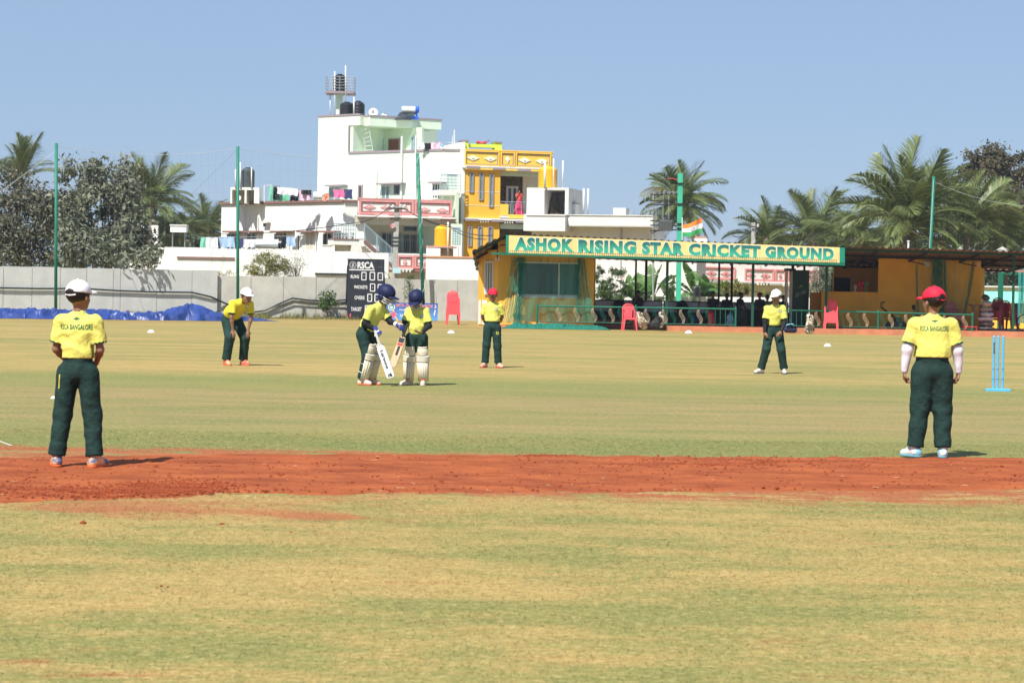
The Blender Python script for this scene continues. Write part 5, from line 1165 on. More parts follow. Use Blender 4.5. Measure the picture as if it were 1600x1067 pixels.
# left room
A = GX(777, 81.3); B = GX(928, 81.5); C = GX(930, 87); D = GX(747, 84.6); RF = Fr(A, B); RS_ = Fr(D, A)
wz = 2.75
MB().prism([A, B, C, D], 0, wz).build('room_wall', ORNG, root)
m = MB()
for i in range(6):   # raking wall head under the sloping roof
    u0, u1 = i * RF.L / 6, (i + 1) * RF.L / 6; px = 777 + (928 - 777) * (i + .5) / 6; m.fbox(RF, u0, u1, .0, .15, wz, roof_z(px, 81.4) - .06)
m.build('wall_head', ORNG, root)
MB().pbox(RF, 917, 405, 928, 503, -.03, .0).build('pilaster', ORNG, root)
MB().pbox(RF, 807, 463.2, 907, 465.5, -.1, 0).build('window_sill', WHITE, root)
f = window(root, RF, 807.5, 409.5, 906.5, 463, nm=0, frame=WFRAME, glass=GLASS, w=.055, t=.05)
MB().pbox(RF, 872.3, 411, 874.6, 462, -.045, -.005).build('mullion', WFRAME, f)
MB().pbox(RF, 875, 411, 905, 462, -.02, -.012).build('pane', mat('greenish_pane', (.05, .13, .11), .15, spec=.5), f)
window(root, RS_, 759, 408, 771.5, 460, nm=2, frame=WFRAME, w=.06, bars=3, t=.06)
MB().pbox(RS_, 747.3, 469, 759.5, 507, -.025, 0).build('wall_skirting', WHITE, root)
MB().pbox(RS_, 752, 398, 753.5, 507, -.03, 0).build('drain_pipe', ORNG, root)
# sign
def sgn(px, t, Y): # t 0 top 1 bottom
    top = np.interp(px, [793, 1320], [367.6, 387]); bot = np.interp(px, [793, 1320], [396.3, 411.2]); return W(px, top + (bot - top) * t, Y)
SY = 79.85
board = MB().hexa([sgn(795, 1, SY), sgn(1312, 1, SY), sgn(1312, 1, SY + .2), sgn(795, 1, SY + .2), sgn(795, 0, SY), sgn(1312, 0, SY), sgn(1312, 0, SY + .2), sgn(795, 0, SY + .2)]).build('sign_board', mat('sign_yellow', (.78, .60, .24), .6, var=.14, scale=1.2, stain=.25), root)
MB().hexa([sgn(1312.3, 1, SY - .004), sgn(1320, 1, SY), sgn(1320, 1, SY + .9), sgn(1312.3, 1, SY + .9), sgn(1312.3, 0, SY - .004), sgn(1320, 0, SY), sgn(1320, 0, SY + .9), sgn(1312.3, 0, SY + .9)]).build('sign_end', mat('sign_teal', (.01, .22, .15), .5), root)
MB().hexa([sgn(790.5, 1.04, SY), sgn(794.7, 1.04, SY), sgn(794.7, 1.04, SY + .9), sgn(790.5, 1.04, SY + .9), sgn(790.5, -.02, SY), sgn(794.7, -.02, SY), sgn(794.7, -.02, SY + .9), sgn(790.5, -.02, SY + .9)]).build('sign_end', mat('sign_teal', (.01, .22, .15), .5), root)
m = MB(); a0, a1 = W(768, 396, SY - .02), W(1320, 413.6, SY - .02); m.bar(a0, a1, .1, .075); m.build('sign_beam', GRNP, root)
def gradmat(name, top, bot):
    m = bpy.data.materials.new(name); m.use_nodes = True; nt = m.node_tree; b = nt.nodes['Principled BSDF']; tc = nd(nt, 'ShaderNodeTexCoord'); sp = nd(nt, 'ShaderNodeSeparateXYZ'); nt.links.new(tc.outputs['Generated'], sp.inputs[0])
    r = nd(nt, 'ShaderNodeValToRGB'); r.color_ramp.elements[0].position = .25; r.color_ramp.elements[1].position = .85; r.color_ramp.elements[0].color = (*bot, 1); r.color_ramp.elements[1].color = (*top, 1)
    nt.links.new(sp.outputs[2], r.inputs[0]); nt.links.new(r.outputs[0], b.inputs['Base Color']); b.inputs['Roughness'].default_value = .5; return m
M_SGN = gradmat('sign_letter_print', (.010, .12, .115), (.03, .35, .23)); M_SW = mat('sign_white_print', (.75, .75, .68), .6)
ud = (sgn(1304, .45, SY) - sgn(803, .45, SY)).normalized(); vd = Vector((0, 0, 1))
for wd, x0, x1 in (('ASHOK', 804, 897), ('RISING', 903.5, 994.5), ('STAR', 1003, 1069), ('CRICKET', 1076, 1188.5), ('GROUND', 1195.5, 1303)):
    c = (sgn(x0, .45, SY) + sgn(x1, .45, SY)) / 2; wd_m = (sgn(x1, .45, SY) - sgn(x0, .45, SY)).length; h = .74 * (sgn((x0 + x1) / 2, 0, SY).z - sgn((x0 + x1) / 2, 1, SY).z)
    v, f_ = text_fit(wd, wd_m, h, offset=.070, spacing=1.16)
    put(MB(), (v, f_), c + Vector((0, -.008, 0)), ud, vd, Vector((0, -1, 0))).build('sign_lettering', M_SGN, board)
    v2, f2 = text_fit(wd, wd_m + .035, h + .035, offset=.088, spacing=1.16)
    put(MB(), (v2, f2), c + Vector((0, -.004, 0)), ud, vd, Vector((0, -1, 0))).build('letter_outline', M_SW, board)
mb = MB(); rs = np.random.RandomState(2)
for k in range(150):     # row of little painted figures along the lower rim
    px = 797 + k * 3.42; o = sgn(px, .90, SY - .004); h = .05; kind = k % 5
    P = lambda x, z: o + ud * (x * h) + vd * (z * h)
    mb.add([P(-.5, 1), P(.5, 1), P(0, 0)], [(0, 2, 1)]); mb.add([P(-.4, -1), P(.4, -1), P(0, .1)], [(0, 1, 2)])
    if kind == 1: mb.add([P(.4, .9), P(.8, .2), P(.6, .1)], [(0, 1, 2)])
    if kind == 3: mb.add([P(-.9, -.6), P(-.6, -.6), P(-.75, 1.1)], [(0, 1, 2)])
tag(mb.build('border_figures', mat('sign_dark_print', (.02, .09, .06), .6), board), kind='stuff')
# posts
for px, Y, r, mm in ((1042, 80.8, .055, GRND), (1176, 80.8, .055, GRND), (1291, 80.8, .055, GRND), (1583, 80.8, .05, GRND), (993, 87.6, .045, BLKP), (1009, 87.6, .06, BLKP), (1123, 87.6, .045, BLKP), (1143, 87.6, .055, BLKP), (1238, 87, .06, BLKP), (1256, 87, .05, BLKP), (1531, 86, .05, BLKP)):
    a = GX(px, Y); p = MB(); zt = roof_z(px, Y) - .1; p.bar((a.x, Y, ZP), (a.x, Y, zt), r * 1.6, r * 1.6); p.build('roof_post', mm, root)
# back edge ragged sheet fringe
mb = MB(); mb.grid(lambda a, b: Vector((xr(925) + (xr(1660) - xr(925)) * a * 1.08, 88.3, roof_z(925 + 735 * a, 88.2) - .0 - .10 * b + .025 * sin(a * 330))), 500, 1); mb.build('back_eave_fringe', mat('reddish_sheet', (.42, .22, .18), .7), root)
# counter and right room
CF = fr_px(1265, 84.2, 1371.5, 84); KF = fr_px(1371.5, 84, 1532, 83.4)
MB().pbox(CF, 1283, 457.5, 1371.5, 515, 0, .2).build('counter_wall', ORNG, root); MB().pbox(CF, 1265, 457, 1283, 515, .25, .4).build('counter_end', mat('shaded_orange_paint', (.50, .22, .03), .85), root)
MB().pbox(CF, 1282, 456, 1371.5, 457.8, -.05, .45).build('counter_top', ORNG, root)
BF2 = fr_px(1300, 88, 1380, 88)
MB().pbox(BF2, 1302, 400, 1380, 515, 0, .15).build('kitchen_back_wall', ORNG, root)
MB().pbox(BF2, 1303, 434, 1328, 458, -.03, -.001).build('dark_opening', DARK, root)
u0 = 0
MB().prism([KF.A, KF.B, GX(1538, 88), GX(1380, 88)], 0, 2.45).build('room_wall', ORNG, root)
m = MB()
for i in range(6):
    a, b = i * KF.L / 6, (i + 1) * KF.L / 6; m.fbox(KF, a, b, 0, .15, 2.45, roof_z(1371 + 161 * (i + .5) / 6, 84) - .06)
m.build('wall_head', ORNG, root)
MB().pbox(KF, 1443, 409, 1454.5, 413, -.14, -.003).pbox(KF, 1444, 413, 1453.5, 416.5, -.12, -.003).build('bulkhead_lamp', PIPEW, root)
MB().pbox(KF, 1526.5, 410, 1529, 417, -.08, 0).build('switch_box', WFRAME, root)

# things on the roof
tag(MB().lathe([(.035, 0), (.035, .35), (.055, .36), (.055, .4)], (xr(1431), 81.5, roof_z(1431, 81.5)), 8).build('vent_pipe', PIPEW), 'short white pipe standing on the pavilion roof', 'pipe')
for px, w_, lb in ((1508, .16, 'left pale stone lying on the pavilion roof'), (1575, .24, 'wider right pale stone lying on the pavilion roof')):
    m = MB(); rock(m, (xr(px), 80.9, roof_z(px, 81) + .06), w_, np.random.RandomState(int(px))); o = m.build('stone', GREYD); tag(o, lb, 'stone', 'stones on the pavilion roof')
t = thing('roof_crate', 'white box with pinkish lid on the pavilion roof under the flag', 'box', (xr(1098), 81, roof_z(1098, 81)))
zc = roof_z(1098, 81); MB().box(xr(1088), xr(1108), 80.8, 81.3, zc, zc + .2).build('box_body', WFRAME, t); MB().box(xr(1089), xr(1107), 80.8, 81.3, zc + .2, zc + .27).build('box_lid', mat('pinkish_lid', (.5, .3, .25), .8), t)
# flag
t = thing('flag', 'tricolour flag, saffron white and green, waving above the sign', 'flag', W(1066.5, 385, 80.9))
MB().tube([W(1066, 386, 80.9), W(1066, 340, 80.9)], .018, 6).build('flag_pole', PIPEW, t)
def flagpt(a, b):
    p = W(1066.5 + 31 * a, 351 + (342 - 351) * a + b * (18 + 6 * a) + 1.5 * sin(a * 5), 80.85); p.y += .09 * sin(a * 8 + b) * a; return p
for nm, b0, b1, c in (('saffron_band', 0, .34, (.85, .25, .05)), ('white_band', .34, .67, (.8, .8, .78)), ('green_band', .67, 1, (.05, .35, .12))):
    MB().grid(lambda a, b: flagpt(a, b0 + (b1 - b0) * b), 16, 3).build(nm, clothmat('flag_' + nm, c, tuple(q * .9 for q in c)), t, smooth=True)
mb = MB(); n = 20
for k in range(n):
    a0, a1 = 2 * pi * k / n, 2 * pi * (k + 1) / n; mb.add([flagpt(.5 + r * cos(a) / 1.35, .505 + r * sin(a)) + Vector((0, -.006, 0)) for a, r in ((a0, .11), (a1, .11), (a1, .135), (a0, .135))], [(0, 1, 2, 3)])
for k in range(12): a0 = 2 * pi * k / 12; mb.add([flagpt(.5 + r * cos(a) / 1.35, .505 + r * sin(a)) + Vector((0, -.006, 0)) for a, r in ((a0 - .05, .11), (a0 + .05, .11), (a0, .01))], [(0, 1, 2)])
mb.build('wheel_emblem', mat('flag_navy', (.03, .05, .3), .8), t)

# railing
def scroll(mb, x, Y, z0, z1, w=.07):
    for k in range(3):
        o = (k - 1) * .055; P = []
        for i in range(9): q = i / 8; P.append((x + o * (1 - abs(q - .5)) + w * sin(q * 2 * pi) * .62 + .07 * (q - .5) * -1, Y, z0 + (z1 - z0) * (.02 + .96 * q) + k * .012))
        mb.tube(P, .0065, 4)
def rail_run(px0, px1, posts, orn, bars, Y, lab, y0, y1):
    a = W(px0, y0, Y); b = W(px1, y1, Y); t = thing('railing', lab, 'railing', (a.x, Y, ZP))
    MB().tube([a, b], .03, 8).build('top_rail', GRNP, t)
    MB().tube([(a.x, Y, ZP + .07), (b.x, Y, ZP + .07)], .015, 6).build('bottom_rail', GRNP, t)
    for px in posts:
        p = GX(px, Y); zt = np.interp(px, [px0, px1], [a.z, b.z]); MB().tube([(p.x, Y, 0.0), (p.x, Y, zt + .03)], .035, 8).lathe([(.04, 0), (.02, .06)], (p.x, Y, zt + .03), 8).build('post', GRNP, t)
    for i, px in enumerate(orn):
        p = GX(px, Y); zt = np.interp(px, [px0, px1], [a.z, b.z]); m = MB(); scroll(m, p.x, Y, ZP + .07, zt - .04); m.build('scroll_baluster', CREAM if i % 2 else GRNP, t)
    for px in bars:
        p = GX(px, Y); zt = np.interp(px, [px0, px1], [a.z, b.z]); MB().tube([(p.x, Y, ZP + .07), (p.x, Y, zt)], .011, 5).build('bar', GRNP, t)
rail_run(840, 1151, (840, 994, 1150), [860 + 13.75 * k for k in range(19)], (1118, 1126, 1134, 1142), 80.55, 'left green railing with cream and green scroll balusters', 478, 483)
rail_run(1229, 1521, (1230, 1372.5, 1520), [1265 + 12.6 * k for k in range(8)] + [1380 + 12.6 * k for k in range(6)] + [1462, 1478, 1494, 1508], (1237.5, 1245, 1253), 80.9, 'right green railing with scroll balusters in front of the orange room', 484.5, 492)

# draped nets
def strands(name, top, bot, Y0, Y1, n, root, seed, r=.006):
    rs = np.random.RandomState(seed); mb = MB()
    for k in range(n):
        q = rs.rand(); x0 = top[0] + (top[1] - top[0]) * q; x1 = bot[0] + (bot[1] - bot[0]) * min(1, max(0, q + rs.normal() * .12)); P = []
        for i in range(7): s = i / 6; P.append(W(x0 + (x1 - x0) * s ** 1.3 + rs.normal() * .7, top[2] + (bot[2] - top[2]) * s, Y0 + (Y1 - Y0) * s + rs.normal() * .02))
        mb.tube(P, r, 3)
    return tag(mb.build(name, TEALT, root), kind='stuff')
def veil(name, x0t, x1t, yt, x0b, x1b, yb, Y0, Y1, root, m=TEALN):
    return MB().grid(lambda a, b: W(x0t + (x1t - x0t) * a + (x0b - x0t) * b * (1 - a) + (x1b - x1t) * b * a, yt + (yb - yt) * b, Y0 + (Y1 - Y0) * b + .06 * sin(a * 30 + b * 2)), 40, 10).build(name, m, root, smooth=True)
def net_heap(name, x0, x1, yb, Y, depth, h, root, seed, edge=0.0):
    A = GX(x0, Y).x; B = GX(x1, Y).x
    def fn(a, b):
        x = A + (B - A) * a; e = min(1, sin(pi * a) * 2.5) ; pr = sin(pi * b) ** .6 * e
        z = h * pr * (.55 + .9 * max(0, mn.noise(Vector((x * 1.3, b * 2, seed)))) + .35 * (1 - abs(mn.fractal(Vector((x * 6, b * 4, seed)), 1, 2, 3)) * 2))
        return Vector((x, Y + depth * (b - .5) + .1 * mn.noise(Vector((x * 3, b, 2))), max(.01, z)))
    return MB().grid(fn, int((B - A) * 18), 12).build(name, TEALH, root)
t = thing('practice_net', 'teal practice net draped over the left orange room and heaped on the ground', 'net', GX(850, 80.7))
veil('net_veil', 812, 918, 402, 783, 930, 503, 80.95, 80.7, t)
for i, (tp, bt, n) in enumerate((((800, 818, 402), (783, 812, 505), 34), ((902, 914, 403), (896, 930, 505), 28), ((812, 822, 402), (804, 816, 505), 18), ((840, 905, 403), (840, 900, 470), 8))):
    strands('net_fold', tp, bt, 80.95, 80.72, n, t, i)
veil('net_bundle', 804, 816, 402, 796, 810, 503, 80.9, 80.7, t); veil('net_bundle', 903, 913, 403, 905, 921, 503, 80.9, 80.7, t)
net_heap('net_heap', 783, 955, 505, 80.3, 1.0, .2, t, 3)
t = thing('practice_net', 'teal net hanging in folds on the right orange room wall', 'net', GX(1475, 83.4))
strands('net_fold', (1457, 1477, 404), (1455, 1480, 500), 83.1, 83.0, 70, t, 9); veil('net_bundle', 1457, 1478, 405, 1455, 1480, 505, 83.15, 83.05, t)
veil('net_veil', 1431, 1523, 409, 1433, 1505, 508, 83.2, 83.1, t, netmat('thin_teal_net', (0.05, 0.33, 0.2), .15, .6)); strands('net_edge', (1518, 1524, 408), (1500, 1507, 508), 83.1, 83.0, 14, t, 12, .005); strands('net_edge', (1431, 1434, 414), (1432, 1436, 508), 83.1, 83.0, 8, t, 13, .005)
t = thing('practice_net', 'blue green net hanging at the far right edge beyond the shed post', 'net', GX(1600, 92)); veil('net_bundle', 1591, 1616, 410, 1590, 1616, 505, 92, 92, t, netmat('blue_green_net', (.05, .36, .34), .6)); strands('net_fold', (1591, 1616, 410), (1590, 1616, 505), 92, 92, 30, t, 14)
t = thing('goal_frame', 'bright green square post with crossbeam behind the stacked red chairs', 'frame', GX(1563, 93)); p = GX(1563, 93); zt = W(1563, 425, 93).z
MB().box(p.x - .09, p.x + .09, 92.9, 93.1, 0, zt).build('post', GRNP, t); MB().box(p.x - .05, p.x + 2.2, 92.95, 93.05, zt - .1, zt + .06).build('crossbeam', GRNP, t)

# cctv camera on the left room
t = thing('security_camera', 'small white security camera under the left end of the sign beam', 'camera', W(777, 405, 81.0))
c = W(777, 405, 80.9); MB().box(c.x - .06, c.x + .06, c.y - .14, c.y + .02, c.z - .045, c.z + .045).build('camera_body', WFRAME, t); MB().tube([c + Vector((0, 0, .05)), c + Vector((0, 0, .42)), c + Vector((.14, .0, .5)), c + Vector((.3, .1, .5))], .022, 6).build('bracket', BLKP, t); MB().lathe([(.03, -.15), (.03, -.14)], (c.x, c.y, c.z), 8, axis='y').build('lens', BLKP, t)

# benches with framed backs in the shade
PANEL = mat('grey_bench_panel', (.72, .74, .80), .5, var=.3); 
bench = None
for i, px in enumerate((945, 978, 1018, 1054, 1076, 1104, 1134, 1164, 1192, 1216)):
    p = GX(px, 85.4)
    lb = ['bench with grey backrest leftmost beside the window room', 'second bench from the window room', 'bench right of the seated man with hand on his face', 'bench at the green front post', 'bench right of the green front post', 'bench of the person with dark scarf', 'bench behind the black rucksack', 'bench of the person in profile', 'bench behind the boy in the white cap', 'rightmost bench beside the fridge'][i]
    if not bench:
        bench = thing('bench', lb, 'bench', (p.x, 85.4, ZP), group='dark benches in the pavilion', local=True); w = .36
        MB().box(-w, w, -.06, -.02, .44, .82).build('backrest', PANEL, bench)
        MB().box(-w - .02, w + .02, -.42, -.40, 0, .40).build('added_dark_board', BLKP, bench)  # dark board added so the shaded space under the seat reads black
        m = MB(); m.box(-w - .03, w + .03, -.08, 0, .82, .86); m.box(-w - .03, w + .03, -.08, 0, .4, .44); m.box(-w - .03, -w, -.08, 0, .44, .82); m.box(w, w + .03, -.08, 0, .44, .82); m.build('back_frame', BLKP, bench)
        MB().box(-w, w, -.5, -.09, .40, .44).build('seat', BLKP, bench)
        for sx in (-1, 1):
            for y in (-.46, -.04): MB().box(sx * w - .02, sx * w + .02, y - .02, y + .02, 0, .4).build('leg', BLKP, bench)
    else: dup(bench, (p.x, 85.4 + .1 * (i % 2), ZP), 0.04 * ((i * 5) % 3 - 1), lb)
# drinks fridge and water drum
t = thing('drinks_fridge', 'tall dark green drinks fridge with white lettering and open white door', 'fridge', GX(1250, 85)); F = fr_px(1238, 85, 1264, 85); z0 = ZP
def fz(py): return W(1250, py, 85).z
MB().fbox(F, 0, F.L, 0, .6, z0, fz(422)).build('cabinet', mat('fridge_green', (.008, .075, .04), .35, var=.3), t)
b_ = GX(1227.5, 84.6); MB().box(b_.x, b_.x + .05, 84.4, 84.9, z0, fz(424)).build('door', WFRAME, t); b2 = GX(1236, 84.9); MB().box(b2.x - .06, b2.x + .03, 84.8, 84.99, z0, fz(424)).build('door_frame', WFRAME, t); MB().box(b_.x - .03, b2.x + .1, 84.4, 84.99, fz(424), fz(420)).build('top_light_box', BLKP, t)
v, f_ = text_fit('Sprite', .42, .2, offset=.01, shear=.3); sv = []
for p in v: sv.append((p[0], p[1] + p[0] * .35, 0))
put(MB(), (sv, f_), F.P(F.L * .5, -.006, fz(459)), F.u, Vector((0, 0, 1)), Vector((0, -1, 0))).build('lettering', mat('fridge_print', (.45, .5, .48), .5), t)
mb = MB(); mb.add([F.P(F.L * .5 + x, -.006, fz(450) + z) for x, z in ((-.09, 0), (0, .12), (.1, .02), (.02, .05))], [(0, 1, 2, 3)]); mb.build('lettering_mark', mat('fridge_print_green', (.35, .45, .08), .5), t)
t = thing('water_drum', 'grey round drum raised on a white stand before the banana plants', 'drum', GX(1088, 89)); c = W(1089, 464, 89); r = 5.6 * 89 / FP
MB().lathe([(r, 0), (r, .36), (r * .95, .4), (r * .3, .42)], c, 14).build('drum_body', mat('grey_drum', (.45, .45, .42), .6), t)
m = MB(); 
for sx in (-1, 1):
    for sy in (-1, 1): m.tube([(c.x + sx * r * .8, c.y + sy * r * .8, ZP), (c.x + sx * r * .8, c.y + sy * r * .8, c.z)], .015, 5)
m.build('stand', PIPEW, t)

# clutter on counter and floor
t = thing('trophy_group', 'red and green trophies standing on the orange counter', 'trophies', W(1345, 457, 84.2)); rs = np.random.RandomState(8)
for i, (px, h, c) in enumerate(((1336, .28, (.5, .5, .5)), (1342, .42, (.5, .03, .05)), (1347, .4, (.5, .03, .05)), (1353, .4, (.1, .25, .12)))):
    p = W(px, 456.5, 84.15); MB().lathe([(.06, 0), (.05, .05), (.02, .08), (.03, h * .4), (.08, h * .75), (.05, h * .95), (.01, h)], p, 10).build('trophy_cup', mat('trophy_%d' % i, c, .3), t)
def bag(px, py0, py1, wpx, Y, cols, label, seed, lean=0.0, name='kit_bag', cat='kit bag'):
    a = GX(px, Y); k = Y / FP; H = (py1 - py0) * k; w = wpx * k / 2; g = G(px, py1); base = max(0, min(ZP, W(px, py1, Y).z)); t = thing(name, label, cat, (a.x, Y, base), local=True); rs = np.random.RandomState(seed)
    s = SDF((-w * 1.6 - abs(lean), -.3, -.05), (w * 1.6 + abs(lean), .3, H + .1), .025)
    s.cone((0, 0, w * .9), (lean, 0, H - w * .9), w * .9, w * .8, .03, ((0, 1, 0), .75)).cone((-w * .3, 0, w * .6), (w * .3, 0, w * .6), w * .6, w * .6, .06, ((0, 1, 0), .8)).wrinkle(.012, 12, seed)
    if seed == 5: s.D[:] = .2; s.cone((-w * .8, 0, .1), (w * .8, 0, .1), .1, .1, 0).cone((-w * .9, 0, .2), (w * .9, 0, .17), .06, .06, .02)
    s.build('bag_body', mat('bag_cloth_%d' % seed, cols[0], .8, col2=cols[1], scale=9, contrast=(.45, .55)), t)
    MB().tube([(lean * .8 - w * .3, -w * .6, H * .8), (lean, -w * .9, H * .95), (lean * .8 + w * .3, -w * .6, H * .8)], .018, 5).build('handle', BLKP, t)
    MB().box(-w * .6, w * .6, -w * .80, -w * .62, H * .18, H * .42).build('pocket', mat('bag_pocket_%d' % seed, cols[1], .8), t)
    return t
bag(1006, 488, 514, 15, 80.0, ((.55, .5, .38), (.16, .09, .05)), 'cream and brown patterned kit bag leaning on the left railing', 1, -.12)
bag(1024, 492, 514, 17, 79.8, ((.05, .05, .045), (.02, .02, .02)), 'black and yellow kit bag slumped beside the cream kit bag', 2, .12)
bag(1034, 486, 512, 10, 80.2, ((.6, .57, .5), (.2, .14, .1)), 'cream narrow bag behind the black and yellow one', 3)
bag(1266, 490, 521, 15, 79.5, ((.62, .58, .45), (.09, .07, .04)), 'white and gold kit bag standing in front of the right railing', 4)
bag(1236, 507, 520, 15, 79.6, ((.02, .03, .08), (.01, .012, .03)), 'small navy bag on the plinth beside the boy in the white cap', 5)
bag(1112, 484, 510, 11, 81.6, ((.65, .03, .08), (.4, .01, .04)), 'bright red bag hanging behind the left railing', 6)
bag(1142, 486, 508, 12, 81.5, ((.16, .42, .62), (.09, .2, .3)), 'light blue bag behind the right end of the left railing', 7)
bag(1126, 476, 508, 22, 82.6, ((.02, .02, .02), (.01, .01, .01)), 'large black rucksack behind the left railing', 8)
bag(1158, 478, 508, 20, 82.6, ((.05, .06, .045), (.02, .025, .02)), 'dark patterned rucksack in the railing gap', 9)
bag(1070, 494, 509, 16, 82.2, ((.10, .13, .18), (.05, .06, .09)), 'dark grey bag on the pavilion floor by the green front post', 10)
bag(1085, 490, 509, 12, 82.4, ((.03, .04, .2), (.02, .02, .08)), 'dark blue bag on the pavilion floor behind the scroll balusters', 11)
for px, a_, b_, lb, sd in ((968, 466, 483, 'black bag lying on the bench beside the shrub', 14), (1067, 470, 485, 'black bag on the bench right of the green front post', 15)):
    tb = bag(px, a_, b_, 20, 85.1, ((.02, .02, .022), (.01, .01, .012)), lb, sd); tb.location.z = ZP + .45
t = thing('folded_cloth', 'light blue cloth lying on the small navy bag', 'cloth', W(1236, 508, 79.5)); t0 = W(1236, 507.5, 79.6); MB().grid(lambda a, b: t0 + Vector(((a - .5) * .36, (b - .5) * .3, .02 + .03 * sin(a * 7) * sin(b * 5) - .05 * (2 * a - 1) ** 2)), 10, 8).build('cloth', clothmat('sky_cloth', (.25, .5, .7)), t)
t = thing('red_cloth_pile', 'red cloth spread on the plinth behind the left railing', 'cloth', W(1062, 508, 81.6)); t1 = GX(1052, 81.6, ZP); MB().grid(lambda a, b: t1 + Vector((a * .6, b * .4, .02 + .08 * abs(mn.noise(Vector((a * 4, b * 3, 1)))))), 18, 10).build('cloth', clothmat('red_cloth', (.5, .07, .1)), t)
# lawn mower
t = thing('lawn_mower', 'old lawn mower with long black handle against the orange wall', 'lawn mower', GX(1402, 82.4, ZP)); y = 82.2
m = MB(); a = W(1378, 480, y); b = W(1404, 500, y)
for dy in (0, .35): m.tube([W(1417, 507, y) + Vector((0, dy, 0)), b + Vector((0, dy, 0)), a + Vector((0, dy, 0)), a + Vector((.02, dy, .16)), a + Vector((.12, dy, .2))], .018, 6)
m.build('handle', BLKP, t)
p = GX(1402, y, ZP); m = MB(); m.bbox(p.x - .32, p.x + .32, y - .05, y + .4, ZP + .08, ZP + .26, .05); m.lathe([(.14, ZP + .26), (.15, ZP + .34), (.08, ZP + .42)], (p.x + .05, y + .15, 0), 12); m.build('deck', mat('mower_grey', (.05, .05, .06), .5), t)
for dx in (-.3, .3):
    for dy in (-.07, .42): MB().lathe([(.05, -.02), (.09, -.02), (.09, .03), (.05, .03)], (p.x + dx, y + dy, ZP + .09), 12, axis='y').build('wheel', BLKP, t)
t = thing('folding_stool', 'dark green folding stool with black seat by the orange wall', 'stool', GX(1430, 82.6, ZP)); y = 82.5; c = W(1427, 480, y)
MB().lathe([(.05, -.05), (.09, -.02), (.09, .04), (.05, .08)], (c.x, c.y, c.z), 10, axis='x').build('seat', BLKP, t); MB().tube([c, (c.x + .28, y, ZP)], .02, 5).tube([c + Vector((.06, 0, -.02)), (c.x + .02, y, ZP)], .02, 5).build('frame', GRNP, t)
for px, c, nm, lb in ((1429, (.65, .45, .1), 'yellow_crate', 'small yellow crate at the foot of the right railing'), (1380, (.5, .08, .05), 'red_tray', 'low red tray on the plinth behind the right railing post')):
    p = GX(px, 80.6 if px > 1400 else 82, ZP); t = thing(nm, lb, 'crate' if px > 1400 else 'tray', p); h = .18 if px > 1400 else .09; m = MB(); m.box(p.x - .14, p.x + .14, p.y, p.y + .02, ZP, ZP + h); m.box(p.x - .14, p.x + .14, p.y + .24, p.y + .26, ZP, ZP + h); m.box(p.x - .14, p.x - .12, p.y + .02, p.y + .24, ZP, ZP + h); m.box(p.x + .12, p.x + .14, p.y + .02, p.y + .24, ZP, ZP + h); m.box(p.x - .12, p.x + .12, p.y + .02, p.y + .24, ZP, ZP + .02); m.build('walls', mat(nm + '_plastic', c, .5), t)
# pile of sacks and table
t = thing('wooden_table', 'small brown wooden table at the right end of the orange room', 'table', GX(1526, 82.2, ZP)); p = GX(1526, 82.2, ZP); zt = W(1526, 475.5, 82.2).z
MB().box(p.x - .22, p.x + .24, 82.0, 82.5, zt - .05, zt).build('table_top', mat('table_wood', (.16, .11, .08), .7), t)
for dx in (-.12, .14): MB().box(p.x + dx - .05, p.x + dx + .05, 82.1, 82.2, ZP, zt - .05).build('leg', mat('table_wood', (.16, .11, .08), .7), t)
lv = [(517, (.06, .06, .065), 30), (510, (.14, .13, .13), 26), (502, (.55, .56, .6), 26), (495, (.5, .5, .52), 22), (487, (.3, .28, .25), 20), (478, (.45, .42, .38), 17), (469, (.08, .08, .08), 14)]
for i, (py, c, wpx) in enumerate(lv):
    p = W(1543 + (i % 2) * 2 - 3, py - 4, 82.0); k = 82 / FP
    t = thing('sack', ['black bin sack at the bottom of the pile by the red chairs', 'grey sack second from the bottom of the pile', 'bright white sack in the middle of the pile', 'white sack above the bright one in the pile', 'brownish sack in the upper pile', 'pale sack near the top of the pile', 'small black bundle on top of the sack pile'][i], 'sack', p, group='sacks piled beside the red chairs', local=True)
    s = SDF((-.45, -.35, -.16), (.45, .35, .16), .025); s.ell((0, 0, 0), (wpx * k / 2, .22, .1), k=.0).wrinkle(.014, 14, i); s.build('sack_body', mat('sack_%d' % i, c, .6), t)
t = thing('plastic_table', 'low red plastic rack on the plinth right of the railing end', 'rack', GX(1520, 80.3, ZP)); p = GX(1516, 80.1, ZP); m = MB(); m.box(p.x - .2, p.x + .25, 80.0, 80.3, ZP + .14, ZP + .17)
m.build('top', mat('red_plastic', (.55, .04, .05), .4), t)
for dx in (-.18, .22): MB().box(p.x + dx - .015, p.x + dx + .015, 80.02, 80.06, ZP - .02, ZP + .14).build('leg', mat('red_plastic', (.55, .04, .05), .4), t)
t = thing('bicycle_wheel', 'black wheel standing at the extreme right of the pavilion floor', 'wheel', GX(1603, 82, ZP)); p = GX(1603, 82, ZP)
m = MB(); m.tube([(p.x + .3 * cos(q), 82, ZP + .31 + .3 * sin(q)) for q in [2 * pi * k / 24 for k in range(25)]], .022, 6, cap=False); m.build('tyre', BLKP, t); m = MB()
for k in range(10): q = 2 * pi * k / 10; m.tube([(p.x, 82, ZP + .31), (p.x + .29 * cos(q), 82, ZP + .31 + .29 * sin(q))], .003, 3)
tag(m.build('spokes', STEEL, t), kind='stuff')
p = G(1417, 523); tag(MB().bar((p.x - .25, p.y + .05, .05), (p.x + .25, p.y - .05, .05), .1, .09).build('green_board', GRND), 'dark green board lying on the grass before the plinth', 'board')

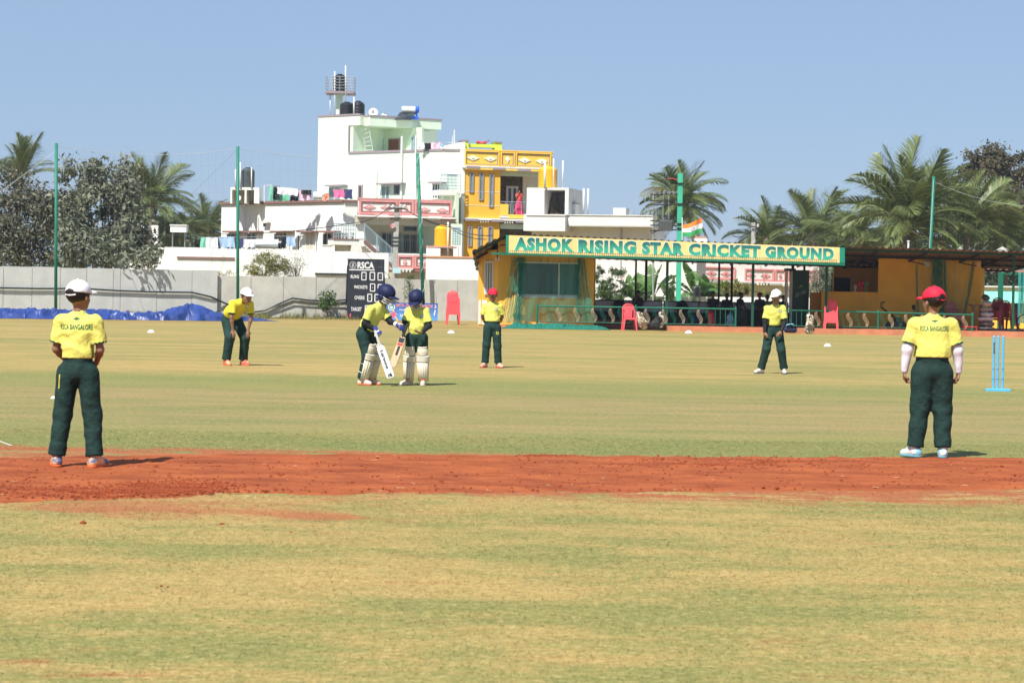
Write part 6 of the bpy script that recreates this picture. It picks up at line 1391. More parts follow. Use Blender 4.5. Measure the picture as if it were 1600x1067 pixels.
# ------------------------------------------------------------------ poles, wires, transformer
pole_px('net_pole', 87, 497.5, 88, 224, 86.5, .06, NETG, 'green net pole at the far left behind the boy in the white cap', 'pole', 'green net poles')
pole_px('net_pole', 371.5, 499, 371.5, 229, 92, .062, NETG, 'green net pole behind the crouching fielder', 'pole', 'green net poles')
pole_px('net_pole', 662.3, 501.5, 652.5, 240, 97.5, .075, NETG, 'leaning green net pole in front of the pink framed balcony', 'pole', 'green net poles')
m = MB(); 
a, b = W(661.5, 482, 97.4), W(652.5, 240, 97.4); P = []
for k in range(120): q = k / 119; c = a.lerp(b, q); th = q * 44; P.append(c + Vector((cos(th) * .085, sin(th) * .085, 0)))
tag(m.tube(P, .010, 3).build('pale_rope', WIREW), 'pale rope wound round the leaning green pole', 'rope')
pole_px('net_pole', 1448, 518.5, 1459, 276, 91, .06, NETG, 'green net pole rising behind the right pavilion roof', 'pole', 'green net poles')
for pts, lb, sg in (([(88, 236, 86.5), (-40, 330, 84)], 'pale guy rope running left from the first green pole', .0), ([(88, 238, 86.5), (200, 345, 96), (240, 400, 97)], 'thin rope falling right of the first green pole', .1),
                    ([(88, 228, 86.5), (371.5, 232, 92)], 'faint top rope between the first two green poles', .30), ([(371.5, 233, 92), (262, 340, 98)], 'pale guy rope running left from the second green pole', .0),
                    ([(371.5, 231, 92), (652.5, 243, 97.5)], 'faint top rope between the second and leaning pole', .25), ([(652.5, 246, 97.5), (560, 330, 103)], 'faint rope left of the leaning green pole', .2), ([(1459, 284, 91), (1640, 322, 92)], 'thin rope running right from the rear green pole', .3), ([(1459, 280, 91), (1452, 390, 86)], 'thin cord hanging beside the rear green pole', .0)):
    wire(pts, .0065, WIREW, lb, 'rope', 'net ropes', 'net_rope', sag=sg)
# faint netting between poles: a few real threads, sagging
mb = MB()
for k in range(9):
    for (a, b, Y0, Y1) in (((88, 230), (371, 233), 86.5, 92), ((371, 233), (652, 243), 92, 97.5)):
        P = []; 
        for i in range(13): q = i / 12; P.append(W(a[0] + (b[0] - a[0]) * q, a[1] + (b[1] - a[1]) * q + k * 22 + 26 * 4 * q * (1 - q) * (1 - k / 9) * .4, Y0 + (Y1 - Y0) * q))
        mb.tube(P, .0028, 3)
for (a, b, Y0, Y1) in (((88, 230), (371, 233), 86.5, 92), ((371, 233), (652, 243), 92, 97.5)):
    for i in range(26): q = i / 25; x = a[0] + (b[0] - a[0]) * q; y = a[1] + (b[1] - a[1]) * q; Y = Y0 + (Y1 - Y0) * q; mb.tube([W(x, y + 26 * 1.6 * q * (1 - q), Y), W(x, y + 190, Y)], .0028, 3)
tag(mb.build('boundary_netting', netmat('pale_thread', (.35, .45, .42), .5)), kind='stuff')

def insulator(mb, p, h=.16): mb.lathe([(.03, 0), (.07, .02), (.03, .05), (.07, .07), (.03, .10), (.06, .12), (.02, h)], p, 8)
t = thing('power_pole', 'concrete power pole with two cross arms and light blue box before the pink porch', 'power pole', GX(620, 108)); Y = 108
m = MB(); b0 = W(616, 440, Y); b1 = W(620.5, 322, Y); m.bar(b0, b1, .24, .2); m.build('pole_shaft', CONCP, t)
MB().bar(W(604, 325.5, Y - .15), W(634, 326.5, Y - .15), .1, .07).build('cross_arm', WIRE, t); MB().bar(W(610, 342, Y - .15), W(626, 340.5, Y - .15), .08, .06).build('cross_arm', WIRE, t)
for px in (606, 614, 626, 632):
    m = MB(); insulator(m, W(px, 325, Y - .15)); m.build('insulator', GREYW, t)
c0 = W(615.5, 427, Y - .25); m = MB().box(c0.x - .03, c0.x + .32, Y - .4, Y - .18, c0.z, c0.z + .26); m.build('meter_box', mat('pale_blue_box', (.42, .62, .66), .5), t)
for py in (372, 378, 384): c0 = W(618, py, Y - .12); MB().box(c0.x - .14, c0.x + .14, Y - .14, Y - .09, c0.z, c0.z + .05).build('clamp', WIRE, t)
c0 = W(613.5, 353, Y - .2); MB().lathe([(.0, -.03), (.11, -.03), (.11, .0)], c0, 12, axis='y').build('warning_disc', mat('red_white_plate', (.5, .12, .12), .5, col2=(.7, .65, .65), scale=12), t)
for pts, lb, sg in (([(606, 326, 107.9), (556, 348, 110), (345, 366, 120)], 'black power line sagging left across the long white house', .15), ([(632, 326, 107.9), (700, 352, 104), (770, 368, 90)], 'black power line running right to the pavilion roof', .15), ([(634, 327, 107.9), (702, 355, 104), (760, 374, 92)], 'second black power line just below the first on the right', .15), ([(604, 327, 107.9), (614, 318, 108), (632, 327, 107.9)], 'short jumper wire over the top of the concrete pole', .0), ([(345, 364, 120), (230, 336, 130)], 'grey cable between the palms and the white house', .2), ([(1177, 358, 118), (1165, 366, 100), (1145, 368, 95)], 'black cable hanging left of the short concrete pole', .1)):
    wire(pts, .018, WIRE, lb, 'wire', 'power wires', 'power_wire', sag=sg)
t = thing('power_pole', 'short concrete pole showing above the sign right of the flag', 'power pole', GX(1177, 118)); MB().bar(GX(1176.5, 118), W(1177, 348, 118), .2, .18).build('pole_shaft', CONCP, t); MB().bar(W(1174, 354, 117.8), W(1188, 356, 117.8), .06, .06).build('cross_arm', WIRE, t)
m = MB(); insulator(m, W(1184, 355, 117.8)); m.build('insulator', GREYW, t)
t = thing('transformer_pole', 'bright green steel pole with black transformer arms beside the palm', 'power pole', GX(1062, 95)); Y = 95
m = MB(); a, b = GX(1060, Y), W(1063, 271, Y); m.bar(a, b, .20, .2); m.build('pole_shaft', mat('bright_green_enamel', (.06, .45, .28), .45, var=.15), t)
for py in (287, 319, 350, 357): MB().bar(W(1058, py, Y - .12), W(1067, py, Y - .12), .06, .06).build('bracket', BLKP, t)
MB().tube([GX(1021, Y + .3), W(1021, 300, Y + .3)], .035, 6).build('second_post', STEEL, t)
for y0, y1 in ((304, 303), (314, 313), (320, 320), (345, 346), (352, 353), (361, 359)): MB().bar(W(1016, y0, Y), W(1062, y1, Y), .045, .045).build('cross_arm', WIRE if y0 < 330 else BLKP, t)
for px in (1024, 1031, 1038, 1046, 1053):
    m = MB(); insulator(m, W(px, 304, Y), .14); m.build('insulator', GFRAME, t)
for px, ya in ((1008, 303), (1025, 299), (1036, 298), (1045, 300)):
    m = MB(); m.tube([W(px, 343, Y), W(px, ya + 3, Y), W(px + 2, ya, Y), W(px + 6, ya, Y), W(px + 7, ya + 6, Y)], .014, 5); m.build('conduit', STEEL, t)
c = W(1040, 357, Y); MB().bbox(c.x - .28, c.x + .28, Y - .3, Y + .3, c.z - .1, c.z + .32, .04).build('transformer_tank', mat('transformer_grey', (.08, .085, .08), .6), t)
MB().bar(W(1018, 365, Y), W(1060, 345, Y), .04, .04).build('brace', BLKP, t)
wire([(1043, 280, 95), (1050, 279, 95), (1063, 284, 95)], .022, mat('red_rope', (.45, .08, .07), .7), 'red rope tied near the top of the bright green pole', 'rope', name='red_rope')

# ------------------------------------------------------------------ scoreboard
t = thing('scoreboard', 'black wheeled scoreboard with white lettering in front of the grey wall', 'scoreboard', GX(572, 96.5)); Y = 96.5; F = fr_px(542, Y, 602, Y)
BB = mat('scoreboard_black', (.022, .027, .036), .7, var=.25, scale=4); WP = mat('scoreboard_white', (.75, .75, .75), .6)
board = MB().pbox(F, 542.5, 405.5, 600, 496, 0, .06).build('board', BB, t)
def ptxt(fr, txt, x0, y0, x1, y1, m, parent, d=-.006, off=.03, name='lettering', **kw):
    u0, z0 = fr.hit(x0, (y0 + y1) / 2, d); u1, _ = fr.hit(x1, (y0 + y1) / 2, d); xm = (x0 + x1) / 2; _, zt = fr.hit(xm, y0, d); _, zb = fr.hit(xm, y1, d)
    vf = text_fit(txt, u1 - u0, zt - zb, offset=off, **kw); return put(MB(), vf, fr.P((u0 + u1) / 2, d, (zt + zb) / 2), fr.u, Vector((0, 0, 1)), -fr.n).build(name, m, parent)
def pring(mb, fr, cx, cy, r, w, d=-.006, n=24):
    u, z = fr.hit(cx, cy, d); k = fr.A.y / FP; R = r * k; Rw = (r - w) * k
    for i in range(n): a, b = 2 * pi * i / n, 2 * pi * (i + 1) / n; mb.add([fr.P(u + q * cos(s), d, z + q * sin(s)) for s, q in ((a, Rw), (b, Rw), (b, R), (a, R))], [(0, 1, 2, 3)])
ptxt(F, 'RSCA', 558.5, 409.3, 584.5, 420, WP, board, off=.035)
MB().pbox(F, 545.5, 421, 585.5, 422.6, -.005, -.001).build('underline', WP, board)
m = MB(); pring(m, F, 551.5, 414.3, 5.8, .7); pring(m, F, 551.5, 414.3, 4.2, .6); m.build('emblem_ring', mat('scoreboard_grey', (.4, .42, .44), .6), board); ptxt(F, 'S', 549.6, 411.8, 553.4, 417, WP, board, off=.02, shear=.3, name='emblem_letter')
for tx, x0, y0, x1, y1 in (('RUNS', 548, 429.5, 561, 435), ('WICKETS', 553, 446, 574, 451.2), ('OVERS', 554, 462.3, 569.5, 468), ('TARGET', 548.3, 480, 565, 486)): ptxt(F, tx, x0, y0, x1, y1, WP, board, off=.022)
for x0, y0, x1, y1 in ((564.5, 425, 572.7, 438), (577.5, 425, 586, 438.2), (590, 426, 598.5, 438.4), (578, 443, 586.3, 455.6), (590, 444, 598, 456), (573.8, 459, 581.5, 471.5), (585, 459.4, 592.5, 472), (570, 477, 578, 489.5), (583, 477.5, 591, 490)):
    m = MB(); w = 1.4; m.pbox(F, x0, y0 + w, x0 + w, y1 - w, -.008, -.001); m.pbox(F, x1 - w, y0 + w, x1, y1 - w, -.008, -.001); m.pbox(F, x0 + .4, y0, x1 - .4, y0 + w, -.008, -.001); m.pbox(F, x0 + .4, y1 - w, x1 - .4, y1, -.008, -.001); m.build('digit_zero', WP, board)
    MB().pbox(F, (x0 + x1) / 2 - .5, (y0 + y1) / 2 - .5, (x0 + x1) / 2 + .5, (y0 + y1) / 2 + .5, -.008, -.001).build('digit_screw', GREYW, board)
MB().pbox(F, 542, 404.8, 600.5, 406, -.01, .08).build('top_rim', BLKP, t)
m = MB(); 
for px in (543, 599):
    a = F.P(F.hit(px, 415)[0], .04, F.hit(px, 415)[1]); b = F.P(F.hit(px - (5 if px < 560 else -3), 499)[0], .75, .1); MB().bar(a, b, .05, .05).build('strut', BLKP, t)
MB().pbox(F, 536, 495.5, 602, 499.5, -.12, .8).build('base_frame', BLKP, t)
for px in (540, 548, 596):
    u, _ = F.hit(px, 498); c = F.P(u, -.15 if px != 540 else .6, .13); MB().lathe([(.05, -.03), (.12, -.03), (.12, .03), (.05, .03)], c, 14, axis='x').build('wheel', mat('pink_wheel', (.45, .06, .12), .6), t)
# ------------------------------------------------------------------ banner
Y = 95.2; F = fr_px(604, Y, 684.5, Y); t = thing('banner', 'blue cricket banner board standing behind the two helmeted batters', 'banner', F.A)
nb = bpy.data.materials.new('banner_blue'); nb.use_nodes = True; n_ = nb.node_tree; tc = nd(n_, 'ShaderNodeTexCoord'); sp = nd(n_, 'ShaderNodeSeparateXYZ'); r_ = nd(n_, 'ShaderNodeValToRGB'); n_.links.new(tc.outputs['Generated'], sp.inputs[0]); n_.links.new(sp.outputs[2], r_.inputs[0]); n_.links.new(r_.outputs[0], n_.nodes['Principled BSDF'].inputs['Base Color'])
r_.color_ramp.elements[0].color = (.10, .32, .68, 1); r_.color_ramp.elements[1].color = (.035, .06, .32, 1)
u0, zt = F.hit(644, 473.5); zb = .03
bd = MB().fbox(F, 0, F.L, 0, .03, zb, zt).build('board', nb, t)
BP = mat('banner_white', (.75, .75, .75), .6); BR = mat('banner_red', (.45, .05, .10), .6)
for txt, x0, y0, x1, y1, mm, off in (('RSCA', 619, 474.8, 632.5, 479.5, BP, .09), ('RSCA', 619.3, 475.1, 632.2, 479.2, BR, .04), ('INTER', 634.5, 475, 650, 479.7, BP, .09), ('INTER', 634.8, 475.3, 649.7, 479.4, BR, .04), ('SEASON', 656, 476, 676, 481.3, BP, .09), ('SEASON', 656.3, 476.3, 675.7, 481, BR, .04), ('2', 678.5, 476.5, 682, 481.5, BP, .03), ('October', 624, 482.5, 637, 485.3, BP, .03), ('24', 638.5, 482.8, 642.5, 485.3, BP, .03), ('Under', 625, 490.5, 639, 495, BP, .03)):
    ptxt(F, txt, x0, y0, x1, y1, mm, bd, d=-.004 - (.003 if mm is BR else 0), off=off)
m = MB(); pring(m, F, 611.8, 479.8, 5.6, 1.4, d=-.004); m.build('emblem_ring', BP, bd); m = MB(); pring(m, F, 611.8, 479.8, 4.2, 1.6, d=-.005); m.build('emblem_band', mat('banner_green', (.06, .3, .15), .6), bd); m = MB(); pring(m, F, 611.8, 479.8, 2.6, 2.6, d=-.006); m.build('emblem_centre', mat('banner_pale', (.55, .7, .8), .6), bd)
def poly(mb, pts, d): P = []; [P.append(F.P(F.hit(x, y, d)[0], d, F.hit(x, y, d)[1])) for x, y in pts]; mb.add(P, [tuple(range(len(P)))])
PF = mat('banner_player_pink', (.75, .10, .25), .6); POr = mat('banner_player_orange', (.85, .4, .12), .6)
m = MB(); poly(m, [(612.5, 488), (617.5, 488.5), (618.5, 493), (615, 494.5), (612, 493)], -.006); poly(m, [(613, 493), (616, 494), (612, 498), (607.5, 501.5), (606.5, 500.5), (610.5, 496.5)], -.0065); m.build('player_body', PF, bd)
m = MB(); poly(m, [(615.5, 494), (618, 493.5), (620.5, 497), (622.3, 501.5), (620.7, 502), (618.3, 498.5)], -.0062); poly(m, [(612.5, 488.6), (609.5, 490.5), (608.3, 488.4), (609.2, 487.8), (610, 488.8), (612.3, 487.8)], -.0058); poly(m, [(617.5, 488.7), (621, 491), (620.4, 492), (617, 490.4)], -.0057); poly(m, [(613.2, 485.6), (615.2, 485), (616.6, 486), (616.2, 487.8), (614, 488)], -.0055); m.build('player_limbs', POr, bd)
m = MB(); poly(m, [(679.5, 484), (681, 484.4), (679.3, 493), (677.4, 492.5)], -.006); m.build('bat_picture', BP, bd); m = MB(); poly(m, [(612, 502.2), (629, 503.2), (629, 503.8), (612, 502.8)], -.006); m.build('white_streak', BP, bd)
for px in (609, 680): u, _ = F.hit(px, 500); MB().bar(F.P(u, .03, .45), F.P(u, .4, 0), .03, .03).build('strut', STEEL, t)
# ------------------------------------------------------------------ plastic chairs
CR = mat('pink_red_plastic', (.80, .10, .12), .38, var=.12, spec=.5); CDR = mat('dark_red_plastic', (.30, .015, .025), .35, var=.2, spec=.5)
def make_chair(label, m, loc, group, rot=0.0):
    t = thing('plastic_chair', label, 'chair', loc, rot, group, local=True)
    MB().grid(lambda a, b: ((a - .5) * (.42 - .04 * b), -.21 + .42 * b, .44 - .02 * sin(pi * b) + .012 * sin(pi * a)), 6, 6).box(-.21, .21, -.22, -.20, .38, .45).box(-.20, -.185, -.2, .2, .39, .44).box(.185, .20, -.2, .2, .39, .44).build('seat', m, t)
    for sx, sy in ((-1, -1), (1, -1), (-1, 1), (1, 1)):
        x, y = sx * .19, sy * .19; b_ = MB(); b_.hexa([(x + sx * .045 - .02, y + sy * .03 - .02, 0), (x + sx * .045 + .02, y + sy * .03 - .02, 0), (x + sx * .045 + .02, y + sy * .03 + .02, 0), (x + sx * .045 - .02, y + sy * .03 + .02, 0), (x - .032, y - .028, .44), (x + .032, y - .028, .44), (x + .032, y + .028, .44), (x - .032, y + .028, .44)]); b_.build('leg', m, t)
    arch = [(-.2, .2, .44), (-.205, .235, .6), (-.2, .265, .75), (-.16, .28, .86), (-.08, .287, .905), (0, .29, .915), (.08, .287, .905), (.16, .28, .86), (.2, .265, .75), (.205, .235, .6), (.2, .2, .44)]
    MB().tube(arch, .022, 6).build('back_frame', m, t)
    bk_ = MB()
    for k in range(5): x = (k - 2) * .066; w = .021; bk_.hexa([(x * .8 - w, .205, .46), (x * .8 + w, .205, .46), (x * .8 + w, .217, .46), (x * .8 - w, .217, .46), (x * .95 - w, .277, .885 - abs(x) * .25), (x * .95 + w, .277, .885 - abs(x) * .25), (x * .95 + w, .289, .885 - abs(x) * .25), (x * .95 - w, .289, .885 - abs(x) * .25)])
    bk_.box(-.18, .18, .255, .268, .72, .80); bk_.build('backrest', m, t)
    for sx in (-1, 1): MB().tube([(sx * .205, .225, .64), (sx * .225, .1, .655), (sx * .225, -.1, .645), (sx * .215, -.17, .6), (sx * .2, -.2, .45)], .017, 6).build('armrest', m, t)
    return t
p = GX(984, 80.0, 0); ch = make_chair('single pink red plastic chair standing before the pavilion steps', CR, p, 'pink red plastic chairs', .1)
ordw = ['bottom', 'second', 'third', 'fourth', 'fifth', 'sixth', 'top']
def stack(px, py, n, lab, rot, base=0.0, step=.058, src=None, m=CR, Y=None, group='pink red plastic chairs'):
    p = G(px, py, base) if Y is None else GX(px, Y, base); 
    for k in range(n):
        nm = ordw[k] if k < n - 1 else 'top'
        dup(src, (p.x, p.y + .004 * k, base + k * step), rot, f'{nm} chair of {lab}', group)
stack(707.5, 507.5, 7, 'the pink red stack against the grey wall', .12, src=ch)
stack(1298, 521.5, 6, 'the pink red stack before the right railing', -.1, src=ch)
ch2 = make_chair('bottom chair of the tall dark red stack by the sacks', CDR, GX(1556, 82.5, ZP), 'dark red plastic chairs', -.5)
stack(1556, 0, 4, 'the tall dark red stack by the sacks', -.5, base=ZP + .085, src=ch2, Y=82.5, group='dark red plastic chairs')
for o in [o for o in COL.objects if o.parent is None and o.get('label') == 'bottom chair of the tall dark red stack by the sacks'][1:]: o['label'] = 'second lowest chair of the tall dark red stack by the sacks'
for k in range(3): dup(ch2, (GX(1577, 83).x, 83, ZP + .085 * k), 2.4, ('bottom', 'middle', 'top')[k] + ' chair of the short dark red stack beside the green post', 'dark red plastic chairs')
chb = make_chair('lower faded brown pink chair behind the boy in the red cap', mat('faded_brown_pink_plastic', (.32, .13, .13), .5), GX(1492, 82.3, ZP), 'faded chairs behind the red cap', .3); dup(chb, (GX(1492, 82.3).x, 82.3, ZP + .085), .3, 'upper faded brown pink chair behind the boy in the red cap')
# ------------------------------------------------------------------ boundary markers
for i, (px, py, lb) in enumerate(((236, 519.5, 'white boundary disc left of the crouching fielder'), (705, 520.5, 'white boundary disc below the stacked chairs'), (1076, 520.5, 'white boundary disc before the pavilion plinth'), (1293, 541, 'white boundary disc near the right chair stack'), (83.5, 622.5, 'small white marker beside the left boy'))):
    p = G(px, py); r = 6 * p.y / FP if py < 600 else .035
    tag(MB().lathe([(r, 0), (r * .95, r * .12), (r * .55, r * .6), (r * .3, r * .72), (r * .28, r * .5)], p, 16).build('boundary_marker', mat('marker_white', (.8, .8, .76), .5)), lb, 'marker', 'white boundary markers')
# ------------------------------------------------------------------ stumps
Y = 31.76; p = G(1559.5, 611); t = thing('stumps', 'light blue plastic stumps on a base at the right of the square', 'stumps', p); SB = mat('light_blue_plastic', (.10, .42, .72), .35, var=.1); y = p.y
base = W(1539.6, 609, y), W(1578.8, 610, y)
MB().bbox(base[0].x, base[1].x, y - .05, y + .05, 0, .035, .01).build('base', SB, t)
for xt, xb in ((1555, 1551.8), (1560.8, 1558.4), (1569.5, 1566.3)):
    b = W(xb, 606.5, y); tp = W(xt - .9, 524, y); s_ = MB().lathe([(.019, 0), (.021, .03), (.018, .06), (.018, tp.z - .06), (.015, tp.z - .045), (.019, tp.z - .03), (.010, tp.z)], (b.x, y, .0), 12).build('stump', SB, t)
    for k in (0.30, .16): MB().lathe([(.0205, k), (.0205, k + .012)], (b.x, y, 0), 12).build('stump_ring', mat('dark_blue_ring', (.05, .25, .5), .5), s_)
    if xt == 1555:
        vf = text_fit('MASTER', .16, .022, offset=.03); put(MB(), vf, (b.x, y - .0195, .6), (0, 0, 1), (-1, 0, 0), (0, -1, 0)).build('lettering', mat('stump_print', (.01, .03, .1), .6), s_)
# ------------------------------------------------------------------ people
SKIN = mat('brown_skin', (0.27, 0.14, 0.083), .5, var=.15, scale=12, spec=.35)
HAIR = mat('black_hair', (0.012, 0.010, 0.009), .6)
SHIRT = mat('yellow_shirt', (0.70, 0.68, 0.15), .8, var=.14, scale=9, bump=.5, bscale=30, spec=.15)
SHIRT2 = mat('golden_shirt', (0.70, 0.54, 0.04), .75, col2=(.62, .57, .06), scale=4, spec=.15)
TROU = mat('dark_green_trousers', (0.018, 0.046, 0.040), .8, var=.3, scale=9, bump=.5, bscale=26, spec=.15)
CUFF = mat('dark_green_trim', (0.02, 0.10, 0.05), .8)
SLBLK = mat('black_sleeve', (0.012, 0.012, 0.014), .75); SLWHT = mat('white_sleeve', (0.72, 0.71, 0.78), .75)
CAPW = mat('white_cap', (0.80, 0.80, 0.84), .75, var=.04); CAPR = mat('red_cap', (0.62, 0.015, 0.045), .7, var=.1)
EYEW = mat('eye_white', (.6, .58, .55), .3); EYED = mat('eye_dark', (.01, .008, .008), .2); LIP = mat('lip_colour', (.17, .06, .045), .5)
V3 = Vector
def sub(a, b): return (a[0] - b[0], a[1] - b[1], a[2] - b[2])
def lerp(a, b, t): return tuple(a[i] + (b[i] - a[i]) * t for i in range(3))

PERS = {}
def base_pose():
    """a 1.30 m child, facing -Y; L is +x"""
    J = dict(pelvis=(0, 0, .70), waist=(0, 0, .80), chest=(0, .0, .95), neck=(0, .005, 1.075), head=(0, -.01, 1.195))
    for s, n in ((1, 'L'), (-1, 'R')):
        J['sh' + n] = (s * .120, .0, 1.02); J['el' + n] = (s * .158, .01, .83); J['wr' + n] = (s * .17, -.02, .655); J['hd' + n] = (s * .17, -.045, .575)
        J['hip' + n] = (s * .068, 0, .66); J['kn' + n] = (s * .085, -.01, .37); J['an' + n] = (s * .09, .015, .075); J['toe' + n] = (s * .10, -.13, .03)
    return J
def hand(s, wr, hd, palm_n, curl, side, h):
    """palm, four unequal bent fingers and a side thumb"""
    wr, hd, n = V3(wr), V3(hd), V3(palm_n).normalized(); d = (hd - wr).normalized(); n = (n - d * n.dot(d)).normalized(); w = d.cross(n) * side   # w points to the thumb side
    pc = wr + d * .040
    s.cone(tuple(wr + d * .005), tuple(pc + d * .012), .019, .026, .012, (tuple(n), .55))
    for i, (off, L, r) in enumerate(((.020, .052, .0078), (.007, .058, .0080), (-.007, .054, .0076), (-.019, .043, .0070))):
        a = pc + w * off + d * .022; c1 = curl * (.8 + .12 * i); d1 = (d * cos(c1 * .6) + n * sin(c1 * .6)).normalized(); b = a + d1 * L * .5; d2 = (d * cos(c1 * 1.6) + n * sin(c1 * 1.6)).normalized(); c = b + d2 * L * .5
        s.cone(tuple(a - d * .012), tuple(b), r * 1.05, r, .004); s.cone(tuple(b), tuple(c), r, r * .8, .003)
    a = wr + d * .018 + w * .020; b = a + (d * .6 + w * .7 + n * .3).normalized() * .026; c = b + (d * .9 + w * .15 + n * .4 * (1 + curl)).normalized() * .024
    s.cone(tuple(a), tuple(b), .0105, .009, .006); s.cone(tuple(b), tuple(c), .009, .007, .003)
def headframe(J, look):
    """rotation whose columns are (right, back, up) of the head"""
    y = -V3(look).normalized(); x = y.cross(V3((0, 0, 1))).normalized(); z = x.cross(y); return Matrix((x, y, z)).transposed()
def headpt(J, R, p): q = R @ V3(p); return (J['head'][0] + q.x, J['head'][1] + q.y, J['head'][2] + q.z)

def person(label, pos, rotz, height, J, look=(0, -1, 0), shirt=SHIRT, trou=TROU, sleeve=None, hat=None, fat=1.0, curl=(.7, .7), palm=None, shoes=((.75, .35, .12), (.7, .12, .03)), h=.0085, group=None, short_sleeve=True, seed=0, cat='person', skirt=None, shoe_on=True, hold=None, details=True, sleeve_len=.55):
    t = thing('person', label, cat, pos, rotz, group, local=True, scale=height / 1.30)
    R = headframe(J, look); hp = lambda x, y, z: headpt(J, R, (x, y, z)); fwd = -V3(R.col[1])
    allp = np.array([v for k, v in J.items() if k[0] != '_']); lo = allp.min(0) - .17; hi = allp.max(0) + .19; lo[2] = max(lo[2], -.02)
    F = fat
    # ---- body: one continuous surface
    s = SDF(lo, hi, h)
    tf = (J['_f'] if '_f' in J else (0, -1, 0))
    s.cone(J['pelvis'], J['waist'], .088 * F, .080 * F, .03, (tf, .72)).cone(J['waist'], J['chest'], .078 * F, .098 * F, .03, (tf, .68)).cone(J['shL'], J['shR'], .033, .033, .03).cone(J['chest'], lerp(J['chest'], J['neck'], .8), .085, .045, .03, (tf, .7))
    s.cone(J['neck'], hp(0, .012, -.055), .034, .036, .02)
    s.ell(hp(0, .012, .022), (.070, .085, .078), R, .02).ell(hp(0, -.022, -.035), (.050, .055, .062), R, .025).ell(hp(0, -.045, -.075), (.024, .022, .018), R, .02)     # skull, face, chin
    s.cone(hp(0, -.073, .005), hp(0, -.090, -.030), .007, .0115, .010).ell(hp(-.011, -.082, -.032), (.008, .008, .006), R, .006).ell(hp(.011, -.082, -.032), (.008, .008, .006), R, .006)
    for q in (-1, 1):
        s.ell(hp(q * .024, -.085, .002), (.014, .012, .010), R, .010, 's'); s.cone(hp(q * .010, -.075, .018), hp(q * .040, -.064, .016), .006, .006, .010)
        s.ell(hp(q * .074, .010, -.012), (.008, .014, .022), R, .006); s.ell(hp(q * .034, -.052, -.025), (.015, .014, .015), R, .012)
    s.ell(hp(0, -.077, -.052), (.020, .008, .006), R, .006)
    for n, sg in (('L', 1), ('R', -1)):
        s.cone(J['sh' + n], J['el' + n], .033 * F ** .4, .027, .02).cone(J['el' + n], lerp(J['el' + n], J['wr' + n], .3), .027, .027, .012).cone(lerp(J['el' + n], J['wr' + n], .3), J['wr' + n], .027, .0175, .015)
        s.cone(J['hip' + n], J['kn' + n], .068 * F, .046, .03).cone(J['kn' + n], J['an' + n], .045, .030, .02)
        pn = (palm or {}).get(n) or tuple(V3((-sg, .15, 0))); hand(s, J['wr' + n], J['hd' + n], pn, curl[0 if n == 'L' else 1], (J.get('_ts' + n, 1)) * (1 if n == 'L' else -1), h)
        if not shoe_on: s.cone(J['an' + n], J['toe' + n], .028, .02, .02)
    s.build('body', SKIN, t)
    # ---- face details
    if details:
        for q in (-1, 1):
            MB().lathe([(.001, -.009), (.007, -.006), (.0095, 0), (.007, .006), (.001, .009)], hp(q * .024, -.0735, .001), 8).build('eye', EYEW, t); e = hp(q * .024, -.0815, .001); MB().lathe([(.001, -.004), (.004, 0), (.001, .004)], e, 6).build('iris', EYED, t)
            MB().tube([hp(q * .010, -.083, .019), hp(q * .026, -.081, .023), hp(q * .040, -.071, .018)], .0028, 4).build('eyebrow', HAIR, t)
        MB().tube([hp(-.018, -.078, -.052), hp(0, -.0865, -.051), hp(.018, -.078, -.052)], [.002, .0045, .002], 5).build('lips', LIP, t)
    # ---- hair
    hs = SDF(np.array(hp(0, 0, 0)) - .16, np.array(hp(0, 0, 0)) + .16, .008)
    hs.ell(hp(0, .018, .030), (.077, .092, .082), R, 0); hs.ell(hp(0, -.085, -.035), (.085, .075, .085), R, .01, 's'); hs.cut(hp(0, .07, -.055), tuple(R @ V3((0, .25, -1)))); hs.wrinkle(.0018, 60, seed); hs.build('hair', HAIR, t)
    # ---- shirt
    sh = SDF(lo, hi, h); A_ = 1.0
    hem = J.get('_hem', lerp(J['waist'], J['pelvis'], .35)); bl = J.get('_blouse', 1.0)
    sh.cone(lerp(J['waist'], J['pelvis'], .3), J['waist'], .104 * F * bl, .108 * F * bl, .03, (tf, .80)).cone(J['waist'], J['chest'], .105 * F * bl, .112 * F ** .6, .04, (tf, .74)).cone(J['shL'], J['shR'], .043, .043, .045, ((0, 0, 1), .9) if abs(J['shL'][2] - J['shR'][2]) < .05 else None).cone(J['chest'], lerp(J['chest'], J['neck'], .75), .10, .052, .04, (tf, .72))
    for n in 'LR':
        e = lerp(J['sh' + n], J['el' + n], sleeve_len + .25); sh.cone(J['sh' + n], e, .046 * F ** .4, .054 * F ** .4, .028)
    sh.D -= .003; sh.folds(.0075, 26, seed, 1.0); ax = V3(sub(J['pelvis'], J['waist'])).normalized(); sh.cut(hem, tuple(ax), None, None) if not J.get('_seat') else None
    for n in 'LR':
        a = V3(sub(J['el' + n], J['sh' + n])).normalized(); e = V3(J['sh' + n]) + a * (V3(sub(J['el' + n], J['sh' + n])).length * (sleeve_len + .22))
        # cut only round the sleeve
        m = .075; o_ = e + a * .055; sl = np.minimum(e, o_) - m * .8, np.maximum(e, o_) + m * .8
        D0 = sh.D.copy(); S_, P_ = sh.sl(*sl)
        if S_ is not None:
            d = (P_[0] - e.x) * a.x + (P_[1] - e.y) * a.y + (P_[2] - e.z) * a.z; rad = np.sqrt((P_[0] - e.x - a.x * d) ** 2 + (P_[1] - e.y - a.y * d) ** 2 + (P_[2] - e.z - a.z * d) ** 2)
            sh.D[S_] = np.where(rad < .068 * F ** .4, np.maximum(sh.D[S_], d), sh.D[S_])
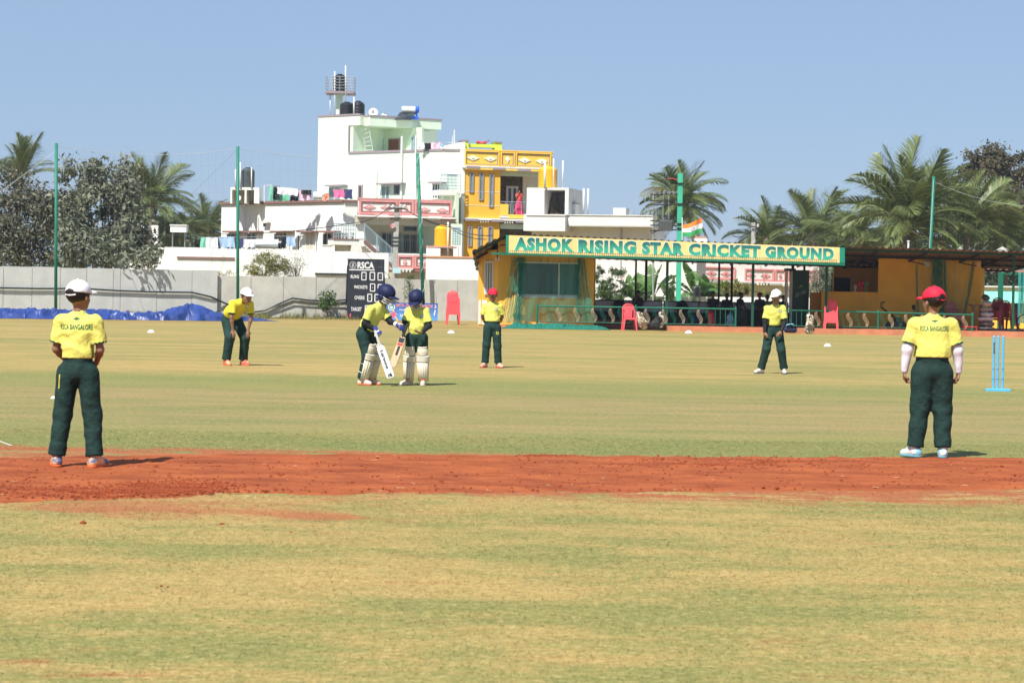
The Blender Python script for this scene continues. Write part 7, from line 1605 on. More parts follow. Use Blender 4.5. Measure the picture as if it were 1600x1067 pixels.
        cf = SDF(np.array(e) - .1, np.array(e) + .1, .0075); cf.cone(tuple(e - a * .03), tuple(e + a * .03), .0555 * F ** .4, .0555 * F ** .4, 0); cf.cut(tuple(e + a * .002), tuple(a)); cf.cut(tuple(e - a * .014), tuple(-a)); J['_cuff' + n] = cf
    so = sh.build('shirt', shirt, t)
    for n in 'LR':
        if short_sleeve: J['_cuff' + n].build('sleeve_cuff', CUFF, so)
    nk = V3(J['neck']) + V3((0, 0, .0)); nd_ = V3(sub(hp(0, .012, -.055), J['neck'])).normalized(); cb = SDF(np.array(nk) - .1, np.array(nk) + .1, .007); c0 = nk + nd_ * .002
    cb.cone(tuple(c0 - nd_ * .03), tuple(c0 + nd_ * .012), .060, .046, 0, (tf, .9)); cb.cone(tuple(c0 - nd_ * .03 + fwd * .0), tuple(c0 + nd_ * .05), .0385, .040, .0, op='s'); cb.cut(tuple(c0 + nd_ * .020), tuple(nd_)); cb.ell(tuple(nk + fwd * .062 - nd_ * .0), (.014, .05, .05), R, .01, 's'); cb.build('collar', shirt, so)
    # ---- long under-sleeves
    if sleeve:
        for n in 'LR':
            sm = SDF(np.minimum(J['sh' + n], np.minimum(J['el' + n], J['wr' + n])) - np.array(.08), np.maximum(J['sh' + n], np.maximum(J['el' + n], J['wr' + n])) + np.array(.08), .008)
            sm.cone(lerp(J['sh' + n], J['el' + n], .5), J['el' + n], .039 * F ** .4, .039 * F ** .3, 0).cone(J['el' + n], J['wr' + n], .039 * F ** .3, .0255, .02).wrinkle(.0012, 45, seed + 3); a = V3(sub(J['wr' + n], J['el' + n])).normalized(); sm.cut(tuple(V3(J['wr' + n]) + a * .010), tuple(a)); sm.build('long_sleeve', sleeve, t)
    # ---- trousers
    tro = None
    if trou is not None:
        tr = SDF(lo, hi, h); wb = lerp(J['pelvis'], J['waist'], .72)
        tr.cone(J['pelvis'], wb, .098 * F, .100 * F, .02, (tf, .82))
        for n, sg in (('L', 1), ('R', -1)):
            tr.cone(J['hip' + n], J['kn' + n], .079 * F, .064 * F ** .6, .03).cone(J['kn' + n], lerp(J['kn' + n], J['an' + n], .93), .064 * F ** .6, .057 * F ** .3, .025).cone(lerp(J['kn' + n], J['an' + n], .86), lerp(J['kn' + n], J['an' + n], .93), .059, .060, .01)
        tr.ell(lerp(J['pelvis'], lerp(J['hipL'], J['hipR'], .5), .6), (.1 * F, .085 * F, .07), None, .03)
        tr.D -= .002; tr.folds(.0046, 30, seed + 1, 1.3)
        if not J.get('_seat'): tr.cut(tuple(V3(wb) + V3((0, 0, .012))), tuple(V3(sub(J['waist'], J['pelvis'])).normalized()))
        for n in 'LR':
            k_ = V3(J['kn' + n]); a = V3(sub(J['an' + n], J['kn' + n])).normalized(); e = V3(J['an' + n]) - a * .004
            S_, P_ = tr.sl(np.array(e) - .09, np.array(e) + .09)
            if S_ is not None: tr.D[S_] = np.maximum(tr.D[S_], (P_[0] - e.x) * a.x + (P_[1] - e.y) * a.y + (P_[2] - e.z) * a.z)
        tro = tr.build('trousers', trou, t)
        if trou is TROU:
            for n, sg in (('L', 1), ('R', -1)):
                pass
    # ---- shoes
    if shoe_on:
        c1 = mat('shoe_%d%d%d' % tuple(int(99 * q) for q in shoes[0]), shoes[0], .5, col2=shoes[2] if len(shoes) > 2 else None, scale=14, contrast=(.48, .52)); c2 = mat('sole_%d%d%d' % tuple(int(99 * q) for q in shoes[1]), shoes[1], .6)
        for n in 'LR':
            an, to = V3(J['an' + n]), V3(J['toe' + n]); g = J.get('_g' + n, 0.0); d = V3((to.x - an.x, to.y - an.y, 0)).normalized(); hl = V3((an.x, an.y, g + .035)) - d * .025; tp = V3((an.x, an.y, g + .028)) + d * .125
            ss = SDF(np.minimum(hl, tp) - np.array(.08), np.maximum(hl, tp) + np.array((.08, .08, .1)), .007)
            ss.cone(tuple(hl), tuple(V3((an.x, an.y, g + .075))), .034, .034, .02).cone(tuple(hl), tuple(tp), .032, .030, .02, ((0, 0, 1), .8)).cone(tuple(V3((an.x, an.y, g + .075))), tuple(tp), .033, .022, .02); ss.cut((an.x, an.y, g + .013), (0, 0, -1)); so2 = ss.build('shoe', c1, t)
            s2 = SDF(np.minimum(hl, tp) - np.array(.08), np.maximum(hl, tp) + np.array((.08, .08, .05)), .007); s2.cone((hl.x, hl.y, g + .01), (tp.x, tp.y, g + .01), .037, .036, 0); s2.cut((an.x, an.y, g + .021), (0, 0, 1)); s2.cut((an.x, an.y, g + .001), (0, 0, -1)); s2.build('sole', c2, so2)
    # ---- cap
    if hat:
        m_, kind = hat; cs = SDF(np.array(hp(0, -.03, .05)) - .19, np.array(hp(0, -.03, .05)) + .19, .007)
        cs.ell(hp(0, .012, .038), (.083, .098, .085), R, 0); cs.cut(hp(0, 0, .028), tuple(R @ V3((0, .10, -1))))
        if kind == 'open': cs.ell(hp(0, .112, .034), (.032, .045, .028), R, .004, 's')
        cs.wrinkle(.001, 40, seed); co = cs.build('cap', m_, t)
        cs.D[:] = .2; b0 = J.get('_brim', 0)
        cs.ell(hp(0, -.085, .022), (.066, .078, .020), R, 0); cs.ell(hp(0, -.085, .006), (.075, .090, .021), R, .0, 's'); cs.ell(hp(0, .012, .03), (.075, .09, .08), R, .0, 's'); cs.build('brim', m_, co)
        MB().lathe([(.001, .0), (.008, .002), (.006, .006), (.001, .008)], hp(0, .012, .122), 8).build('cap_button', m_, co)
        if kind == 'open': MB().tube([hp(-.045, .092, .022), hp(0, .108, .018), hp(.045, .092, .022)], .006, 5).build('cap_strap', m_, co)
    t['_h'] = 1
    del t['_h']
    PERS[t.name] = tro
    return t, so, R, hp
def project(parent, so, vf, o, u, v, n, m, name='lettering', off=.002, maxd=.3):
    """lay flat print on the cloth: cast every vertex along -n onto the shirt mesh (local space)"""
    me = so.data; bv = BVHTree.FromPolygons([tuple(q.co) for q in me.vertices], [tuple(p.vertices) for p in me.polygons])
    o, u, v, n = V3(o), V3(u), V3(v), V3(n).normalized(); P = []
    for p in vf[0]:
        w = o + u * p[0] + v * p[1] + n * .2; hit = bv.ray_cast(w, -n, maxd + .2); P.append((hit[0] + n * off) if hit[0] else (w - n * .2))
    return MB().add(P, vf[1]).build(name, m, parent)
def densify(vf, L=.012):
    """split long edges so that print follows the cloth"""
    import bmesh
    bm = bmesh.new(); vs = [bm.verts.new(p) for p in vf[0]]
    for f in vf[1]:
        try: bm.faces.new([vs[i] for i in f])
        except ValueError: pass
    bmesh.ops.triangulate(bm, faces=bm.faces[:])
    for _ in range(4):
        e = [x for x in bm.edges if x.calc_length() > L]
        if not e: break
        bmesh.ops.subdivide_edges(bm, edges=e, cuts=1); bmesh.ops.triangulate(bm, faces=bm.faces[:])
    bm.verts.index_update(); r = ([tuple(q.co) for q in bm.verts], [tuple(x.index for x in f.verts) for f in bm.faces]); bm.free(); return r
def disc(n, r0, r1): 
    vs = []; fs = []
    for i in range(n): a, b = 2 * pi * i / n, 2 * pi * (i + 1) / n; k = len(vs); vs += [(r0 * cos(a), r0 * sin(a), 0), (r0 * cos(b), r0 * sin(b), 0), (r1 * cos(b), r1 * sin(b), 0), (r1 * cos(a), r1 * sin(a), 0)]; fs.append((k, k + 1, k + 2, k + 3))
    return vs, fs
PRT = mat('dark_green_print', (.02, .12, .06), .7); BADW = mat('badge_white', (.7, .7, .68), .6); BADG = mat('badge_green', (.02, .15, .12), .6); BADY = mat('badge_yellow', (.55, .5, .08), .6)
def back_print(t, so, z=.985, w=.23, y=.16):
    project(so, so, densify(text_fit('RSCA BANGALORE', w, .040, offset=.022, spacing=1.06)), (0, y, z), (-1, 0, 0), (0, 0, 1), (0, 1, 0), PRT)
    project(so, so, ([(-.03, 0, 0), (-.012, .004, 0), (0, .014, 0), (.012, .004, 0), (.03, 0, 0), (.012, -.006, 0), (0, -.012, 0), (-.012, -.006, 0)], [(0, 1, 7), (1, 2, 3, 5, 6, 7), (3, 4, 5)]), (0, y, z + .058), (-1, 0, 0), (0, 0, 1), (0, 1, 0), PRT, 'neck_emblem')
def badge(so, x, z, y=-.2, n=(0, -1, 0), k=1.0, ud=(1, 0, 0), vd=(0, 0, 1)):
    project(so, so, disc(14, 0.0001, .026 * k), (x, y, z), ud, vd, n, BADW, 'badge', .002); project(so, so, disc(14, .016 * k, .024 * k), (x, y, z), ud, vd, n, BADG, 'badge_ring', .0035)
def piping(t, J, m=BADY):
    for n, sg in (('L', 1), ('R', -1)): pass

# 1. left boy, back to the camera, white cap, arms folded in front
p = G(119, 731.5); p.z = .01
J = base_pose(); 
for n, s_ in (('L', 1), ('R', -1)):
    J['sh' + n] = (s_ * .122, .0, 1.02); J['el' + n] = (s_ * .158, .0, .825); J['wr' + n] = (s_ * .10, -.13, .73); J['hd' + n] = (s_ * .03, -.165, .70)
    J['kn' + n] = (s_ * .105, -.012, .37); J['an' + n] = (s_ * .135, .02, .075); J['toe' + n] = (s_ * .185, -.11, .03); J['hip' + n] = (s_ * .07, 0, .66)
t, so, R, hp = person('boy at left with white cap and arms folded, seen from behind on the red soil', p, pi - .06, 1.26, J, look=(-.5, -1, .06), hat=(CAPW, 'open'), seed=1, shoes=((.75, .42, .2), (.72, .14, .04), (.12, .13, .22)), h=.0075, palm={'L': (0, 1, 0), 'R': (0, 1, 0)})
back_print(t, so)
tq = PERS[t.name]; project(tq, tq, densify(([(-.005, -.05, 0), (.004, -.05, 0), (.012, .05, 0), (.003, .05, 0)], [(0, 1, 2, 3)]), .02), (.118, .16, .60), (-1, 0, 0), (0, 0, 1), (0, 1, 0), BADY, 'pocket_piping')
# 2. right boy, back to the camera, red cap, white sleeves
p = G(1454, 716.5); p.z = .01; J = base_pose()
for n, s_ in (('L', 1), ('R', -1)):
    J['sh' + n] = (s_ * .138, .0, 1.015); J['el' + n] = (s_ * .192, .0, .82); J['wr' + n] = (s_ * .208, -.02, .655); J['hd' + n] = (s_ * .20, -.05, .58)
    J['kn' + n] = (s_ * .085, -.01, .37); J['an' + n] = (s_ * .09, .015, .075); J['hip' + n] = (s_ * .066, 0, .64)
J['anR'] = (-.085, .03, .075); J['toeR'] = (-.11, -.09, .03); J['toeL'] = (.17, -.09, .03); J['anL'] = (.12, .0, .075); J['head'] = (.0, -.015, 1.185); J['_blouse'] = 1.02
t, so, R, hp = person('stout boy at right with red cap and white long sleeves, seen from behind', p, pi + .02, 1.34, J, look=(.62, -1, .02), hat=(CAPR, 'open'), sleeve=SLWHT, fat=1.22, seed=2, shoes=((.70, .68, .68), (.14, .34, .42), (.18, .40, .48)), h=.0075, curl=(1.1, 1.1))
back_print(t, so, y=.2, w=.22)
# 3. crouching fielder, hands on knees
p = G(368, 571); J = base_pose()
J.update(pelvis=(-.02, .15, .655), waist=(-.02, .055, .745), chest=(0, -.07, .825), neck=(.01, -.195, .89), head=(.02, -.285, .965))
J['_f'] = (0, -.55, -.83); J['_hem'] = lerp(J['waist'], J['pelvis'], .55)
for n, s_ in (('L', 1), ('R', -1)):
    J['sh' + n] = (s_ * .13 + .01, -.13, .86); J['el' + n] = (s_ * .15, -.165, .675); J['wr' + n] = (s_ * .115, -.145, .495); J['hd' + n] = (s_ * .105, -.165, .42)
    J['hip' + n] = (s_ * .07, .14, .62); J['kn' + n] = (s_ * .115, -.045, .385); J['an' + n] = (s_ * .13, .03, .075); J['toe' + n] = (s_ * .14, -.11, .03)
t, so, R, hp = person('crouching fielder in white cap with both hands on his knees', p, .55, 1.50, J, look=(.0, -1, -.12), shirt=SHIRT2, hat=(CAPW, 'closed'), fat=1.08, seed=3, shoes=((.72, .13, .10), (.7, .16, .08), (.75, .45, .2)), curl=(.5, .5), palm={'L': (0, 1, .2), 'R': (0, 1, .2)})
badge(so, .075, .83, k=1.1)
# 4. red capped fielder, hands behind
p = G(768, 574.5); J = base_pose()
for n, s_ in (('L', 1), ('R', -1)):
    J['sh' + n] = (s_ * .120, .0, 1.015); J['el' + n] = (s_ * .165, .045, .84); J['wr' + n] = (s_ * .10, .12, .71); J['hd' + n] = (s_ * .04, .14, .66)
    J['an' + n] = (s_ * .11, .015, .075); J['toe' + n] = (s_ * .17, -.11, .03); J['kn' + n] = (s_ * .09, -.012, .37)
t, so, R, hp = person('boy in red cap with hands behind his back in front of the orange pavilion', p, .05, 1.30, J, look=(.0, -1, -.03), hat=(CAPR, 'closed'), seed=4, shoes=((.70, .45, .33), (.55, .07, .06), (.6, .3, .22)), palm={'L': (0, -1, 0), 'R': (0, -1, 0)})
badge(so, .055, .97); tq = PERS[t.name]; project(tq, tq, disc(14, .012, .026), (.085, -.2, .575), (1, 0, 0), (0, 0, 1), (0, -1, 0), BADY, 'trouser_emblem')
# 5. white capped fielder with black sleeves, right of centre
p = G(1208, 584); J = base_pose()
for n, s_ in (('L', 1), ('R', -1)):
    J['sh' + n] = (s_ * .118 + .01, -.03, 1.0); J['el' + n] = (s_ * .148 + .01, -.035, .80); J['kn' + n] = (s_ * .115, -.045, .37)
    J['hip' + n] = (s_ * .068, .03, .65); J['an' + n] = (s_ * .175 - .01, .02, .075); J['toe' + n] = (s_ * .2 - .07, -.12, .03)
J['wrL'] = (.105, -.13, .655); J['hdL'] = (.045, -.16, .595); J['wrR'] = (-.145, -.085, .64); J['hdR'] = (-.115, -.12, .57); J['toeR'] = (-.27, -.08, .03); J['toeL'] = (.17, -.12, .03)
J.update(pelvis=(0, .03, .69), waist=(0, .01, .79), chest=(.01, -.02, .935), neck=(.02, -.035, 1.06), head=(.02, -.065, 1.175))
t, so, R, hp = person('slim boy in white cap and black long sleeves standing before the railing gap', p, -.05, 1.38, J, look=(-.42, -1, -.12), hat=(CAPW, 'closed'), sleeve=SLBLK, seed=5, fat=.95, shoes=((.66, .62, .55), (.08, .11, .16), (.5, .4, .3)), palm={'L': (0, 1, 0), 'R': (.5, .6, 0)})
badge(so, .085, .965)

# 6/7. the two batters
NAVY = mat('navy_helmet', (0.008, 0.013, 0.062), .6, var=.15); GRILLE = mat('grille_steel', (.5, .5, .48), .35, metal=.5); PAD = mat('cream_pad', (.70, .62, .50), .75, var=.10, scale=6); PADS = mat('white_strap', (.62, .6, .55), .8); GLB = mat('blue_glove', (.03, .06, .32), .6); GLW = mat('white_glove', (.68, .64, .60), .7)
def helmet(t, R, hp, seed=0):
    s = SDF(np.array(hp(0, 0, .04)) - .24, np.array(hp(0, 0, .04)) + .24, .007); s.ell(hp(0, .012, .045), (.106, .122, .104), R, 0); s.ell(hp(0, -.09, -.075), (.075, .12, .115), R, .01, 's'); s.cut(hp(0, .04, -.022), tuple(R @ V3((0, .20, -1))))
    o = s.build('helmet', NAVY, t); s.D[:] = .2
    s.ell(hp(0, -.115, .016), (.078, .075, .018), R, 0); s.ell(hp(0, -.115, .002), (.09, .09, .017), R, 0, 's'); s.ell(hp(0, .01, .03), (.095, .11, .10), R, 0, 's'); s.build('helmet_peak', NAVY, o)
    for q in (-1, 1): s.D[:] = .2; s.ell(hp(q * .090, .02, -.030), (.020, .042, .045), R, 0); s.build('ear_guard', NAVY, o)
    for z, d in ((-.020, .150), (-.048, .155), (-.076, .145)):
        MB().tube([hp(-.092, .0, z + .012), hp(-.080, -.07, z), hp(-.045, -d + .02, z - .006), hp(0, -d, z - .008), hp(.045, -d + .02, z - .006), hp(.080, -.07, z), hp(.092, .0, z + .012)], .0042, 5).build('grille_bar', GRILLE, o)
    for q in (-1, 1): MB().tube([hp(q * .088, -.02, .0), hp(q * .082, -.07, -.05), hp(q * .06, -.1, -.09)], .0042, 5).build('grille_bar', GRILLE, o)
    MB().tube([hp(-.085, .0, -.03), hp(-.04, -.035, -.112), hp(0, -.045, -.118), hp(.04, -.035, -.112), hp(.085, .0, -.03)], .006, 5).build('chin_strap', PADS, o)
    for k in range(3): q = (k - 1) * .035; MB().lathe([(.001, 0), (.006, .002), (.001, .004)], hp(q, .01, .146 - abs(q) * .4), 8).build('vent_stud', EYED, o)
    return o
def leg_pad(t, kn, an, f, n, top=.17):
    kn, an, f = V3(kn), V3(an), V3(f).normalized(); a = (kn - an).normalized(); f = (f - a * f.dot(a)).normalized(); r = f.cross(a); base = an - a * .02; L = (kn - an).length
    m = MB(); R0 = .066; pad = None
    for k in range(7):
        th = (k - 3) * .36; d = (f * cos(th) + r * sin(th)); m2 = MB(); m2.tube([base + d * R0 + a * .01, base + d * (R0 + .004) + a * L * .5, base + d * (R0 + .012) + a * (L - .025)], [.016, .017, .018], 6)
        o = m2.build('leg_pad', PAD, t, smooth=True) if pad is None else m2.build('pad_roll', PAD, pad, smooth=True); pad = pad or o
    for z in (0, .026, .052):   # knee rolls
        P = [base + a * (L - .005 + z) + (f * cos(th) + r * sin(th)) * (R0 + .018) for th in np.linspace(-1.25, 1.25, 9)]; MB().tube(P, .0175, 6).build('knee_roll', PAD, pad, smooth=True)
    fl = MB(); nn = 8
    fl.grid(lambda q, w: base + a * (L + .07 + (top - .06) * w) + (f * cos((q - .5) * 2.2) + r * sin((q - .5) * 2.2)) * (R0 + .012 + .01 * sin(pi * w)) * (1 - .10 * w), nn, 5); fl.grid(lambda q, w: base + a * (L + .07 + (top - .06) * w) + (f * cos((q - .5) * 2.2) + r * sin((q - .5) * 2.2)) * (R0 - .008) * (1 - .08 * w), nn, 5)
    fl.tube([base + a * (L + .01 + top) + (f * cos(th) + r * sin(th)) * (R0 + .002) for th in np.linspace(-1.0, 1.0, 7)], .012, 6); fl.build('thigh_flap', PAD, pad, smooth=True)
    sb = MB(); sb.tube([base + a * (L + .01 + top) * 1 + (f * cos(th) + r * sin(th)) * .05 for th in (-1.2, 0, 1.2)], .006, 4)
    for z in (.12, .24): MB().tube([base + a * L * z * 3 + (f * cos(th) + r * sin(th)) * (R0 - .008) for th in np.linspace(1.2, 2 * pi - 1.2, 9)], .009, 4).build('pad_strap', PADS, pad)
    tg_ = base + f * (R0 + .017) + a * .03; MB().add([tg_ - r * .025, tg_ + r * .025, tg_ + r * .022 + a * .022, tg_ - r * .022 + a * .022], [(0, 1, 2, 3)]).build('pad_tab', mat('red_tab', (.55, .1, .05), .7), pad)
    return pad
def bat(t_label, grip, tip, face, letters=None, col=(.72, .66, .58), cat='cricket bat'):
    grip, tip, f = V3(grip), V3(tip), V3(face); d = (tip - grip).normalized(); L = (tip - grip).length; f = (f - d * f.dot(d)).normalized(); r = d.cross(f)
    t = thing('cricket_bat', t_label, cat, grip); hl = L * .30; w = .054
    MB().tube([grip + d * (hl * q) for q in (0, .3, .6, .9, 1.05)], [.017, .0165, .016, .0155, .014], 10).build('grip', mat('bat_grip_' + str(int(col[0] * 99)), (.62, .6, .6) if letters else (.03, .03, .035), .6), t)
    vs = []; fs = []; prof = [(0, .35), (.06, .75), (.12, 1), (.9, 1), (.97, .92), (1, .6)]
    for q, k in prof:
        c = grip + d * (hl + (L - hl) * q); ww = w * k; th = .010 + .012 * sin(pi * min(1, q * 1.1 + .1)) ; vs += [c - r * ww + f * .007, c + r * ww + f * .007, c + r * ww - f * .006, c - f * (th + .006), c - r * ww - f * .006]
    for i in range(len(prof) - 1):
        for k in range(5): fs.append((i * 5 + k, i * 5 + (k + 1) % 5, (i + 1) * 5 + (k + 1) % 5, (i + 1) * 5 + k))
    fs += [(4, 3, 2, 1, 0), tuple(len(vs) - 5 + k for k in range(5))]
    bl_ = MB().add(vs, fs).build('blade', mat('bat_blade_' + str(int(col[0] * 99)), col, .5, var=.08, stretch=(4, 4, .5)), t)
    c = grip + d * (hl + (L - hl) * .45) + f * .009
    if letters:
        vf = text_fit(letters, (L - hl) * .55, .040, offset=.03); put(MB(), vf, c, d, -r if (d.cross(-r)).dot(f) > 0 else r, f).build('lettering', mat('bat_print', (.02, .02, .025), .6), bl_)
        ring = disc(12, .008, .012); put(MB(), ring, grip + d * (hl + (L - hl) * .30) + f * .009 + r * .026, d, r, f).build('bat_ring', mat('bat_print_grey', (.3, .3, .32), .6), bl_)
        vs_ = [(0, -.02, 0), (.05, -.028, 0), (.05, .0, 0), (.02, .012, 0), (.055, .016, 0), (.05, .03, 0), (-.01, .02, 0)]; put(MB(), (vs_, [(0, 1, 2, 3), (3, 4, 5, 6)]), grip + d * (hl + (L - hl) * .86) + f * .009, d, r, f).build('bat_emblem', mat('bat_print', (.02, .02, .025), .6), bl_)
    else:
        for q0, q1, cc in ((.05, .2, (.03, .03, .04)), (.22, .3, (.5, .05, .05)), (.32, .62, (.03, .03, .04))):
            a, b = grip + d * (hl + (L - hl) * q0) + f * .0085, grip + d * (hl + (L - hl) * q1) + f * .0085; k = .8 if q0 < .3 else .35; MB().quad(a - r * w * k, b - r * w * k, b + r * w * k, a + r * w * k).build('bat_sticker', mat('sticker_%d' % int(q0 * 100), cc, .6), bl_)
    return t
def tow(o, p): return o.matrix_world @ V3(p)
def glove(t, wr, hd, m1, m2, n, side, curl=1.0):
    wr, hd, n = V3(wr), V3(hd), V3(n).normalized(); d = (hd - wr).normalized(); n = (n - d * n.dot(d)).normalized(); w = d.cross(n) * side
    MB().tube([wr - d * .035, wr + d * .01], [.036, .034], 10).build('glove_cuff', m1, t)
    s = SDF(np.array(wr) - .13, np.array(wr) + .16, .007); s.cone(tuple(wr + d * .01), tuple(wr + d * .055), .028, .034, .01, (tuple(n), .7))
    for i, off in enumerate((.027, .009, -.009, -.026)):
        a = wr + d * .06 + w * off; d1 = (d * cos(curl * .7) + n * sin(curl * .7)); b = a + d1 * .030; d2 = (d * cos(curl * 1.9) + n * sin(curl * 1.9)); s.cone(tuple(a), tuple(b), .0135, .0135, .003); s.cone(tuple(b), tuple(b + d2 * .028), .0135, .012, .003)
    a = wr + d * .03 + w * .03; s.cone(tuple(a), tuple(a + (d * .7 + w * .5 + n * .5).normalized() * .045), .014, .012, .005); g = s.build('glove', m2, t)
    for i, off in enumerate((.027, .009, -.009, -.026)): a = wr + d * .045 + w * off - n * .024; MB().tube([a, a + d * .035], .009, 6).build('glove_roll', m1, g)

# batter A (left): bent forward, turned to the right
p = G(577, 601.5); J = base_pose(); J.update(pelvis=(-.05, .06, .665), waist=(-.035, .0, .77), chest=(.01, -.07, .905), neck=(.04, -.125, 1.015), head=(.07, -.185, 1.125)); J['_f'] = (0, -.9, -.3); J['_hem'] = lerp(J['waist'], J['pelvis'], .8)
for n, s_ in (('L', 1), ('R', -1)):
    J['sh' + n] = (s_ * .13 + .01, -.08, .955); J['hip' + n] = (s_ * .07 - .04, .04, .63); J['kn' + n] = (s_ * .08 - .03, -.04, .37); J['an' + n] = (s_ * .085 - .02, .04, .075); J['toe' + n] = (s_ * .1 - .02, -.1, .03)
J['elL'] = (.15, -.20, .80); J['wrL'] = (.09, -.345, .765); J['hdL'] = (.07, -.42, .745); J['elR'] = (-.165, -.03, .775); J['wrR'] = (-.10, -.155, .70); J['hdR'] = (-.085, -.20, .645)
ROTA = 1.02
t, so, R, hp = person('taller batter in navy helmet bending over his white lettered bat', p, ROTA, 1.36, J, look=(.05, -1, -.38), sleeve=SLBLK, seed=6, shoes=((.68, .50, .42), (.72, .14, .06), (.7, .6, .55)), short_sleeve=True, curl=(.9, 1.3))
helmet(t, R, hp); leg_pad(t, J['knL'], J['anL'], (.0, -1, 0), 'L'); leg_pad(t, J['knR'], J['anR'], (.0, -1, 0), 'R')
glove(t, J['wrR'], J['hdR'], GLB, GLW, (.3, .6, -.4), -1, 1.2); glove(t, J['wrL'], J['hdL'], GLW, GLB, (0, .3, -1), 1, .6)
bpy.context.view_layer.update(); hR = tow(t, lerp(J['wrR'], J['hdR'], 1.1)); dY = hR.y - .05
bat('white cricket bat with black lettering held by the taller batter', W(585.5, 516, dY), W(611, 590, dY - .02), (-.12, -1, .05), 'Larsons', (.72, .72, .74))
# batter B (right): facing the camera, looking down at his hands
p = G(650, 602); J = base_pose(); J.update(pelvis=(0, .02, .69), head=(-.01, -.045, 1.17), neck=(0, -.01, 1.065)); J['_hem'] = lerp(J['waist'], J['pelvis'], .8)
for n, s_ in (('L', 1), ('R', -1)): J['hip' + n] = (s_ * .072, .01, .65); J['kn' + n] = (s_ * .09, -.015, .37); J['an' + n] = (s_ * .10, .02, .075); J['toe' + n] = (s_ * .16 - .03, -.11, .03)
J['toeR'] = (-.19, -.07, .03); J['toeL'] = (.10, -.12, .03)
J['elR'] = (-.17, -.05, .83); J['wrR'] = (-.16, -.205, .735); J['hdR'] = (-.17, -.26, .68); J['elL'] = (.17, -.04, .82); J['wrL'] = (.09, -.18, .735); J['hdL'] = (.02, -.225, .735)
tB, so, R, hp = person('shorter batter in navy helmet facing the camera and looking down at his hands', p, -.05, 1.25, J, look=(-.22, -1, -.55), sleeve=SLBLK, seed=7, fat=1.05, shoes=((.66, .50, .40), (.6, .5, .4), (.7, .6, .5)), palm={'L': (0, .2, 1), 'R': (.6, .5, 0)}, curl=(.5, 1.3))
helmet(tB, R, hp); leg_pad(tB, J['knL'], J['anL'], (.05, -1, 0), 'L'); leg_pad(tB, J['knR'], J['anR'], (-.1, -1, 0), 'R'); badge(so, .07, .955)
bpy.context.view_layer.update(); hR = tow(tB, lerp(J['wrR'], J['hdR'], 1.0)); dY = hR.y - .03
bat('wooden cricket bat with dark stickers leaning from the shorter batter hands', W(637, 506, dY), W(613, 573, dY - .1), (-.5, -.85, .1), None, (.55, .40, .26))

# seated and standing figures in the pavilion shade
def seated(px, Y, label, shirt, seed, rot=0.0, look=(0, -1, -.1), hat=None, tw=None, height=1.45, z=ZP, hands='lap'):
    J = base_pose(); J.update(pelvis=(0, .10, .50), waist=(0, .09, .60), chest=(0, .05, .75), neck=(0, .03, .875), head=(0, -.005, .995)); J['_seat'] = 1
    for n, s_ in (('L', 1), ('R', -1)):
        J['sh' + n] = (s_ * .12, .04, .82); J['el' + n] = (s_ * .16, -.02, .63); J['wr' + n] = (s_ * .09, -.16, .54); J['hd' + n] = (s_ * .05, -.22, .52)
        J['hip' + n] = (s_ * .07, .06, .47); J['kn' + n] = (s_ * .11, -.26, .455); J['an' + n] = (s_ * .11, -.26, .075); J['toe' + n] = (s_ * .13, -.38, .03)
    if hands == 'face': J['elR'] = (-.15, -.16, .64); J['wrR'] = (-.06, -.12, .86); J['hdR'] = (-.03, -.10, .93)
    p = GX(px, Y, z); return person(label, p, rot, height, J, look=look, shirt=shirt, trou=tw or TROU, seed=seed, hat=hat, h=.014, shoes=((.05, .05, .05), (.03, .03, .03)), details=False, short_sleeve=False)[0]
DKS = mat('dark_shirt', (.03, .032, .04), .8); DKJ = mat('dark_trousers', (.03, .03, .035), .8)
seated(997, 84.9, 'seated man resting his face on one hand between the two thin black posts', DKS, 20, hands='face', look=(.1, -1, -.3), tw=DKJ)
t = seated(1114, 84.9, 'seated person with grey scarf behind the left railing', DKS, 21, tw=DKJ)
seated(1158, 84.9, 'seated person in profile beside the rear black post', DKS, 22, rot=.9, look=(.0, -1, 0), tw=DKJ)
seated(1187, 84.9, 'seated person in dark red cap left of the boy in the white cap', DKS, 23, hat=(mat('dull_red_cap', (.3, .02, .03), .8), 'closed'), rot=-.4, tw=DKJ)
seated(1199, 85.8, 'seated person mostly hidden behind the boy in the white cap', SHIRT2, 24, tw=DKJ, height=1.35)
seated(1136, 85.3, 'seated person bending over the large black rucksack', DKS, 26, look=(-.3, -1, -.5), tw=DKJ, height=1.4)
seated(1212, 86.2, 'seated person in the back row right of the boy in the white cap', DKS, 27, tw=DKJ, rot=.3, height=1.4)
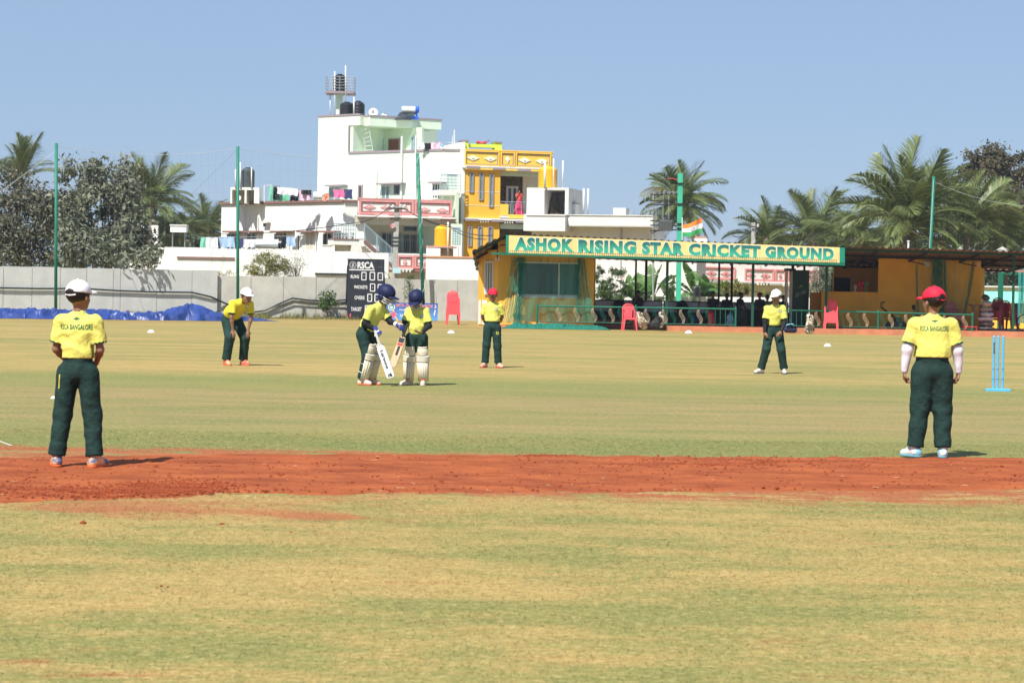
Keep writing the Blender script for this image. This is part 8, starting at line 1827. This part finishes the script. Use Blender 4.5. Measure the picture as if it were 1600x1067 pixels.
seated(1224, 85.2, 'seated person partly hidden beside the fridge door', DKS, 25, tw=DKJ, height=1.35)
# woman in pink on the yellow balcony
J = base_pose(); J['elR'] = (-.17, -.05, .86); J['wrR'] = (-.07, -.11, 1.08); J['hdR'] = (-.06, -.09, 1.15); J['elL'] = (.19, -.02, .84); J['wrL'] = (.13, -.14, .76); J['hdL'] = (.08, -.18, .75)
PKD = clothmat('pink_dress', (.65, .05, .16), (.5, .03, .10)); ORS = clothmat('orange_top', (.75, .12, .07), (.6, .06, .08))
fl = YH.P(0, 0, zat(YH, 812, 337)); pw = YH.P(uat(YH, 811.5, 320, .35), .45, zat(YH, 812, 337))
t, so, R, hp = person('woman in long pink dress standing on the yellow balcony with a hand at her face', pw, .5, 1.45, J, look=(-.5, -1, -.1), shirt=ORS, trou=None, seed=30, h=.012, shoes=((.1, .1, .1), (.1, .1, .1)), details=False, short_sleeve=False)
m = MB(); rs = np.random.RandomState(4)
m.grid(lambda a, b: ((.095 + .19 * b + .012 * sin(a * 2 * pi * 9) * b) * cos(2 * pi * a), (.085 + .15 * b + .012 * sin(a * 2 * pi * 9) * b) * sin(2 * pi * a), .84 - .82 * b), 72, 8); m.build('long_skirt', PKD, t, smooth=True)
s = SDF((-.1, -.02, .85), (.1, .18, 1.25), .012); s.cone((0, .09, 1.17), (0, .10, .92), .035, .02, 0); s.build('hair_braid', HAIR, t)
# ------------------------------------------------------------------ air: a thin even haze over the whole place
hb = MB().box(-420, 420, -60, 900, -2.6, 13.5).build('haze', [])
hm = bpy.data.materials.new('haze_air'); hm.use_nodes = True; hn = hm.node_tree; hn.nodes.clear()
ho = hn.nodes.new('ShaderNodeOutputMaterial'); hv = hn.nodes.new('ShaderNodeVolumePrincipled'); hv.inputs['Density'].default_value = 0.0003; hv.inputs['Color'].default_value = (.80, .87, 1, 1); hv.inputs['Anisotropy'].default_value = .2
hn.links.new(hv.outputs[0], ho.inputs['Volume']); hb.data.materials.append(hm); tag(hb, kind='stuff')
